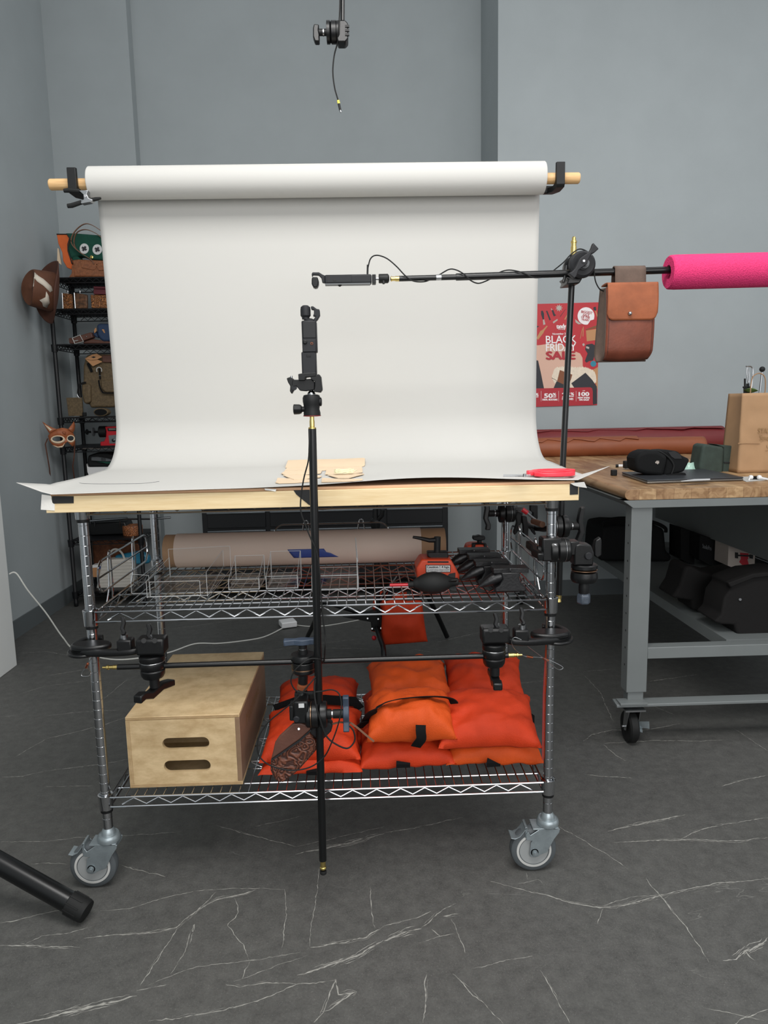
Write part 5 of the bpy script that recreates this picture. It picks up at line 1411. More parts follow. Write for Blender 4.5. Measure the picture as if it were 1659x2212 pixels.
MB().box((1.885, 1.62, .367), (.85, 1.72, .006)).build('lower_shelf', 'grey_steel_paint', wb)
MB().box((1.4565, 1.62, .3485), (.006, 1.72, .044)).build('shelf_lip', 'grey_steel_paint', wb)
MB().box((1.95, 1.68, (PX(1560, 1173, 1.925).z+.905)/2), (.05, 1.85, .905-PX(1560, 1173, 1.925).z)).build('side_panel', 'grey_steel_paint', wb)  # bench band made taller so the space behind it goes dark
MB().box((2.15, 1.68, .68), (.36, 1.85, .012)).build('upper_shelf', 'grey_steel_paint', wb)
MB().box((2.318, 1.68, .64), (.012, 1.9, .54)).build('shade_panel', 'grey_steel_paint', wb)  # added panel, hides the bright wall to darken the space under the bench
def bcast(x, y):
    c = MB(); c.box((x, y, .140), (.075, .06, .006)); c = c.build('caster', 'steel', wb)
    f = MB()
    for sx in (-.022, .020): f.prism([(x+sx, y-.022, .138), (x+sx, y+.022, .138), (x+sx, y+.036, .06), (x+sx, y+.022, .045), (x+sx, y+.006, .05)], (.003, 0, 0))
    f.build('fork', 'steel', c, bevel=.0006)
    MB().lathe((x-.017, y+.022, .060), (1, 0, 0), [(0, .004), (.030, .004), (.038, .0), (.054, .0), (.060, .006), (.060, .028), (.054, .034), (.038, .034), (.030, .030), (0, .030)], 40).build('wheel', 'black_rubber', c)
    mb = MB(); mb.sweep([(x+.026, y+.0, .048), (x+.030, y+.016, .058), (x+.034, y+.0, .074), (x+.06, y-.01, .076)], [(-.0015, -.014), (.0015, -.014), (.0015, .014), (-.0015, .014)], (0, 1, 0)); mb.build('brake_tab', 'zinc', c)
    MB().cyl((x-.03, y+.022, .060), (x+.032, y+.022, .060), .005).build('axle', 'steel', c)
for x, y in ((1.085, .70), (1.085, 2.6), (2.22, .70), (2.22, 2.6)): bcast(x, y)

# leather rolls on the bench
def hide_roll(name, label, m_, xa, xb, yc, r, seed, start, turn, hem, zb=bz1, sq=1):
    def f(u, v):
        x = xa+(xb-xa)*u
        e = turn + .38*noise.noise(V3((u*3.1, seed, 0)))+ .18*noise.noise(V3((u*9, seed, 3)))
        th = start+(2*PI+e)*v
        rr = r*(1-.05*math.sin(u*5+seed)) + .007*v + .004*noise.noise(V3((u*6, v*4, seed)))
        if sq != 1 and u > .9: rr *= 1
        p = V3((x, yc+rr*1.12*math.cos(th), zb+.0005+max(0, r*.98+rr*math.sin(th)*.98)))
        return p
    o = MB().grid(f, 70, 70).build(name, m_, solid=.003)
    def edge(x, u):
        q = (u*4.3+seed*.37) % 1
        return hem[0]+hem[1]*(q if q < .8 else .8-(q-.8)*3)+.05*noise.noise(V3((u*14, seed, 7)))
    def g(u, v):
        x = xa+(xb-xa)*(.005+hem[2]*u)
        th = 1.0+(edge(x, u)-1.0)*v
        rr = r+.0115
        return V3((x, yc+rr*1.12*math.cos(th), zb+.0005+r*.98+rr*math.sin(th)*.98))
    MB().grid(g, 90, 14).build('outer_flap', m_, o, solid=.004)
    return tag(o, label, 'leather roll')
hide_roll('leather_roll', 'long tan leather hide roll lying along the back of the workbench', 'roll_tan', 1.03, PZ(1560, 985, bz1).x, 2.30, .048, 3.3, -2.9, 2.3, (2.05, .55, .62))
hide_roll('leather_roll', 'dark red leather hide roll behind the tan roll on the workbench', 'roll_maroon', 1.03, 2.28, 2.50, .068, 9.1, -2.4, 1.6, (1.9, .35, .98))

lt = thing('laptop', 'closed dark grey laptop lying at the front of the workbench', 'laptop', PZ(1470, 1035, bz1))
cs = [(1343, 1027), (1398, 1045.5), (1606, 1038.5), (1520, 1020)]
Pz = lambda a, b, z: PZ(a, b, z)
base = [PZ(a, b, bz1+.001) for a, b in cs]
mb = MB(); mb.prism(base, (0, 0, .009)); mb.build('base', 'laptop_edge', lt, bevel=.003)
mb = MB(); mb.prism([p+V3((0, 0, .0095)) for p in base], (0, 0, .005)); mb.build('lid', 'laptop_grey', lt, bevel=.002)
mb = MB(); mb.prism([PZ(a, b, bz1+.0158) for a, b in ((1470, 1039), (1500, 1035), (1534, 1034), (1534, 1037), (1472, 1040))], (0, 0, .0004)); tag(mb.build('paper_strip', 'label_white'), 'small white printed strip lying on the dark laptop lid', 'paper')

zl = bz1+.0152
cbg = thing('camera_bag', 'black zip camera bag with a small grey emblem lying on the laptop', 'bag', PZ(1430, 1028, zl))
w3 = lambda L: [(1270+x/4.265, 780+y/4.265) for x, y in L]
yb_ = 1.0
mb = MB(); poly_px(mb, w3([(445, 1000), (440, 900), (470, 850), (545, 825), (640, 825), (740, 880), (700, 1060), (540, 1045), (470, 1020)]), yb_, .11); mb.build('body', 'nylon_black', cbg, bevel=.014, seg=4)
mb = MB(); poly_px(mb, w3([(690, 1062), (735, 880), (640, 825), (720, 820), (830, 830), (870, 870), (945, 905), (890, 1020), (790, 1045)]), yb_+.025, .09); mb.build('side', 'nylon_black', cbg, bevel=.012, seg=4)
mb = MB(); mb.tube(spline([PY(*w3([p])[0], yb_+.02) for p in [(560, 828), (640, 826), (735, 880), (790, 960), (770, 1040)]]), .0035, 8); mb.build('zip_piping', 'black_rubber', cbg)
mb = MB(); poly_px(mb, w3([(740, 840), (800, 832), (850, 860), (866, 900), (800, 900), (770, 880)]), yb_+.022, .006); mb.build('opening', 'ink_black', cbg)
mb = MB(); poly_px(mb, w3([(740, 1050), (900, 1030), (912, 1050), (905, 1075), (850, 1085), (740, 1075)]), yb_-.012, .03); mb.build('strap', 'webbing', cbg, bevel=.004)
mb = MB(); write(mb, 'dji', lambda x, y: PY(*w3([(x, y)])[0], yb_-.0008), 622, 918, 654, 950, 2.0); mb.build('emblem', 'poster_silver', cbg)

gp = thing('green_pouch', 'dark green suede pouch with a zip standing behind the laptop', 'pouch', PZ(1560, 1026, bz1))
yg = 1.22
mb = MB(); poly_px(mb, w3([(1035, 1030), (1028, 960), (1060, 775), (1095, 765), (1240, 790), (1260, 800), (1245, 1050)]), yg, .10); mb.build('front', 'suede_green', gp, bevel=.014, seg=4)
mb = MB(); poly_px(mb, w3([(1242, 1055), (1255, 800), (1180, 766), (1370, 785), (1410, 800), (1420, 850), (1440, 1000), (1430, 1055), (1330, 1062)]), yg+.015, .09); mb.build('side', 'suede_green', gp, bevel=.012, seg=4)
mb = MB(); poly_px(mb, w3([(1256, 930), (1390, 932), (1392, 942), (1256, 942)]), yg+.012, .006); mb.build('seam', 'ink_black', gp)
mb = MB(); poly_px(mb, w3([(1362, 880), (1375, 858), (1388, 890), (1385, 920), (1368, 925)]), yg+.010, .006); mb.build('zip_pull', 'brass', gp)
mb = MB(); poly_px(mb, w3([(1335, 1030), (1410, 1030), (1415, 1060), (1330, 1062)]), yg-.01, .02); mb.build('wrist_strap', 'nylon_black', gp, bevel=.003)

pb = thing('paper_bag', 'brown kraft paper bag of tools with twine handles standing on the workbench', 'bag', PZ(1640, 1023, bz1))
yk = 1.16
w7 = lambda L: [(1560+x/6.505, 740+y/6.506) for x, y in L]
mb = MB()
F = [PY(*p, yk) for p in w7([(290, 780), (1000, 700), (1000, 1838), (310, 1838), (225, 1410), (262, 1090)])]
a_, b_, c_, d_ = [PY(*p, yk) for p in w7([(285, 712), (1100, 700), (1100, 1838), (215, 1838)])]
zb = bz1+.0015; za = a_.z
xA, xB, xC = PY(*w7([(178, 710)])[0], yk+.10).x, a_.x, b_.x
def bagf(u, v): return V3((xB-.006*v+(xC-xB)*u, yk+.004*noise.noise(V3((u*5, v*6, 1)))-.01*v, za+(zb-za)*v))
MB().grid(bagf, 24, 24).build('front_sheet', 'paper_bag', pb, solid=.0012, angle=60)
def bags(u, v):
    f_ = bagf(0, v); k = V3((xA-.002-.018*v, yk+.15, za+(zb-za)*v)); q = f_.lerp(k, u); q.x += .012*math.sin(PI*u)*(1-v); return q
MB().grid(bags, 10, 20).build('side_sheet', 'paper_bag', pb, solid=.0012, angle=60)
MB().grid(lambda u, v: V3((xA-.02*v+(xC-xA)*u, yk+.15, za+(zb-za)*v)), 6, 6).build('back_sheet', 'paper_bag', pb, solid=.0012)
MB().box(((xB+xC)/2, yk+.075, zb+.001), (xC-xB, .14, .002)).build('bottom', 'paper_bag', pb)
mb = MB(); poly_px(mb, w7([(225, 1412), (530, 1402), (530, 1414), (225, 1422)]), yk-.012, .002); mb.build('crease', 'paper_bag', pb)
for yy_ in (yk+.002, yk+.148):
    MB().tube(spline([PY(*p, yy_) for p in w7([(395, 720), (410, 560), (440, 470), (520, 432), (590, 470), (608, 560), (600, 720)])]), .0024, 8).build('handle', 'kraft', pb)
mb = MB(); w7f = lambda x, y: PY(*w7([(x, y)])[0], yk-.0125)
write(mb, 'STAY', w7f, 505, 1205, 690, 1275, 1.5); write(mb, 'Sneaky', w7f, 530, 1300, 800, 1400, .8)
mb.build('printed_words', 'ply_edge_dark', pb)
mb = MB()
for k in range(5):
    a = 2*PI*k/5; cx, cy = 655, 1500
    pts = [w7f(cx+38*math.cos(a+.5*math.sin(PI*t/8)*(1))*math.sin(PI*t/8)+18*math.cos(a), cy+52*math.sin(a+.5*math.sin(PI*t/8))*math.sin(PI*t/8)+22*math.sin(a)) for t in range(9)]
    mb.tube(pts, .0006, 5)
mb.build('printed_flower', 'ply_edge_dark', pb)
# tools in the bag
tb = thing('punch_tool', 'black and steel sprung hand tool sticking out of the paper bag', 'tool', PY(1613, 845, yk+.06))
yt_ = yk+.06
w8 = lambda x, y: PY(1560+x/6.505, 740+y/6.506, yt_)
MB().tube(spline([w8(335, 335), (w8(380, 332)), w8(420, 345), w8(432, 390), w8(428, 480), w8(415, 600), w8(412, 760)]), .0032, 8).build('steel_arm', 'steel', tb)
MB().tube(spline([w8(350, 350), w8(348, 450), w8(365, 560), w8(378, 540), w8(375, 420), w8(360, 350)]), .0022, 8).build('spring_arm', 'steel', tb)
mb = MB()
for pts in ([(318, 505), (334, 505), (334, 640), (318, 640)], [(300, 615), (432, 615), (432, 640), (300, 640)], [(350, 575), (382, 575), (388, 640), (345, 640)], [(310, 640), (420, 640), (420, 900), (310, 900)]): mb.prism([w8(*p) for p in pts], (0, .008, 0))
mb.build('black_frame', 'black_plastic', tb, bevel=.001)
lv = thing('lever_rod', 'steel rod with a black ball end sticking out of the paper bag', 'tool', PY(1646, 845, yt_))
MB().cyl(w8(510, 860), w8(560, 420), .0040).build('rod', 'steel', lv)
MB().ball(w8(563, 375), .0115).build('ball_knob', 'black_rubber', lv)
mb = MB()
mb.grid(lambda u, v: w8(275+180*u, 664+40*(v-.5)*math.sin(PI*u*.92+.1)*1.6+20*u) + V3((0, -.03+.02*v, 0)), 12, 4)
tag(mb.build('leaf', 'leaf', solid=.0006), 'single green leaf poking over the rim of the paper bag', 'leaf')

ebc = tag(MB().prism([PZ(a, b, bz1+.0008) for a, b in ((1588, 1031), (1640, 1029), (1670, 1036), (1612, 1041))], (0, 0, .0012)).build('paper_card', 'paper_white'), 'white card lying on the workbench under the white earbuds', 'card')
def earbud(label, px, py, d):
    t = thing('earbud', label, 'earbud', PZ(px, py, bz1+.002), 'white earbuds')
    c = PZ(px, py, bz1+.011)
    MB().lathe(c, (1, 0, 0), [(0, -.009), (.007, -.006), (.0085, 0), (.007, .006), (0, .009)], 16).build('bud', 'white_plastic', t)
    MB().tube([c, c+V3((d*.012, -.012, -.004)), c+V3((d*.02, -.026, -.006))], .0032, 8).build('stem', 'white_plastic', t)
earbud('white earbud at the left on the card by the paper bag', 1622, 1031, -1)
earbud('white earbud at the right on the card by the paper bag', 1640, 1031, 1)
tag(MB().box(PZ(1631, 1032, bz1+.008), (.02, .014, .012)).build('magnet_block', 'nylon_black', bevel=.002), 'tiny black block between the two white earbuds', 'block')
mk = thing('marker_pen', 'white marker with a black cap lying on the workbench left of the camera bag', 'pen', PZ(1340, 1009, bz1))
MB().cyl(PZ(1336, 1006.5, bz1+.007), PZ(1356, 1006.5, bz1+.007), .007).build('barrel', 'white_plastic', mk)
MB().cyl(PZ(1330, 1006.5, bz1+.007), PZ(1336, 1006.5, bz1+.007), .0075).build('cap', 'black_plastic', mk)
bt = thing('camera_battery', 'black battery and strap loop beside the camera bag on the workbench', 'battery', PZ(1360, 1012, bz1))
mb = MB(); rect_px(mb, 1350, 996, 1368, 1012, 1.42, .03); mb.build('case', 'black_plastic', bt, bevel=.003)
MB().tube(spline([PY(1364, 1010, 1.4), PY(1362, 990, 1.4), PY(1372, 985, 1.4), PY(1374, 1000, 1.4), PY(1372, 1012, 1.4)]), .003, 8).build('loop', 'webbing', bt)
tag(MB().box(PZ(1326, 1021, bz1+.0125), (.022, .02, .024)).build('black_cube', 'black_plastic', bevel=.002), 'tiny black cube on the left end of the workbench', 'cube')
mb = MB(); cpl = PZ(1500, 1018, bz1)
mb.grid(lambda u, v: V3((cpl.x-.05+.11*u, cpl.y-.02+.06*v, bz1+.002+max(0, .034*math.sin(PI*u)*math.sin(PI*v)*(1+.8*noise.noise(V3((u*9, v*9, 2))))))), 24, 18)
tag(mb.build('plastic_wrap', 'plastic_green', solid=.0006), 'crumpled pale green plastic wrap between camera bag and green pouch', 'plastic')

# under the bench
zs = .3705
df = thing('duffel_bag', 'black duffel bag with upright handles under the workbench by the wall', 'bag', (1.66, 2.25, zs))
mb = MB(); poly_px(mb, [(1296, 1212), (1300, 1160), (1304, 1138), (1330, 1134), (1420, 1136), (1436, 1144), (1440, 1192), (1452, 1200), (1450, 1214)], 2.06, .30); mb.build('body', 'nylon_black', df, bevel=.03, seg=4)
MB().tube(spline([PY(1306, 1142, 2.1), PY(1304, 1128, 2.1), PY(1325, 1121, 2.1), PY(1360, 1120, 2.1), PY(1410, 1128, 2.1), PY(1436, 1140, 2.1), PY(1438, 1150, 2.1)]), .010, 8).build('handle', 'webbing', df)
def sack(label, L, y, d, seed, loc):
    t = thing('black_sandbag', label, 'sandbag', loc, 'black bags on the bench shelf')
    mb = MB(); poly_px(mb, [(1380+x/5.946, 1140+y_/5.946) for x, y_ in L], y, d); mb.build('pouch', 'nylon_dark', t, bevel=.025, seg=4)
    return t
sack('slumped black cloth bag on the bench shelf, farther from the camera', [(430, 900), (530, 740), (600, 500), (680, 490), (800, 560), (1000, 610), (1330, 560), (1400, 640), (1180, 900), (1080, 1060), (760, 1075), (690, 1060), (690, 940)], 1.10, .16, 1, (1.75, 1.3, zs))
s2 = sack('black cloth bag with a folded flap on the bench shelf, nearest the camera', [(970, 1210), (1060, 1120), (1100, 900), (1190, 780), (1180, 720), (1500, 600), (1900, 560), (1900, 1390), (1340, 1392), (1260, 1370), (1230, 1250), (1060, 1245)], .825, .16, 2, (1.7, .95, zs))
mb = MB(); poly_px(mb, [(1380+x/5.946, 1140+y_/5.946) for x, y_ in [(1150, 710), (1480, 590), (1900, 555), (1900, 600), (1480, 650), (1180, 770)]], .81, .03); mb.build('flap', 'nylon_dark', s2, bevel=.004)
MB().cyl(PY(1599, 1295, .818), PY(1599, 1295, .828), .005).build('eyelet', 'grey_plastic', s2)
sbx = thing('light_box', 'black cardboard box printed StudioPro on the bench shelf', 'box', (1.95, 1.75, zs))
mb = MB(); poly_px(mb, [(1512, 1156), (1574, 1172), (1570, 1226), (1545, 1226), (1510, 1208)], 1.88, .2); mb.build('carton', 'nylon_black', sbx)
mb = MB(); q8 = lambda x, y: PY(1380+x/5.946, 1140+y/5.946, 1.878)
write(mb, 'StudioPro', lambda x, y: q8(x, y+(x-818)*.30), 818, 205, 932, 260, 1.0); mb.build('print', 'grey_plastic', sbx)
mb = MB(); mb.prism([q8(*p) for p in ((1020, 376), (1128, 380), (1128, 436), (1020, 432))], (0, .001, 0)); mb.build('barcode_label', 'grey_plastic', sbx)
wbx = thing('jack_box', 'white cardboard box with a red tool printed on it on the bench shelf', 'box', (2.0, 1.5, zs))
mb = MB(); poly_px(mb, [(1574, 1178), (1631, 1199), (1629, 1242), (1600, 1232), (1572, 1222)], 1.72, .14); mb.build('carton', 'poster_silver', wbx)
q9 = lambda x, y: PY(1380+x/5.946, 1140+y/5.946, 1.718)
mb = MB()
for L in ([(1300, 320), (1410, 330), (1405, 405), (1310, 400)], [(1310, 400), (1395, 405), (1425, 520), (1380, 535), (1330, 480), (1290, 440)]): mb.prism([q9(*p) for p in L], (0, .001, 0))
mb.build('red_print', 'poster_band', wbx)
mb = MB()
for L in ([(1235, 315), (1275, 320), (1275, 395), (1235, 390)], [(1420, 340), (1468, 350), (1466, 400), (1420, 392)], [(1270, 345), (1425, 352), (1425, 372), (1270, 365)]): mb.prism([q9(*p)-V3((0, .0006, 0)) for p in L], (0, .001, 0))
mb.build('black_print', 'ink_black', wbx)
tag(poly_px(MB(), [(1471, 1140), (1502, 1150), (1500, 1222), (1470, 1208)], 2.0, .15).build('dark_carton', 'nylon_black', bevel=.002), 'plain narrow black box between duffel bag and printed box under the bench', 'box')

# ------------------------------------------------------------------ poster on the wall
YW = YR-.004
po = thing('sale_poster', 'red sale poster fixed to the grey wall right of the backdrop', 'poster', PY(1225, 880, YW))
def pf(x, y, k=0): return PY(1140+x/8.506, 640+y/8.508, YW-.00035*k)
def shape(pts, m_, k, nm):
    mb = MB(); mb.prism([pf(x, y, k) for x, y in pts], (0, .0003, 0)); return mb.build(nm, m_, po)
def shapes(lst, m_, k, nm):
    for pts in lst: shape(pts, m_, k, nm)
mb = MB(); mb.prism([pf(*p) for p in ((-90, 148), (1317, 110), (1275, 2000), (-110, 2040))], (0, .003, 0)); mb.build('sheet', 'poster_red', po)
ell = lambda cx, cy, rx, ry, n=40, a0=0: [(cx+rx*math.cos(a0+2*PI*i/n), cy+ry*math.sin(a0+2*PI*i/n)) for i in range(n)]
shape([(-60, 905), (205, 900), (340, 880), (600, 890), (840, 1000), (960, 1050), (1005, 1130), (1012, 1300), (1000, 1700), (300, 1700)], 'poster_pink', 1, 'printed_shape')
shape([(-100, 1150), (190, 1180), (240, 1400), (300, 1700), (-105, 1700)], 'poster_dark', 2, 'printed_shape')
shape([(1290, 1300), (1180, 1360), (1275, 1700), (1285, 1700)], 'poster_tan', 1, 'printed_shape')
fur = [(470, 1560), (440, 1480), (470, 1380), (520, 1310), (700, 1290), (900, 1310), (1010, 1300), (1100, 1320), (1200, 1360), (1250, 1450), (1260, 1580), (1150, 1690), (560, 1690)]
fj = []
for a, b in zip(fur, fur[1:]+fur[:1]):
    for i in range(8):
        t_ = i/8; s_ = 14 if i % 2 else -8
        fj.append((a[0]+(b[0]-a[0])*t_+(b[1]-a[1])*.0+s_*noise.noise(V3((a[0], t_*9, 1)))*2, a[1]+(b[1]-a[1])*t_-s_))
shape(fj, 'poster_fur', 3, 'printed_shape')
shape([(590, 1355), (820, 1440), (790, 1540), (760, 1600), (690, 1690), (540, 1560)], 'poster_brown', 4, 'printed_shape')
shape([(530, 1560), (700, 1640), (680, 1700), (470, 1700)], 'poster_dark', 5, 'printed_shape')
shape([(800, 1600), (1060, 1405), (1180, 1530), (1270, 1660), (1275, 1975), (1200, 1990), (1185, 1690), (860, 1690)], 'poster_dark', 5, 'printed_shape')
shapes([[(1070, 890), (1180, 870), (1270, 920), (1290, 1040), (1230, 1080), (1200, 1180), (1130, 1190), (1080, 1220), (1050, 1190), (1100, 1050), (1055, 980)]], 'poster_dark', 2, 'printed_shape')
shapes([ell(1205, 1240, 55, 55, 14)], 'poster_teal', 3, 'printed_shape')
shapes([[(1070, 630), (1300, 595), (1300, 800), (1085, 828)]], 'poster_tan', 2, 'printed_shape')
shapes([[(1060, 610), (1110, 590), (1300, 520), (1300, 580), (1080, 620)]], 'poster_brown', 2, 'printed_shape')
shapes([[(160, 770), (230, 640), (270, 620), (350, 540), (368, 548), (300, 640), (290, 670), (190, 800)]], 'poster_tan', 2, 'printed_shape')
shapes([[(245, 270), (275, 262), (300, 320), (300, 420), (275, 430), (245, 330)], [(335, 270), (360, 265), (425, 430), (400, 445)], [(440, 260), (470, 250), (500, 330), (525, 345), (480, 372), (465, 340)], [(690, 240), (704, 228), (612, 360), (595, 390), (600, 360)], [(1210, 200), (1250, 190), (1260, 250), (1240, 270), (1205, 240)], [(155, 540), (210, 550), (170, 580), (150, 580)]], 'poster_dark', 2, 'printed_shape')
shapes([[(278, 430), (302, 425), (325, 515), (285, 528)], [(460, 470), (545, 415), (552, 440), (472, 500)], [(425, 230), (440, 222), (452, 250), (440, 258)], [(1000, 880), (1030, 860), (1050, 895), (1020, 920)], [(1070, 925), (1085, 918), (1130, 935), (1125, 970), (1075, 955)], [(870, 420), (930, 470), (990, 510), (930, 515), (880, 480)]], 'poster_silver', 3, 'printed_shape')
star = []
for i in range(18):
    a = 2*PI*i/18; r = 72 if i % 2 == 0 else 36
    star.append((575+r*math.cos(a), 215+r*math.sin(a)))
shape(star, 'poster_silver', 3, 'printed_shape')
shapes([[(1240, 270), (1256, 262), (1290, 380), (1282, 410)], [(1015, 560), (1028, 560), (1022, 740), (1008, 740)], [(1000, 590), (1008, 595), (968, 780), (960, 775)], [(720, 340), (735, 345), (690, 430), (670, 425)]], 'poster_tan', 3, 'printed_shape')
circ = ell(1070, 362, 154, 160, 60)
circ = [p for p in circ if not (p[0] > 1100 and p[1] > 440)]
ang = [(1100, 500), (1130, 470), (1165, 440), (1205, 430)]
circ2 = []
for p in ell(1070, 362, 154, 160, 60):
    a = math.atan2(p[1]-362, p[0]-1070)
    if .42 < a < 1.30:
        if .42 < a < .55: circ2.append((1218, 425))
        elif .60 < a < .75: circ2.append((1150, 445))
        elif 1.15 < a < 1.30: circ2.append((1105, 515))
    else: circ2.append(p)
shape(circ2, 'poster_white', 4, 'sticker')
shape([(-108, 1700), (1150, 1672), (1180, 1690), (1195, 1740), (1195, 2000), (-110, 2040)], 'poster_band', 6, 'bottom_band')
mb = MB()
P7 = lambda x, y: pf(x, y, 8)
write(mb, 'tandy', P7, 530, 508, 700, 618, 4, -.03)
write(mb, 'LEATHER', P7, 560, 602, 665, 614, .8)
mb.build('logo', 'poster_white', po); mb = MB()
write(mb, 'November 21', P7, 456, 672, 712, 706, 1.5, -.02)
write(mb, 'BLACK', P7, 335, 722, 890, 860, 3, -.02)
write(mb, 'FRIDAY', P7, 335, 868, 885, 1003, 3, -.02)
mb.build('title', 'poster_white', po); mb = MB()
write(mb, '50', P7, 305, 1788, 455, 1868, 7); write(mb, '%', P7, 462, 1778, 520, 1826, 4); write(mb, 'OFF', P7, 462, 1840, 522, 1862, 2)
write(mb, 'DEAL BUSTERS', P7, 272, 1884, 545, 1915, 3)
write(mb, '25', P7, 635, 1775, 775, 1858, 7); write(mb, '%', P7, 790, 1770, 848, 1818, 4); write(mb, 'OFF', P7, 786, 1828, 848, 1850, 2); write(mb, 'MACHINES', P7, 632, 1872, 836, 1904, 3)
write(mb, '100', P7, 940, 1762, 1125, 1832, 7); write(mb, 'OVER', P7, 1008, 1730, 1055, 1742, 1); write(mb, 'NEW ITEMS', P7, 922, 1850, 1138, 1880, 3); write(mb, 'ON SALE!', P7, 945, 1888, 1122, 1918, 3)
write(mb, '%', P7, 140, 1780, 196, 1828, 4); write(mb, 'OFF', P7, 140, 1838, 198, 1860, 2)
for x in (245, 567, 888): mb.prism([P7(x-2, 1740), P7(x+2, 1740), P7(x+2, 1930), P7(x-2, 1930)], (0, .0003, 0))
mb.build('offer_print', 'poster_white', po)
mb = MB()
write(mb, 'SALE', P7, 345, 1015, 868, 1160, 14, -.01)
mb.build('sale_word', 'poster_band', po); mb = MB()
write(mb, 'BIGGEST', P7, 985, 272, 1190, 318, 1.5, .14); write(mb, 'SALE', P7, 1015, 324, 1130, 366, 1.5, .12); write(mb, 'OF THE', P7, 985, 366, 1140, 408, 1.5, .12); write(mb, 'YEAR!', P7, 985, 414, 1125, 450, 1.5, .12)
mb.build('sticker_print', 'poster_band', po)

# ------------------------------------------------------------------ black wire shelf in the left corner
YF2, YB2 = 2.853, 3.205
XA2, XB2 = -1.785, -1.337
bs = thing('wire_rack', 'tall black wire rack in the left corner behind the cart', 'shelf', (-1.56, 3.03, 0))
for x in (XA2, XB2):
    for y in (YF2, YB2):
        zt = 2.09
        prof = [(.0105, 0), (.013, .004), (.013, .03)]
        MB().lathe((x, y, 0), (0, 0, 1), prof+[(.0125, .031), (.0125, zt), (.011, zt+.006)], 14).build('post', 'shelf_black', bs)
SZ = [PY(0+140, y, YF2).z for y in (600, 668, 744, 902, 966)]+[.80, PY(155, 1166, YF2).z, .10]
for zt in SZ:
    if True: MB().box(((XA2+XB2)/2, (YF2+YB2)/2, zt+.0005), (XB2-XA2-.03, YB2-YF2+.01, .003)).build('shelf_liner', 'shelf_black', bs)
    s = wire_shelf(bs, XA2+.012, XB2-.012, YF2-.012, YB2+.012, zt, 'shelf_black', pitch=.02, r=.0022, rr=.0032, mids=(.12, .24), trussed=(), drop=.028, zz=.045, n=5)
    for x in (XA2, XB2):
        for y in (YF2, YB2): MB().lathe((x, y, zt-.045), (0, 0, 1), [(.013, 0), (.018, 0), (.020, .045), (.013, .045)], 14, caps=False).build('collar', 'shelf_black', s)

def TI(i): return SZ[i]+.0015
yv = 2.93
f1 = lambda L: [(110+x/9.62, 470+y/9.617) for x, y in L]
# green felt bag with button eyes
gb = thing('felt_bag', 'dark green felt bag with two white button eyes on the top rack shelf', 'bag', PY(190, 560, yv))
mb = MB(); poly_px(mb, f1([(275, 318), (480, 318), (1060, 365), (1250, 420), (1300, 870), (1090, 885), (820, 865), (600, 780), (400, 860), (330, 640), (380, 480)]), yv+.03, .09); mb.build('flap', 'felt_green', gb, bevel=.012, seg=3)
mb = MB(); poly_px(mb, f1([(400, 640), (620, 870), (1100, 890), (1300, 880), (1300, 1000), (450, 1000)]), yv+.035, .08); mb.build('body', 'felt_green', gb, bevel=.01)
mb = MB(); poly_px(mb, f1([(115, 342), (330, 345), (385, 430), (350, 560), (352, 690), (440, 960), (430, 1080), (330, 1040), (250, 900), (230, 720), (150, 540)]), yv+.02, .03); mb.build('orange_side', 'felt_orange', gb, bevel=.004)
mb = MB(); mb.tube([PY(*p, yv+.018) for p in f1([(118, 345), (330, 345), (388, 430), (352, 560), (355, 690), (440, 960)])], .0035, 6); mb.build('edge_stitch', 'ink_black', gb)
mb = MB(); poly_px(mb, f1([(135, 640), (160, 640), (215, 980), (130, 920)]), yv+.05, .01); mb.build('side_strap', 'mask_cream', gb)
for cx, cy, rx in ((692, 645, 95), (962, 663, 98)):
    MB().prism([PY(*p, yv+.027) for p in f1(ell(cx, cy, rx, 108, 28))], (0, .004, 0)).build('button_eye', 'label_white', gb)
    for s_ in (1, -1):
        a = .55 if s_ > 0 else -1.0
        MB().prism([PY(*p, yv+.0255-.0004*s_) for p in f1([(cx+55*math.cos(a)-22*math.sin(a), cy+55*math.sin(a)+22*math.cos(a)), (cx+55*math.cos(a)+22*math.sin(a), cy+55*math.sin(a)-22*math.cos(a)), (cx-55*math.cos(a)+22*math.sin(a), cy-55*math.sin(a)-22*math.cos(a)), (cx-55*math.cos(a)-22*math.sin(a), cy-55*math.sin(a)+22*math.cos(a))])], (0, .002, 0)).build('cross', 'poster_dark', gb)
MB().lathe(PY(*f1([(845, 822)])[0], yv+.028), ay, [(.010, 0), (.010, .003), (.006, .004), (.005, .002), (0, .002)], 18).build('clasp', 'brass', gb)
hbg = thing('leather_handbag', 'brown ostrich leather handbag with long loop handles on the top rack shelf', 'handbag', PY(205, 595, yv))
mb = MB(); poly_px(mb, f1([(440, 1235), (430, 1100), (450, 960), (430, 880), (560, 865), (1300, 900), (1300, 1235)]), yv-.005, .09); mb.build('body', 'ostrich', hbg, bevel=.01, seg=3)
mb = MB(); poly_px(mb, f1([(610, 900), (1000, 900), (930, 1060), (880, 1090), (640, 1045)]), yv-.009, .006); mb.build('pocket_flap', 'ostrich', hbg, bevel=.002)
mb = MB(); poly_px(mb, f1([(930, 960), (1300, 930), (1300, 1100), (990, 1100)]), yv-.009, .006); mb.build('pocket_flap', 'ostrich', hbg, bevel=.002)
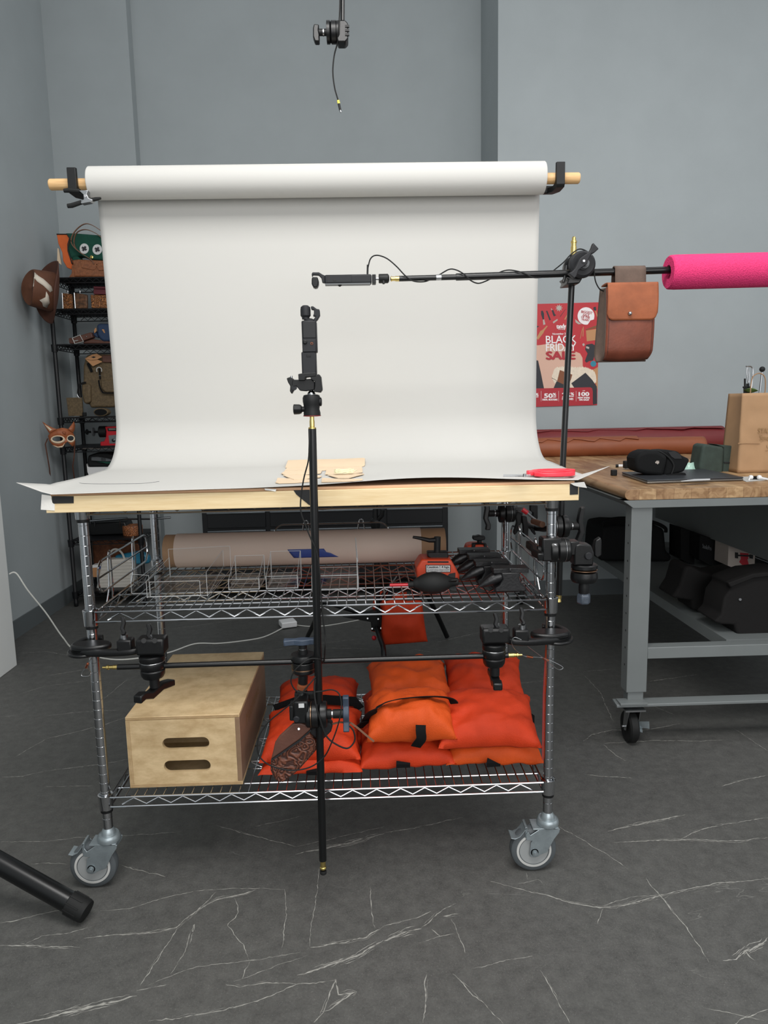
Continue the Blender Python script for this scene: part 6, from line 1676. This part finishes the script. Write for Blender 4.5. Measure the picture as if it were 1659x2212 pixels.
for L, dy in (([(900, 965), (830, 870), (600, 720), (470, 600), (420, 480), (470, 330), (590, 195), (720, 130), (860, 160), (1060, 290), (1200, 420)], -.012), ([(640, 745), (520, 640), (480, 500), (520, 340), (620, 265), (760, 255), (920, 320), (1060, 420), (1180, 520)], .012)):
    MB().strap(spline([PY(*p, yv+dy) for p in f1(L)]), .011, .004, (0, 0, 1)).build('handle', 'leather_strap', hbg)
mb = MB(); poly_px(mb, f1([(440, 985), (470, 985), (490, 1235), (380, 1235), (430, 1160)]), yv-.012, .008); mb.build('tassel', 'ostrich', hbg)
# flasks and boxes
def flask(label, L, m_, capx):
    t = thing('hip_flask', label, 'flask', PY(*f1([(L[3][0], L[3][1])])[0], yv), 'hip flasks on the wire rack')
    mb = MB(); poly_px(mb, f1(L), yv, .022); mb.build('wrap', m_, t, bevel=.004)
    x0_, y0_ = L[0]; x1_, y1_ = L[-1]
    MB().tube([PY(*f1([(x0_+6, y0_+4)])[0], yv-.001), PY(*f1([(x1_+6, y1_-4)])[0], yv-.001)], .004, 8).build('steel_edge', 'steel', t)
    c = f1([(capx, 1575)])[0]
    MB().cyl(PY(c[0], c[1], yv+.01), PY(c[0], c[1]-4.5, yv+.01), .0035).build('neck', 'steel', t)
    MB().cyl(PY(c[0], c[1]-3.2, yv+.01), PY(c[0], c[1]-5.6, yv+.01), .0085).build('cap', 'steel', t)
flask('hip flask wrapped in light brown carved leather, next to the hat', [(228, 1565), (430, 1590), (450, 1890), (245, 1895)], 'tooled_tan', 348)
flask('hip flask wrapped in dark brown leather, right of the lighter flask', [(478, 1558), (745, 1600), (752, 1885), (500, 1890)], 'flask_dark', 602)
tag(poly_px(MB(), f1([(820, 1600), (1300, 1615), (1300, 1880), (840, 1880)]), yv, .06).build('carved_box', 'tooled_tan', bevel=.003), 'box covered in carved scroll leather on the second rack shelf', 'box')
mbx = thing('card_box', 'small dark red box lying on the carved leather box', 'box', PY(215, 632, yv))
mb = MB(); poly_px(mb, f1([(885, 1480), (1090, 1490), (1300, 1490), (1300, 1600), (885, 1590)]), yv+.002, .05); mb.build('box', 'box_maroon', mbx, bevel=.002)
mb = MB(); poly_px(mb, f1([(880, 1425), (1300, 1440), (1300, 1485), (885, 1478)]), yv+.001, .05); mb.build('lid', 'box_maroon', mbx, bevel=.002)
# belt, blue pouch
f2 = lambda L: [(110+x/10.056, 690+y/10.055) for x, y in L]
bl = thing('belt', 'dark brown leather belt with a silver buckle on the third rack shelf', 'belt', PY(175, 742, yv))
mb = MB(); poly_px(mb, f2([(380, 410), (450, 395), (640, 345), (870, 275), (910, 390), (690, 470), (480, 530), (395, 520)]), yv, .05); mb.build('strap', 'leather_dark', bl, bevel=.004)
mb = MB(); mb.tube([PY(*p, yv-.003) for p in f2([(465, 405), (630, 340), (705, 480), (520, 530)])], .0035, 6, closed=True); mb.tube([PY(*p, yv-.004) for p in f2([(500, 470), (590, 455)])], .0028, 6); mb.build('buckle', 'bright_metal', bl)
MB().ball(PY(*f2([(770, 375)])[0], yv), .004).build('stud', 'steel', bl)
mb = MB(); poly_px(mb, f2([(690, 525), (720, 470), (900, 420), (1050, 450), (1300, 480), (1300, 525)]), yv+.02, .07); tag(mb.build('leather_wallet', 'leather_dark', bevel=.006), 'flat reddish brown leather wallet under the blue pouch', 'wallet')
bp_ = thing('blue_pouch', 'blue denim pouch with tan zip pulls on the third rack shelf', 'pouch', PY(220, 735, yv))
mb = MB(); poly_px(mb, f2([(985, 110), (1060, 85), (1350, 95), (1400, 470), (1140, 480), (1060, 430), (1000, 330)]), yv+.012, .08); mb.build('body', 'denim_blue', bp_, bevel=.014, seg=3)
mb = MB(); poly_px(mb, f2([(895, 260), (960, 230), (1040, 400), (960, 390), (905, 330)]), yv+.03, .05); mb.build('side', 'denim_blue', bp_, bevel=.01)
mb = MB(); poly_px(mb, f2([(935, 240), (965, 180), (990, 200), (985, 260), (940, 300)]), yv+.02, .006); poly_px(mb, f2([(1105, 215), (1150, 215), (1175, 295), (1150, 290)]), yv+.008, .005); mb.build('zip_pull', 'poster_tan', bp_)
# backpack, notebook, holder
bk = thing('olive_backpack', 'olive brown leather backpack with black trim and a kraft tag on the fourth rack shelf', 'backpack', PY(215, 898, yv))
mb = MB(); poly_px(mb, f2([(700, 1000), (760, 780), (900, 750), (1500, 760), (1560, 1900), (850, 1920), (830, 1830), (740, 1850), (690, 1700)]), yv+.03, .16); mb.build('body', 'olive_bag', bk, bevel=.02, seg=3)
mb = MB(); poly_px(mb, f2([(660, 1400), (820, 1390), (850, 1440), (860, 1790), (760, 1850), (700, 1790), (660, 1600)]), yv+.006, .06); mb.build('side_pocket', 'olive_bag', bk, bevel=.012, seg=3)
mb = MB(); poly_px(mb, f2([(1080, 1310), (1560, 1310), (1600, 1590), (1180, 1590), (1090, 1500)]), yv+.012, .03); mb.build('front_pocket', 'olive_bag', bk, bevel=.008)
MB().strap(spline([PY(*p, yv+.010) for p in f2([(1035, 1320), (1060, 1450), (1110, 1560), (1190, 1600), (1600, 1595)])]), .008, .004, (0, 1, 0)).build('piping', 'nylon_black', bk)
mb = MB(); poly_px(mb, f2([(1100, 780), (1500, 770), (1540, 940), (1120, 930)]), yv+.015, .02); mb.build('top_flap', 'leather_dark', bk, bevel=.003)
MB().strap([PY(*p, yv+.012) for p in f2([(1050, 1060), (1060, 1180), (1070, 1300)])], .010, .004, (0, 1, 0)).build('buckle_strap', 'nylon_black', bk)
MB().tube(spline([PY(*p, yv+.008) for p in f2([(1000, 1140), (995, 1070), (1045, 1040), (1095, 1070), (1100, 1135)])]), .0032, 6).build('buckle', 'bright_metal', bk)
MB().strap([PY(*p, yv+.006) for p in f2([(1035, 1220), (1100, 1220)])], .003, .003, (0, 1, 0)).build('buckle_bar', 'chrome', bk)
mb = MB(); poly_px(mb, f2([(740, 850), (900, 760), (1000, 745), (1115, 815), (1000, 870), (880, 885)]), yv-.004, .003); poly_px(mb, f2([(735, 850), (900, 890), (1010, 870), (1118, 920), (910, 1018)]), yv+.002, .003); mb.build('kraft_tag', 'poster_tan', bk)
mb = MB(); poly_px(mb, f2([(870, 820), (930, 800), (975, 820), (930, 840)]), yv-.0055, .001); mb.build('tag_mark', 'ink_black', bk)
MB().strap(spline([PY(*p, yv+.02) for p in f2([(800, 950), (850, 1050), (890, 1140)])]), .016, .004, (0, 1, 0)).build('shoulder_strap', 'nylon_black', bk)
MB().strap(spline([PY(*p, yv+.0) for p in f2([(760, 1370), (680, 1390), (610, 1440), (590, 1600)])]), .012, .004, (0, 1, 0)).build('side_strap', 'nylon_dark', bk)
MB().tube(spline([PY(*p, yv) for p in f2([(580, 1600), (570, 1630), (610, 1700), (650, 1720)])]), .0022, 6).build('hook', 'steel', bk)
tag(poly_px(MB(), f2([(330, 1700), (665, 1695), (685, 2095), (380, 2100)]), yv, .018).build('notebook', 'olive_bag', bevel=.002), 'upright brown leather notebook on the fourth rack shelf left of the backpack', 'notebook')
cc = thing('leather_case', 'olive leather case with an oval black end lying in front of the backpack', 'case', PY(215, 895, yv-.02))
c_ = PY(*f2([(1080, 2015)])[0], yv-.03)
MB().sweep([c_, c_+V3((0, .06, 0))], [(.026*math.cos(2*PI*i/24)*(1), .046*math.sin(2*PI*i/24)) for i in range(24)], (0, 0, 1)).build('shell', 'olive_bag', cc, bevel=.003)
MB().sweep([c_-V3((0, .003, 0)), c_+V3((0, .002, 0))], [(.020*math.cos(2*PI*i/24), .040*math.sin(2*PI*i/24)) for i in range(24)], (0, 0, 1)).build('end_panel', 'nylon_black', cc, bevel=.001)
MB().box(PY(*f2([(730, 2060)])[0], yv-.01), (.022, .02, .024)).build('clip', 'black_plastic', cc, bevel=.003)
# red machine
f3 = lambda L: [(90+x/9.217, 880+y/9.217) for x, y in L]
rm = thing('red_machine', 'red bench motor with a black pulley shaft and silver dial on the fifth rack shelf', 'machine', PY(235, 968, yv))
mb = MB(); poly_px(mb, f3([(1255, 385), (1700, 370), (1700, 790), (1165, 790), (1165, 685), (1235, 680), (1275, 600), (1280, 480)]), yv, .09); mb.build('housing', 'red_plastic', rm, bevel=.006, seg=3)
MB().lathe(PY(*f3([(1150, 485)])[0], yv+.035), (1, 0, 0), [(.030, 0), (.036, .003), (.036, .05), (.030, .052)], 28).build('motor_drum', 'black_plastic', rm)
MB().cyl(PY(*f3([(1160, 488)])[0], yv+.035), PY(*f3([(850, 490)])[0], yv+.035), .007).build('shaft', 'black_paint', rm)
MB().lathe(PY(*f3([(1030, 488)])[0], yv+.035), (1, 0, 0), [(.028, -.003), (.028, .003), (.008, .006)], 24).build('pulley', 'grey_plastic', rm)
MB().lathe(PY(*f3([(905, 490)])[0], yv+.035), (-1, 0, 0), [(.018, -.004), (.018, .002), (.010, .010), (.006, .022), (0, .026)], 20).build('nut', 'black_paint', rm)
mb = MB(); poly_px(mb, f3([(1330, 560), (1480, 545), (1505, 715), (1350, 722)]), yv-.002, .004); mb.build('dial_plate', 'steel', rm)
MB().lathe(PY(*f3([(1435, 655)])[0], yv-.002), ay, [(.0105, 0), (.0105, .008), (.007, .010), (0, .010)], 20).build('dial_knob', 'black_plastic', rm)
MB().lathe(PY(*f3([(1440, 645)])[0], yv-.012), ay, [(.006, 0), (.006, .002), (0, .003)], 16).build('dial_cap', 'chrome', rm)
mb = MB(); poly_px(mb, f3([(1310, 415), (1500, 405), (1505, 470), (1320, 472)]), yv-.002, .004); mb.build('name_plate', 'black_plastic', rm)
mb = MB()
for yy_ in (424, 440): poly_px(mb, f3([(1335, yy_), (1470, yy_-5), (1470, yy_+2), (1335, yy_+8)]), yv-.0028, .002)
mb.build('plate_print', 'poster_silver', rm)
tag(poly_px(MB(), f3([(800, 830), (830, 800), (1160, 815), (1500, 795), (1510, 815), (1180, 832)]), yv-.03, .05).build('paper_sheaf', 'poster_silver'), 'thin papers lying under the red machine', 'papers')
# plastic bin with tools
bn = thing('storage_bin', 'black and white plastic bin under the red machine', 'bin', PY(215, 1015, yv))
mb = MB(); poly_px(mb, f3([(905, 1100), (920, 960), (1100, 900), (1300, 900), (1500, 960), (1560, 1180), (930, 1190)]), yv+.01, .14); mb.build('lid', 'black_plastic', bn, bevel=.01)
mb = MB(); poly_px(mb, f3([(890, 1120), (920, 1188), (1560, 1175), (1560, 1420), (960, 1420), (905, 1290)]), yv+.02, .14); mb.build('tub', 'white_plastic', bn, bevel=.006)
tg = thing('torch_tool', 'grey and green hand tool lying on the black bin lid', 'tool', PY(218, 995, yv))
mb = MB(); poly_px(mb, f3([(985, 990), (1100, 985), (1275, 1010), (1390, 1040), (1385, 1075), (1260, 1080), (985, 1060)]), yv-.012, .02); mb.build('body', 'grey_plastic', tg, bevel=.003)
mb = MB(); poly_px(mb, f3([(1090, 1080), (1260, 1085), (1390, 1085), (1380, 1125), (1280, 1120), (1230, 1105)]), yv-.008, .015); mb.build('green_part', 'felt_green', tg, bevel=.002)
mb = MB()
for k in range(6): poly_px(mb, f3([(1185+k*16, 1005), (1192+k*16, 1006), (1190+k*16, 1072), (1183+k*16, 1070)]), yv-.0135, .002)
mb.build('slots', 'ink_black', tg)
# lower shelves seen under the board
f4 = lambda L: [(150+x/7.541, 1090+y/7.539) for x, y in L]
mr = thing('black_tool_press', 'black metal tool with a chrome bar on the rack, seen under the board', 'tool', PY(235, 1160, yv))
mb = MB(); poly_px(mb, f4([(330, 300), (900, 280), (980, 480), (820, 490), (330, 510)]), yv+.03, .14); mb.build('body', 'black_paint', mr, bevel=.008)
MB().cyl(PY(*f4([(318, 268)])[0], yv), PY(*f4([(945, 222)])[0], yv), .0075).build('chrome_bar', 'chrome', mr)
MB().cyl(PY(*f4([(1405, 228)])[0], yv+.1), PY(*f4([(1650, 210)])[0], yv+.1), .0075).build('chrome_bar', 'chrome', mr)
MB().cyl(PY(*f4([(945, 235)])[0], yv+.03), PY(*f4([(1405, 235)])[0], yv+.1), .006).build('hidden_bar', 'black_paint', mr)
for px in (415, 820):
    MB().cyl(PY(*f4([(px, 265)])[0], yv+.01), PY(*f4([(px, 360)])[0], yv+.03), .004).build('screw', 'steel', mr)
bkt = tag(MB().lathe(PY(*f4([(1040, 530)])[0], yv+.05), (0, 0, 1), [(.055, 0), (.062, .02), (.064, .075), (.060, .082), (.054, .080)], 36).build('stitched_cup', 'tooled_basket'), 'round tan leather cup with dark scroll pattern on the rack under the board', 'cup')
cfl = tag(poly_px(MB(), f4([(350, 560), (700, 530), (1000, 560), (1160, 620), (1180, 860), (900, 960), (380, 990)]), yv+.10, .12).build('foil_package', 'copper_foil', bevel=.02), 'brown shiny wrapped bundle on the low rack shelf behind the white bag', 'bundle')
wbg = thing('white_carrier_bag', 'white corrugated carrier bag with loop handle on the low rack shelf', 'bag', PY(250, 1280, yv))
mb = MB(); poly_px(mb, f4([(520, 930), (640, 900), (920, 890), (1010, 930), (1060, 1400), (470, 1445), (430, 1380)]), yv+.0, .10); mb.build('body', 'bag_white', wbg, bevel=.01)
MB().strap(spline([PY(*p, yv+.02) for p in f4([(640, 1000), (625, 880), (680, 760), (760, 725), (850, 780), (900, 900), (910, 1010)])]), .012, .004, (0, 1, 0)).build('handle', 'bag_white', wbg)
mb = MB()
for k in range(9): mb.tube([PY(*f4([(520-k*8, 960+k*52)])[0], yv-.001), PY(*f4([(1020+k*4, 940+k*50)])[0], yv-.001)], .0016, 5)
mb.build('corrugation', 'bag_white', wbg)
bbt = tag(poly_px(MB(), f4([(740, 830), (1130, 760), (1290, 850), (1300, 960), (1080, 980), (730, 900)]), yv+.06, .06).build('blue_bag', 'bottle_blue', bevel=.012), 'teal blue plastic bag behind the white carrier bag', 'bag')
bbx = thing('shipping_box', 'small white and blue box left of the white carrier bag', 'box', PY(205, 1270, yv))
mb = MB(); poly_px(mb, f4([(375, 990), (500, 985), (500, 1180), (380, 1180)]), yv+.05, .06); mb.build('carton', 'poster_tan', bbx)
mb = MB(); poly_px(mb, f4([(375, 985), (505, 980), (505, 1020), (375, 1030)]), yv+.048, .06); mb.build('white_lid', 'white_plastic', bbx)
mb = MB(); poly_px(mb, f4([(455, 1010), (508, 1004), (508, 1050), (455, 1055)]), yv+.045, .01); mb.build('blue_print', 'tape_blue', bbx)

# ------------------------------------------------------------------ hat and mask on the left wall
ht = thing('cowboy_hat', 'brown cowboy hat with white hide patches hung on the left wall', 'hat', (-1.80, 2.88, 2.03))
hc = PY(112, 631, 2.68)
axh = V3((-.68, -.72, .12)).normalized()
uh = V3((.16, 0, 1)); uh = (uh-axh*uh.dot(axh)).normalized(); wh = axh.cross(uh)
yh = hc
def crown(u, v):
    a = 2*PI*u; r = (.094-.012*v) if v < .8 else .082*(1-(v-.8)/.2)
    h = .130*min(1, v/.8)*(1-.08*math.cos(2*a)) - (.025*((v-.8)/.2) if v > .8 else 0)
    return yh + axh*h + (uh*math.cos(a)*1.22+wh*math.sin(a))*r
def brim(u, v):
    a = 2*PI*u; r = .086+.064*v
    return yh + axh*(.050*v*v*abs(math.sin(a))**1.5-.012*v*abs(math.cos(a))) + (uh*math.cos(a)*1.22+wh*math.sin(a)*.95)*r
MB().grid(brim, 48, 10, True).build('brim', 'hat_brim', ht, solid=.005, angle=60)
MB().grid(crown, 40, 20, True).build('crown', 'hat_brown', ht, solid=.003, angle=50)
def on_crown(px, py):
    # nearest ray hit on the crown surface, found by stepping along its side
    best, bd_ = None, 1e9
    for iu in range(120):
        for iv in range(1, 33):
            q = crown(iu/120, iv/40)
            d = q-CAMP; z = d.dot(FW); u_ = 829.5+FPX*d.dot(RT)/z; v_ = 1106-FPX*d.dot(UP)/z
            n_ = (q-yh-axh*.06)
            if n_.dot(d) > 0: continue
            e = (u_-px)**2+(v_-py)**2
            if e < bd_: best, bd_ = q, e
    return best
def patch(pts):
    c = V3((0, 0, 0)); P_ = []
    Z1 = [(x/3.95, 300+y/3.95) for x, y in pts]
    for p in Z1:
        q = on_crown(*p); P_.append(q + (CAMP-q).normalized()*.004)
    c = sum(P_, V3())/len(P_)
    mb = MB(); bm = mb.bm
    vs = [bm.verts.new(p) for p in P_]
    es = [bm.edges.new((vs[i], vs[(i+1) % len(vs)])) for i in range(len(vs))]
    bmesh.ops.triangle_fill(bm, use_beauty=True, edges=es)
    mb.build('hide_patch', 'hide_white', ht, solid=.003)
patch([(290, 1140), (330, 1170), (370, 1200), (440, 1260), (452, 1300), (430, 1310), (370, 1255), (320, 1215), (290, 1185)])
patch([(335, 1375), (385, 1350), (395, 1305), (420, 1340), (425, 1400), (400, 1440), (370, 1430), (360, 1395)])
patch([(250, 1190), (275, 1180), (285, 1220), (270, 1260), (255, 1225)])

mk_ = thing('fox_mask', 'brown and cream leather fox mask hung on the front post of the wire rack', 'mask', PY(132, 945, 2.775))
mc = PY(132, 945, 2.775)
# mask plane faces the room and camera
nm = V3((.42, -.90, 0)).normalized(); um = V3((0, 0, 1)); rm_ = um.cross(nm).normalized()*-1
if rm_.x < 0: rm_ = -rm_
SC = .000955
def mp(x, y, bulge=0):
    # sheet coordinates of the mask in zoom pixels, centred at (390, 560)
    X, Y = (x-390)*SC*.33, -(y-560)*SC*.33
    b = .030 - 4.5*X*X - 2.0*Y*Y + bulge*.5
    return mc + rm_*X*1.05 + um*Y + nm*b
def mshape(pts, m_, nm_, k=0, holes=(), th=.003):
    bm_l = MB(); bm = bm_l.bm
    loops = [pts]+list(holes)
    def dens(p):
        o = []
        for a, b in zip(p, p[1:]+p[:1]):
            for i in range(4): o.append((a[0]+(b[0]-a[0])*i/4, a[1]+(b[1]-a[1])*i/4))
        return o
    es = []
    for lp_ in loops:
        vs = [bm.verts.new(mp(x, y, k)) for x, y in dens(lp_)]
        for i in range(len(vs)): es.append(bm.edges.new((vs[i], vs[(i+1) % len(vs)])))
    bmesh.ops.triangle_fill(bm, use_beauty=True, edges=es)
    bm_l.build(nm_, m_, mk_, solid=th, angle=60)
e1 = ell(325, 585, 92, 50, 16); e2 = ell(552, 582, 56, 48, 16)
mshape([(170, 520), (230, 430), (320, 390), (420, 370), (520, 395), (590, 450), (620, 530), (625, 620), (610, 720), (570, 745), (530, 690), (490, 640), (450, 680), (400, 740), (320, 750), (230, 700), (185, 620)], 'mask_brown', 'face', 0, (e1, e2))
mshape(ell(328, 594, 122, 80, 20), 'mask_cream', 'eye_ring', .002, (e1,), .002)
mshape(ell(554, 590, 74, 74, 20), 'mask_cream', 'eye_ring', .002, (e2,), .002)
mshape([(400, 450), (440, 430), (480, 450), (470, 510), (430, 500)], 'leather_flap', 'brow_mark', .002, (), .002)
mshape([(230, 700), (320, 735), (400, 720), (440, 660), (420, 720), (390, 755), (310, 755)], 'mask_cream', 'cheek', .003, (), .002)
mshape([(95, 240), (200, 330), (325, 395), (260, 430), (190, 470), (150, 370)], 'mask_brown', 'ear', .012)
mshape([(520, 400), (600, 300), (635, 255), (650, 330), (630, 420), (600, 475)], 'mask_brown', 'ear', .012)
mshape([(125, 290), (195, 350), (240, 400), (205, 430), (165, 370)], 'mask_cream', 'ear_lining', .015, (), .002)
MB().strap([mp(160, 570, .0), mp(112, 680, -.01), mp(130, 900, -.01), mp(150, 1150, .0), mp(165, 1500, .02)], .007, .0015, nm).build('ribbon', 'leather_dark', mk_)
MB().strap([mp(620, 640, .0), mp(600, 900, -.01), mp(560, 1150, .0), mp(590, 1500, .02)], .007, .0015, nm).build('ribbon', 'leather_dark', mk_)

# ------------------------------------------------------------------ black tool cabinet and stand behind the cart
ycab = 2.87
tcab = thing('tool_cabinet', 'wide black drawer cabinet against the wall behind the cart', 'cabinet', (-.12, 3.1, 0))
cxa, cxb = PY(435, 1110, ycab).x, PY(968, 1110, ycab).x
MB().box(((cxa+cxb)/2, ycab+.235, .50), (cxb-cxa, .45, .76)).build('body', 'cabinet_black', tcab, bevel=.004)
cols = [(448, 574), (584, 806), (836, 956)]
for a, b in cols:
    xa_, xb_ = PY(a, 1130, ycab).x, PY(b, 1130, ycab).x
    for zr, hr in ((.745, .065), (.665, .065), (.545, .105), (.425, .105), (.30, .105), (.18, .105)):
        dr = MB().box(((xa_+xb_)/2, ycab+.004, zr), (xb_-xa_, .012, hr)).build('drawer', 'cabinet_black', tcab, bevel=.002)
        MB().box(((xa_+xb_)/2, ycab-.006, zr+hr/2-.006), (xb_-xa_, .012, .010)).build('pull_rail', 'cabinet_trim', dr, bevel=.002)
for px in (470, 900):
    cxw = PZ(px, 1300, .0)
    MB().lathe((PY(px, 1290, 2.95).x-.02, 2.98, .06), (1, 0, 0), [(.04, 0), (.06, .006), (.06, .034), (.04, .04)], 28).build('wheel', 'black_rubber', tcab)

cs_ = thing('light_stand', 'black tripod light stand behind the cart holding an orange sandbag', 'stand', (.18, 1.72, 0))
hubc = PY(817, 1338, 1.70)
MB().cyl(hubc-V3((0, 0, .06)), V3((hubc.x-.004, 1.72, 1.9)), .0125).build('pole', 'black_rod', cs_)
MB().lathe(V3((hubc.x-.003, 1.715, PY(812, 1128, 1.72).z)), (0, 0, 1), [(.02, -.03), (.024, -.02), (.024, .01), (.016, .02)], 18).build('collar', 'black_plastic', cs_)
MB().tube([V3((hubc.x, 1.71, PY(812, 1126, 1.72).z)), V3((hubc.x+.03, 1.70, PY(812, 1112, 1.72).z)), V3((hubc.x+.034, 1.70, PY(812, 1100, 1.72).z))], .011, 10).build('lock_knob', 'black_plastic', cs_)
mb = MB(); poly_px(mb, [(740, 1333), (797, 1325), (824, 1316), (826, 1362), (803, 1364), (801, 1344)], 1.69, .05); mb.build('hub_plate', 'black_paint', cs_, bevel=.003)
mb = MB()
for p in ((794, 1336), (817, 1337), (804, 1358), (823, 1357)): mb.cyl(PY(*p, 1.686), PY(*p, 1.694), .004)
mb.build('rivet', 'steel', cs_)
MB().tube(spline([PY(814, 1358, 1.68), PY(820, 1376, 1.62), PY(827, 1395, 1.56), PY(829, 1412, 1.50), PY(830, 1440, 1.44), PY(832, 1475, 1.37), PZ(833, 1500, .012)]), .0125, 14).build('leg', 'black_rod', cs_)
MB().tube([PY(905, 1250, 1.78), PY(945, 1330, 1.93), PZ(966, 1376, .014)], .013, 12).build('leg', 'black_rod', cs_)
MB().tube([PY(800, 1330, 1.72), PY(700, 1300, 1.80), PY(682, 1338, 1.80), PZ(664, 1376, .012)], .012, 12).build('leg', 'black_rod', cs_)
MB().tube([PY(817, 1300, 1.72), PY(860, 1240, 1.74), PY(905, 1250, 1.78)], .011, 10).build('brace', 'black_rod', cs_)
MB().ball(PY(808, 1378, 1.66), .012).build('red_tag', 'red_plastic', cs_)
hb_ = thing('sandbag', 'orange sandbag hanging on the black stand on the floor behind the cart', 'sandbag', PY(872, 1390, 1.70), 'orange sandbags')
def hang(u, v, s):
    a, b = 2*u-1, v
    x_px = 826+(912-826)*u + (6*v*v)*(a) + 6*v*u; y_px = 1296+88*v+ (10*v)*(1-u) + 2*u
    e = max(0, (1-abs(a)**3)*(1-abs(2*b-1)**3.5))**.5
    p = PY(x_px, y_px, 1.66); p.y += -s*e*.05*(1+.3*noise.noise(V3((u*4, v*3, s)))) + .012*math.sin(9*u+2*v)*math.exp(-4*v)
    return p
mb = MB(); mb.grid(lambda u, v: hang(u, v, 1), 26, 26); mb.grid(lambda u, v: hang(u, v, -1), 26, 26); mb.build('pouch', 'orange_nylon', hb_, merge=.0004, angle=70)
mb = MB(); mb.grid(lambda u, v: hang(u*.8, v*.85, .4)+V3((-.035, .10, .01)), 16, 16); mb.build('pouch', 'orange_nylon', hb_, solid=.03, angle=70)
MB().strap(spline([PY(836, 1300, 1.66), PY(850, 1275, 1.70), PY(880, 1262, 1.74), PY(905, 1300, 1.67)]), .03, .004, (0, 1, 0)).build('strap', 'webbing', hb_)

# ------------------------------------------------------------------ cables on the floor, adapter, stand leg
pw = thing('power_cable', 'white power cable running from the white board across the floor to the adapter', 'cable', PZ(420, 1391, 0))
MB().tube(spline([PX(20, 1240, -1.66), PX(20, 1240, -1.66)+V3((.03, .01, .0)), PY(60, 1275, 1.80), PY(100, 1325, 1.86), PY(135, 1376, 1.92), PZ(165, 1405, .004), PZ(250, 1425, .004), PZ(355, 1412, .004), PZ(420, 1391, .004), PZ(470, 1390, .004), PZ(520, 1385, .004), PZ(570, 1376, .004), PZ(612, 1356, .006)], 8), .0038, 8).build('cord', 'white_cable', pw)
MB().tube(spline([PZ(632, 1349, .006), PZ(665, 1353, .003), PZ(700, 1352, .003), PZ(745, 1345, .003), PZ(790, 1335, .003), PZ(840, 1315, .003)], 8), .003, 8).build('cord', 'white_cable', pw)
pa = PZ(622, 1354, 0)
mb = MB(); mb.box((pa.x, pa.y, .022), (.090, .085, .034), Matrix.Rotation(.35, 3, 'Z')); tag(mb.build('power_adapter', 'white_plastic', bevel=.006, seg=3), 'white square power adapter on the floor behind the cart', 'adapter')

sl = thing('tripod_stand', 'thick black stand leg with a rubber foot reaching in at the lower left'  , 'stand', (-.6, -.13, 0))
tip = PZ(181, 1966, .030); far = PY(-40, 1842, tip.y+.075)
dirv = (far-tip).normalized()
MB().cyl(tip+dirv*.03, tip+dirv*.78, .0255, n=36).build('leg', 'black_rod', sl)
MB().lathe(tip-dirv*.012, dirv, [(.016, 0), (.0265, .003), (.0285, .009), (.0285, .052), (.0270, .054)], 36).build('rubber_foot', 'black_rubber', sl)
mb = MB()
hub_ = tip+dirv*.78
MB().cyl((hub_.x, hub_.y, hub_.z-.08), (hub_.x, hub_.y, 1.7), .0175, n=24).build('pole', 'black_rod', sl)
MB().lathe((hub_.x, hub_.y, hub_.z-.05), (0, 0, 1), [(.02, 0), (.045, .01), (.045, .075), (.02, .085)], 28).build('hub', 'black_plastic', sl)
d2 = V3((dirv.x, dirv.y, 0))*-1
for a in (2*PI/3, -2*PI/3):
    d3 = Matrix.Rotation(a, 3, 'Z') @ d2
    e3 = V3((hub_.x, hub_.y, 0)) + d3*.72; e3.z = .028
    MB().cyl(hub_, e3, .0255, n=24).build('leg', 'black_rod', sl)
u_, v_, a_ = frame(dirv)
for k in range(10):
    a = 2*PI*k/10; n_ = u_*math.cos(a)+v_*math.sin(a)
    mb.box(tip+dirv*.024+n_*.0284, (.003, .003, .036), Matrix((n_, a_.cross(n_), a_)).transposed())
mb.build('foot_rib', 'black_rubber', sl)
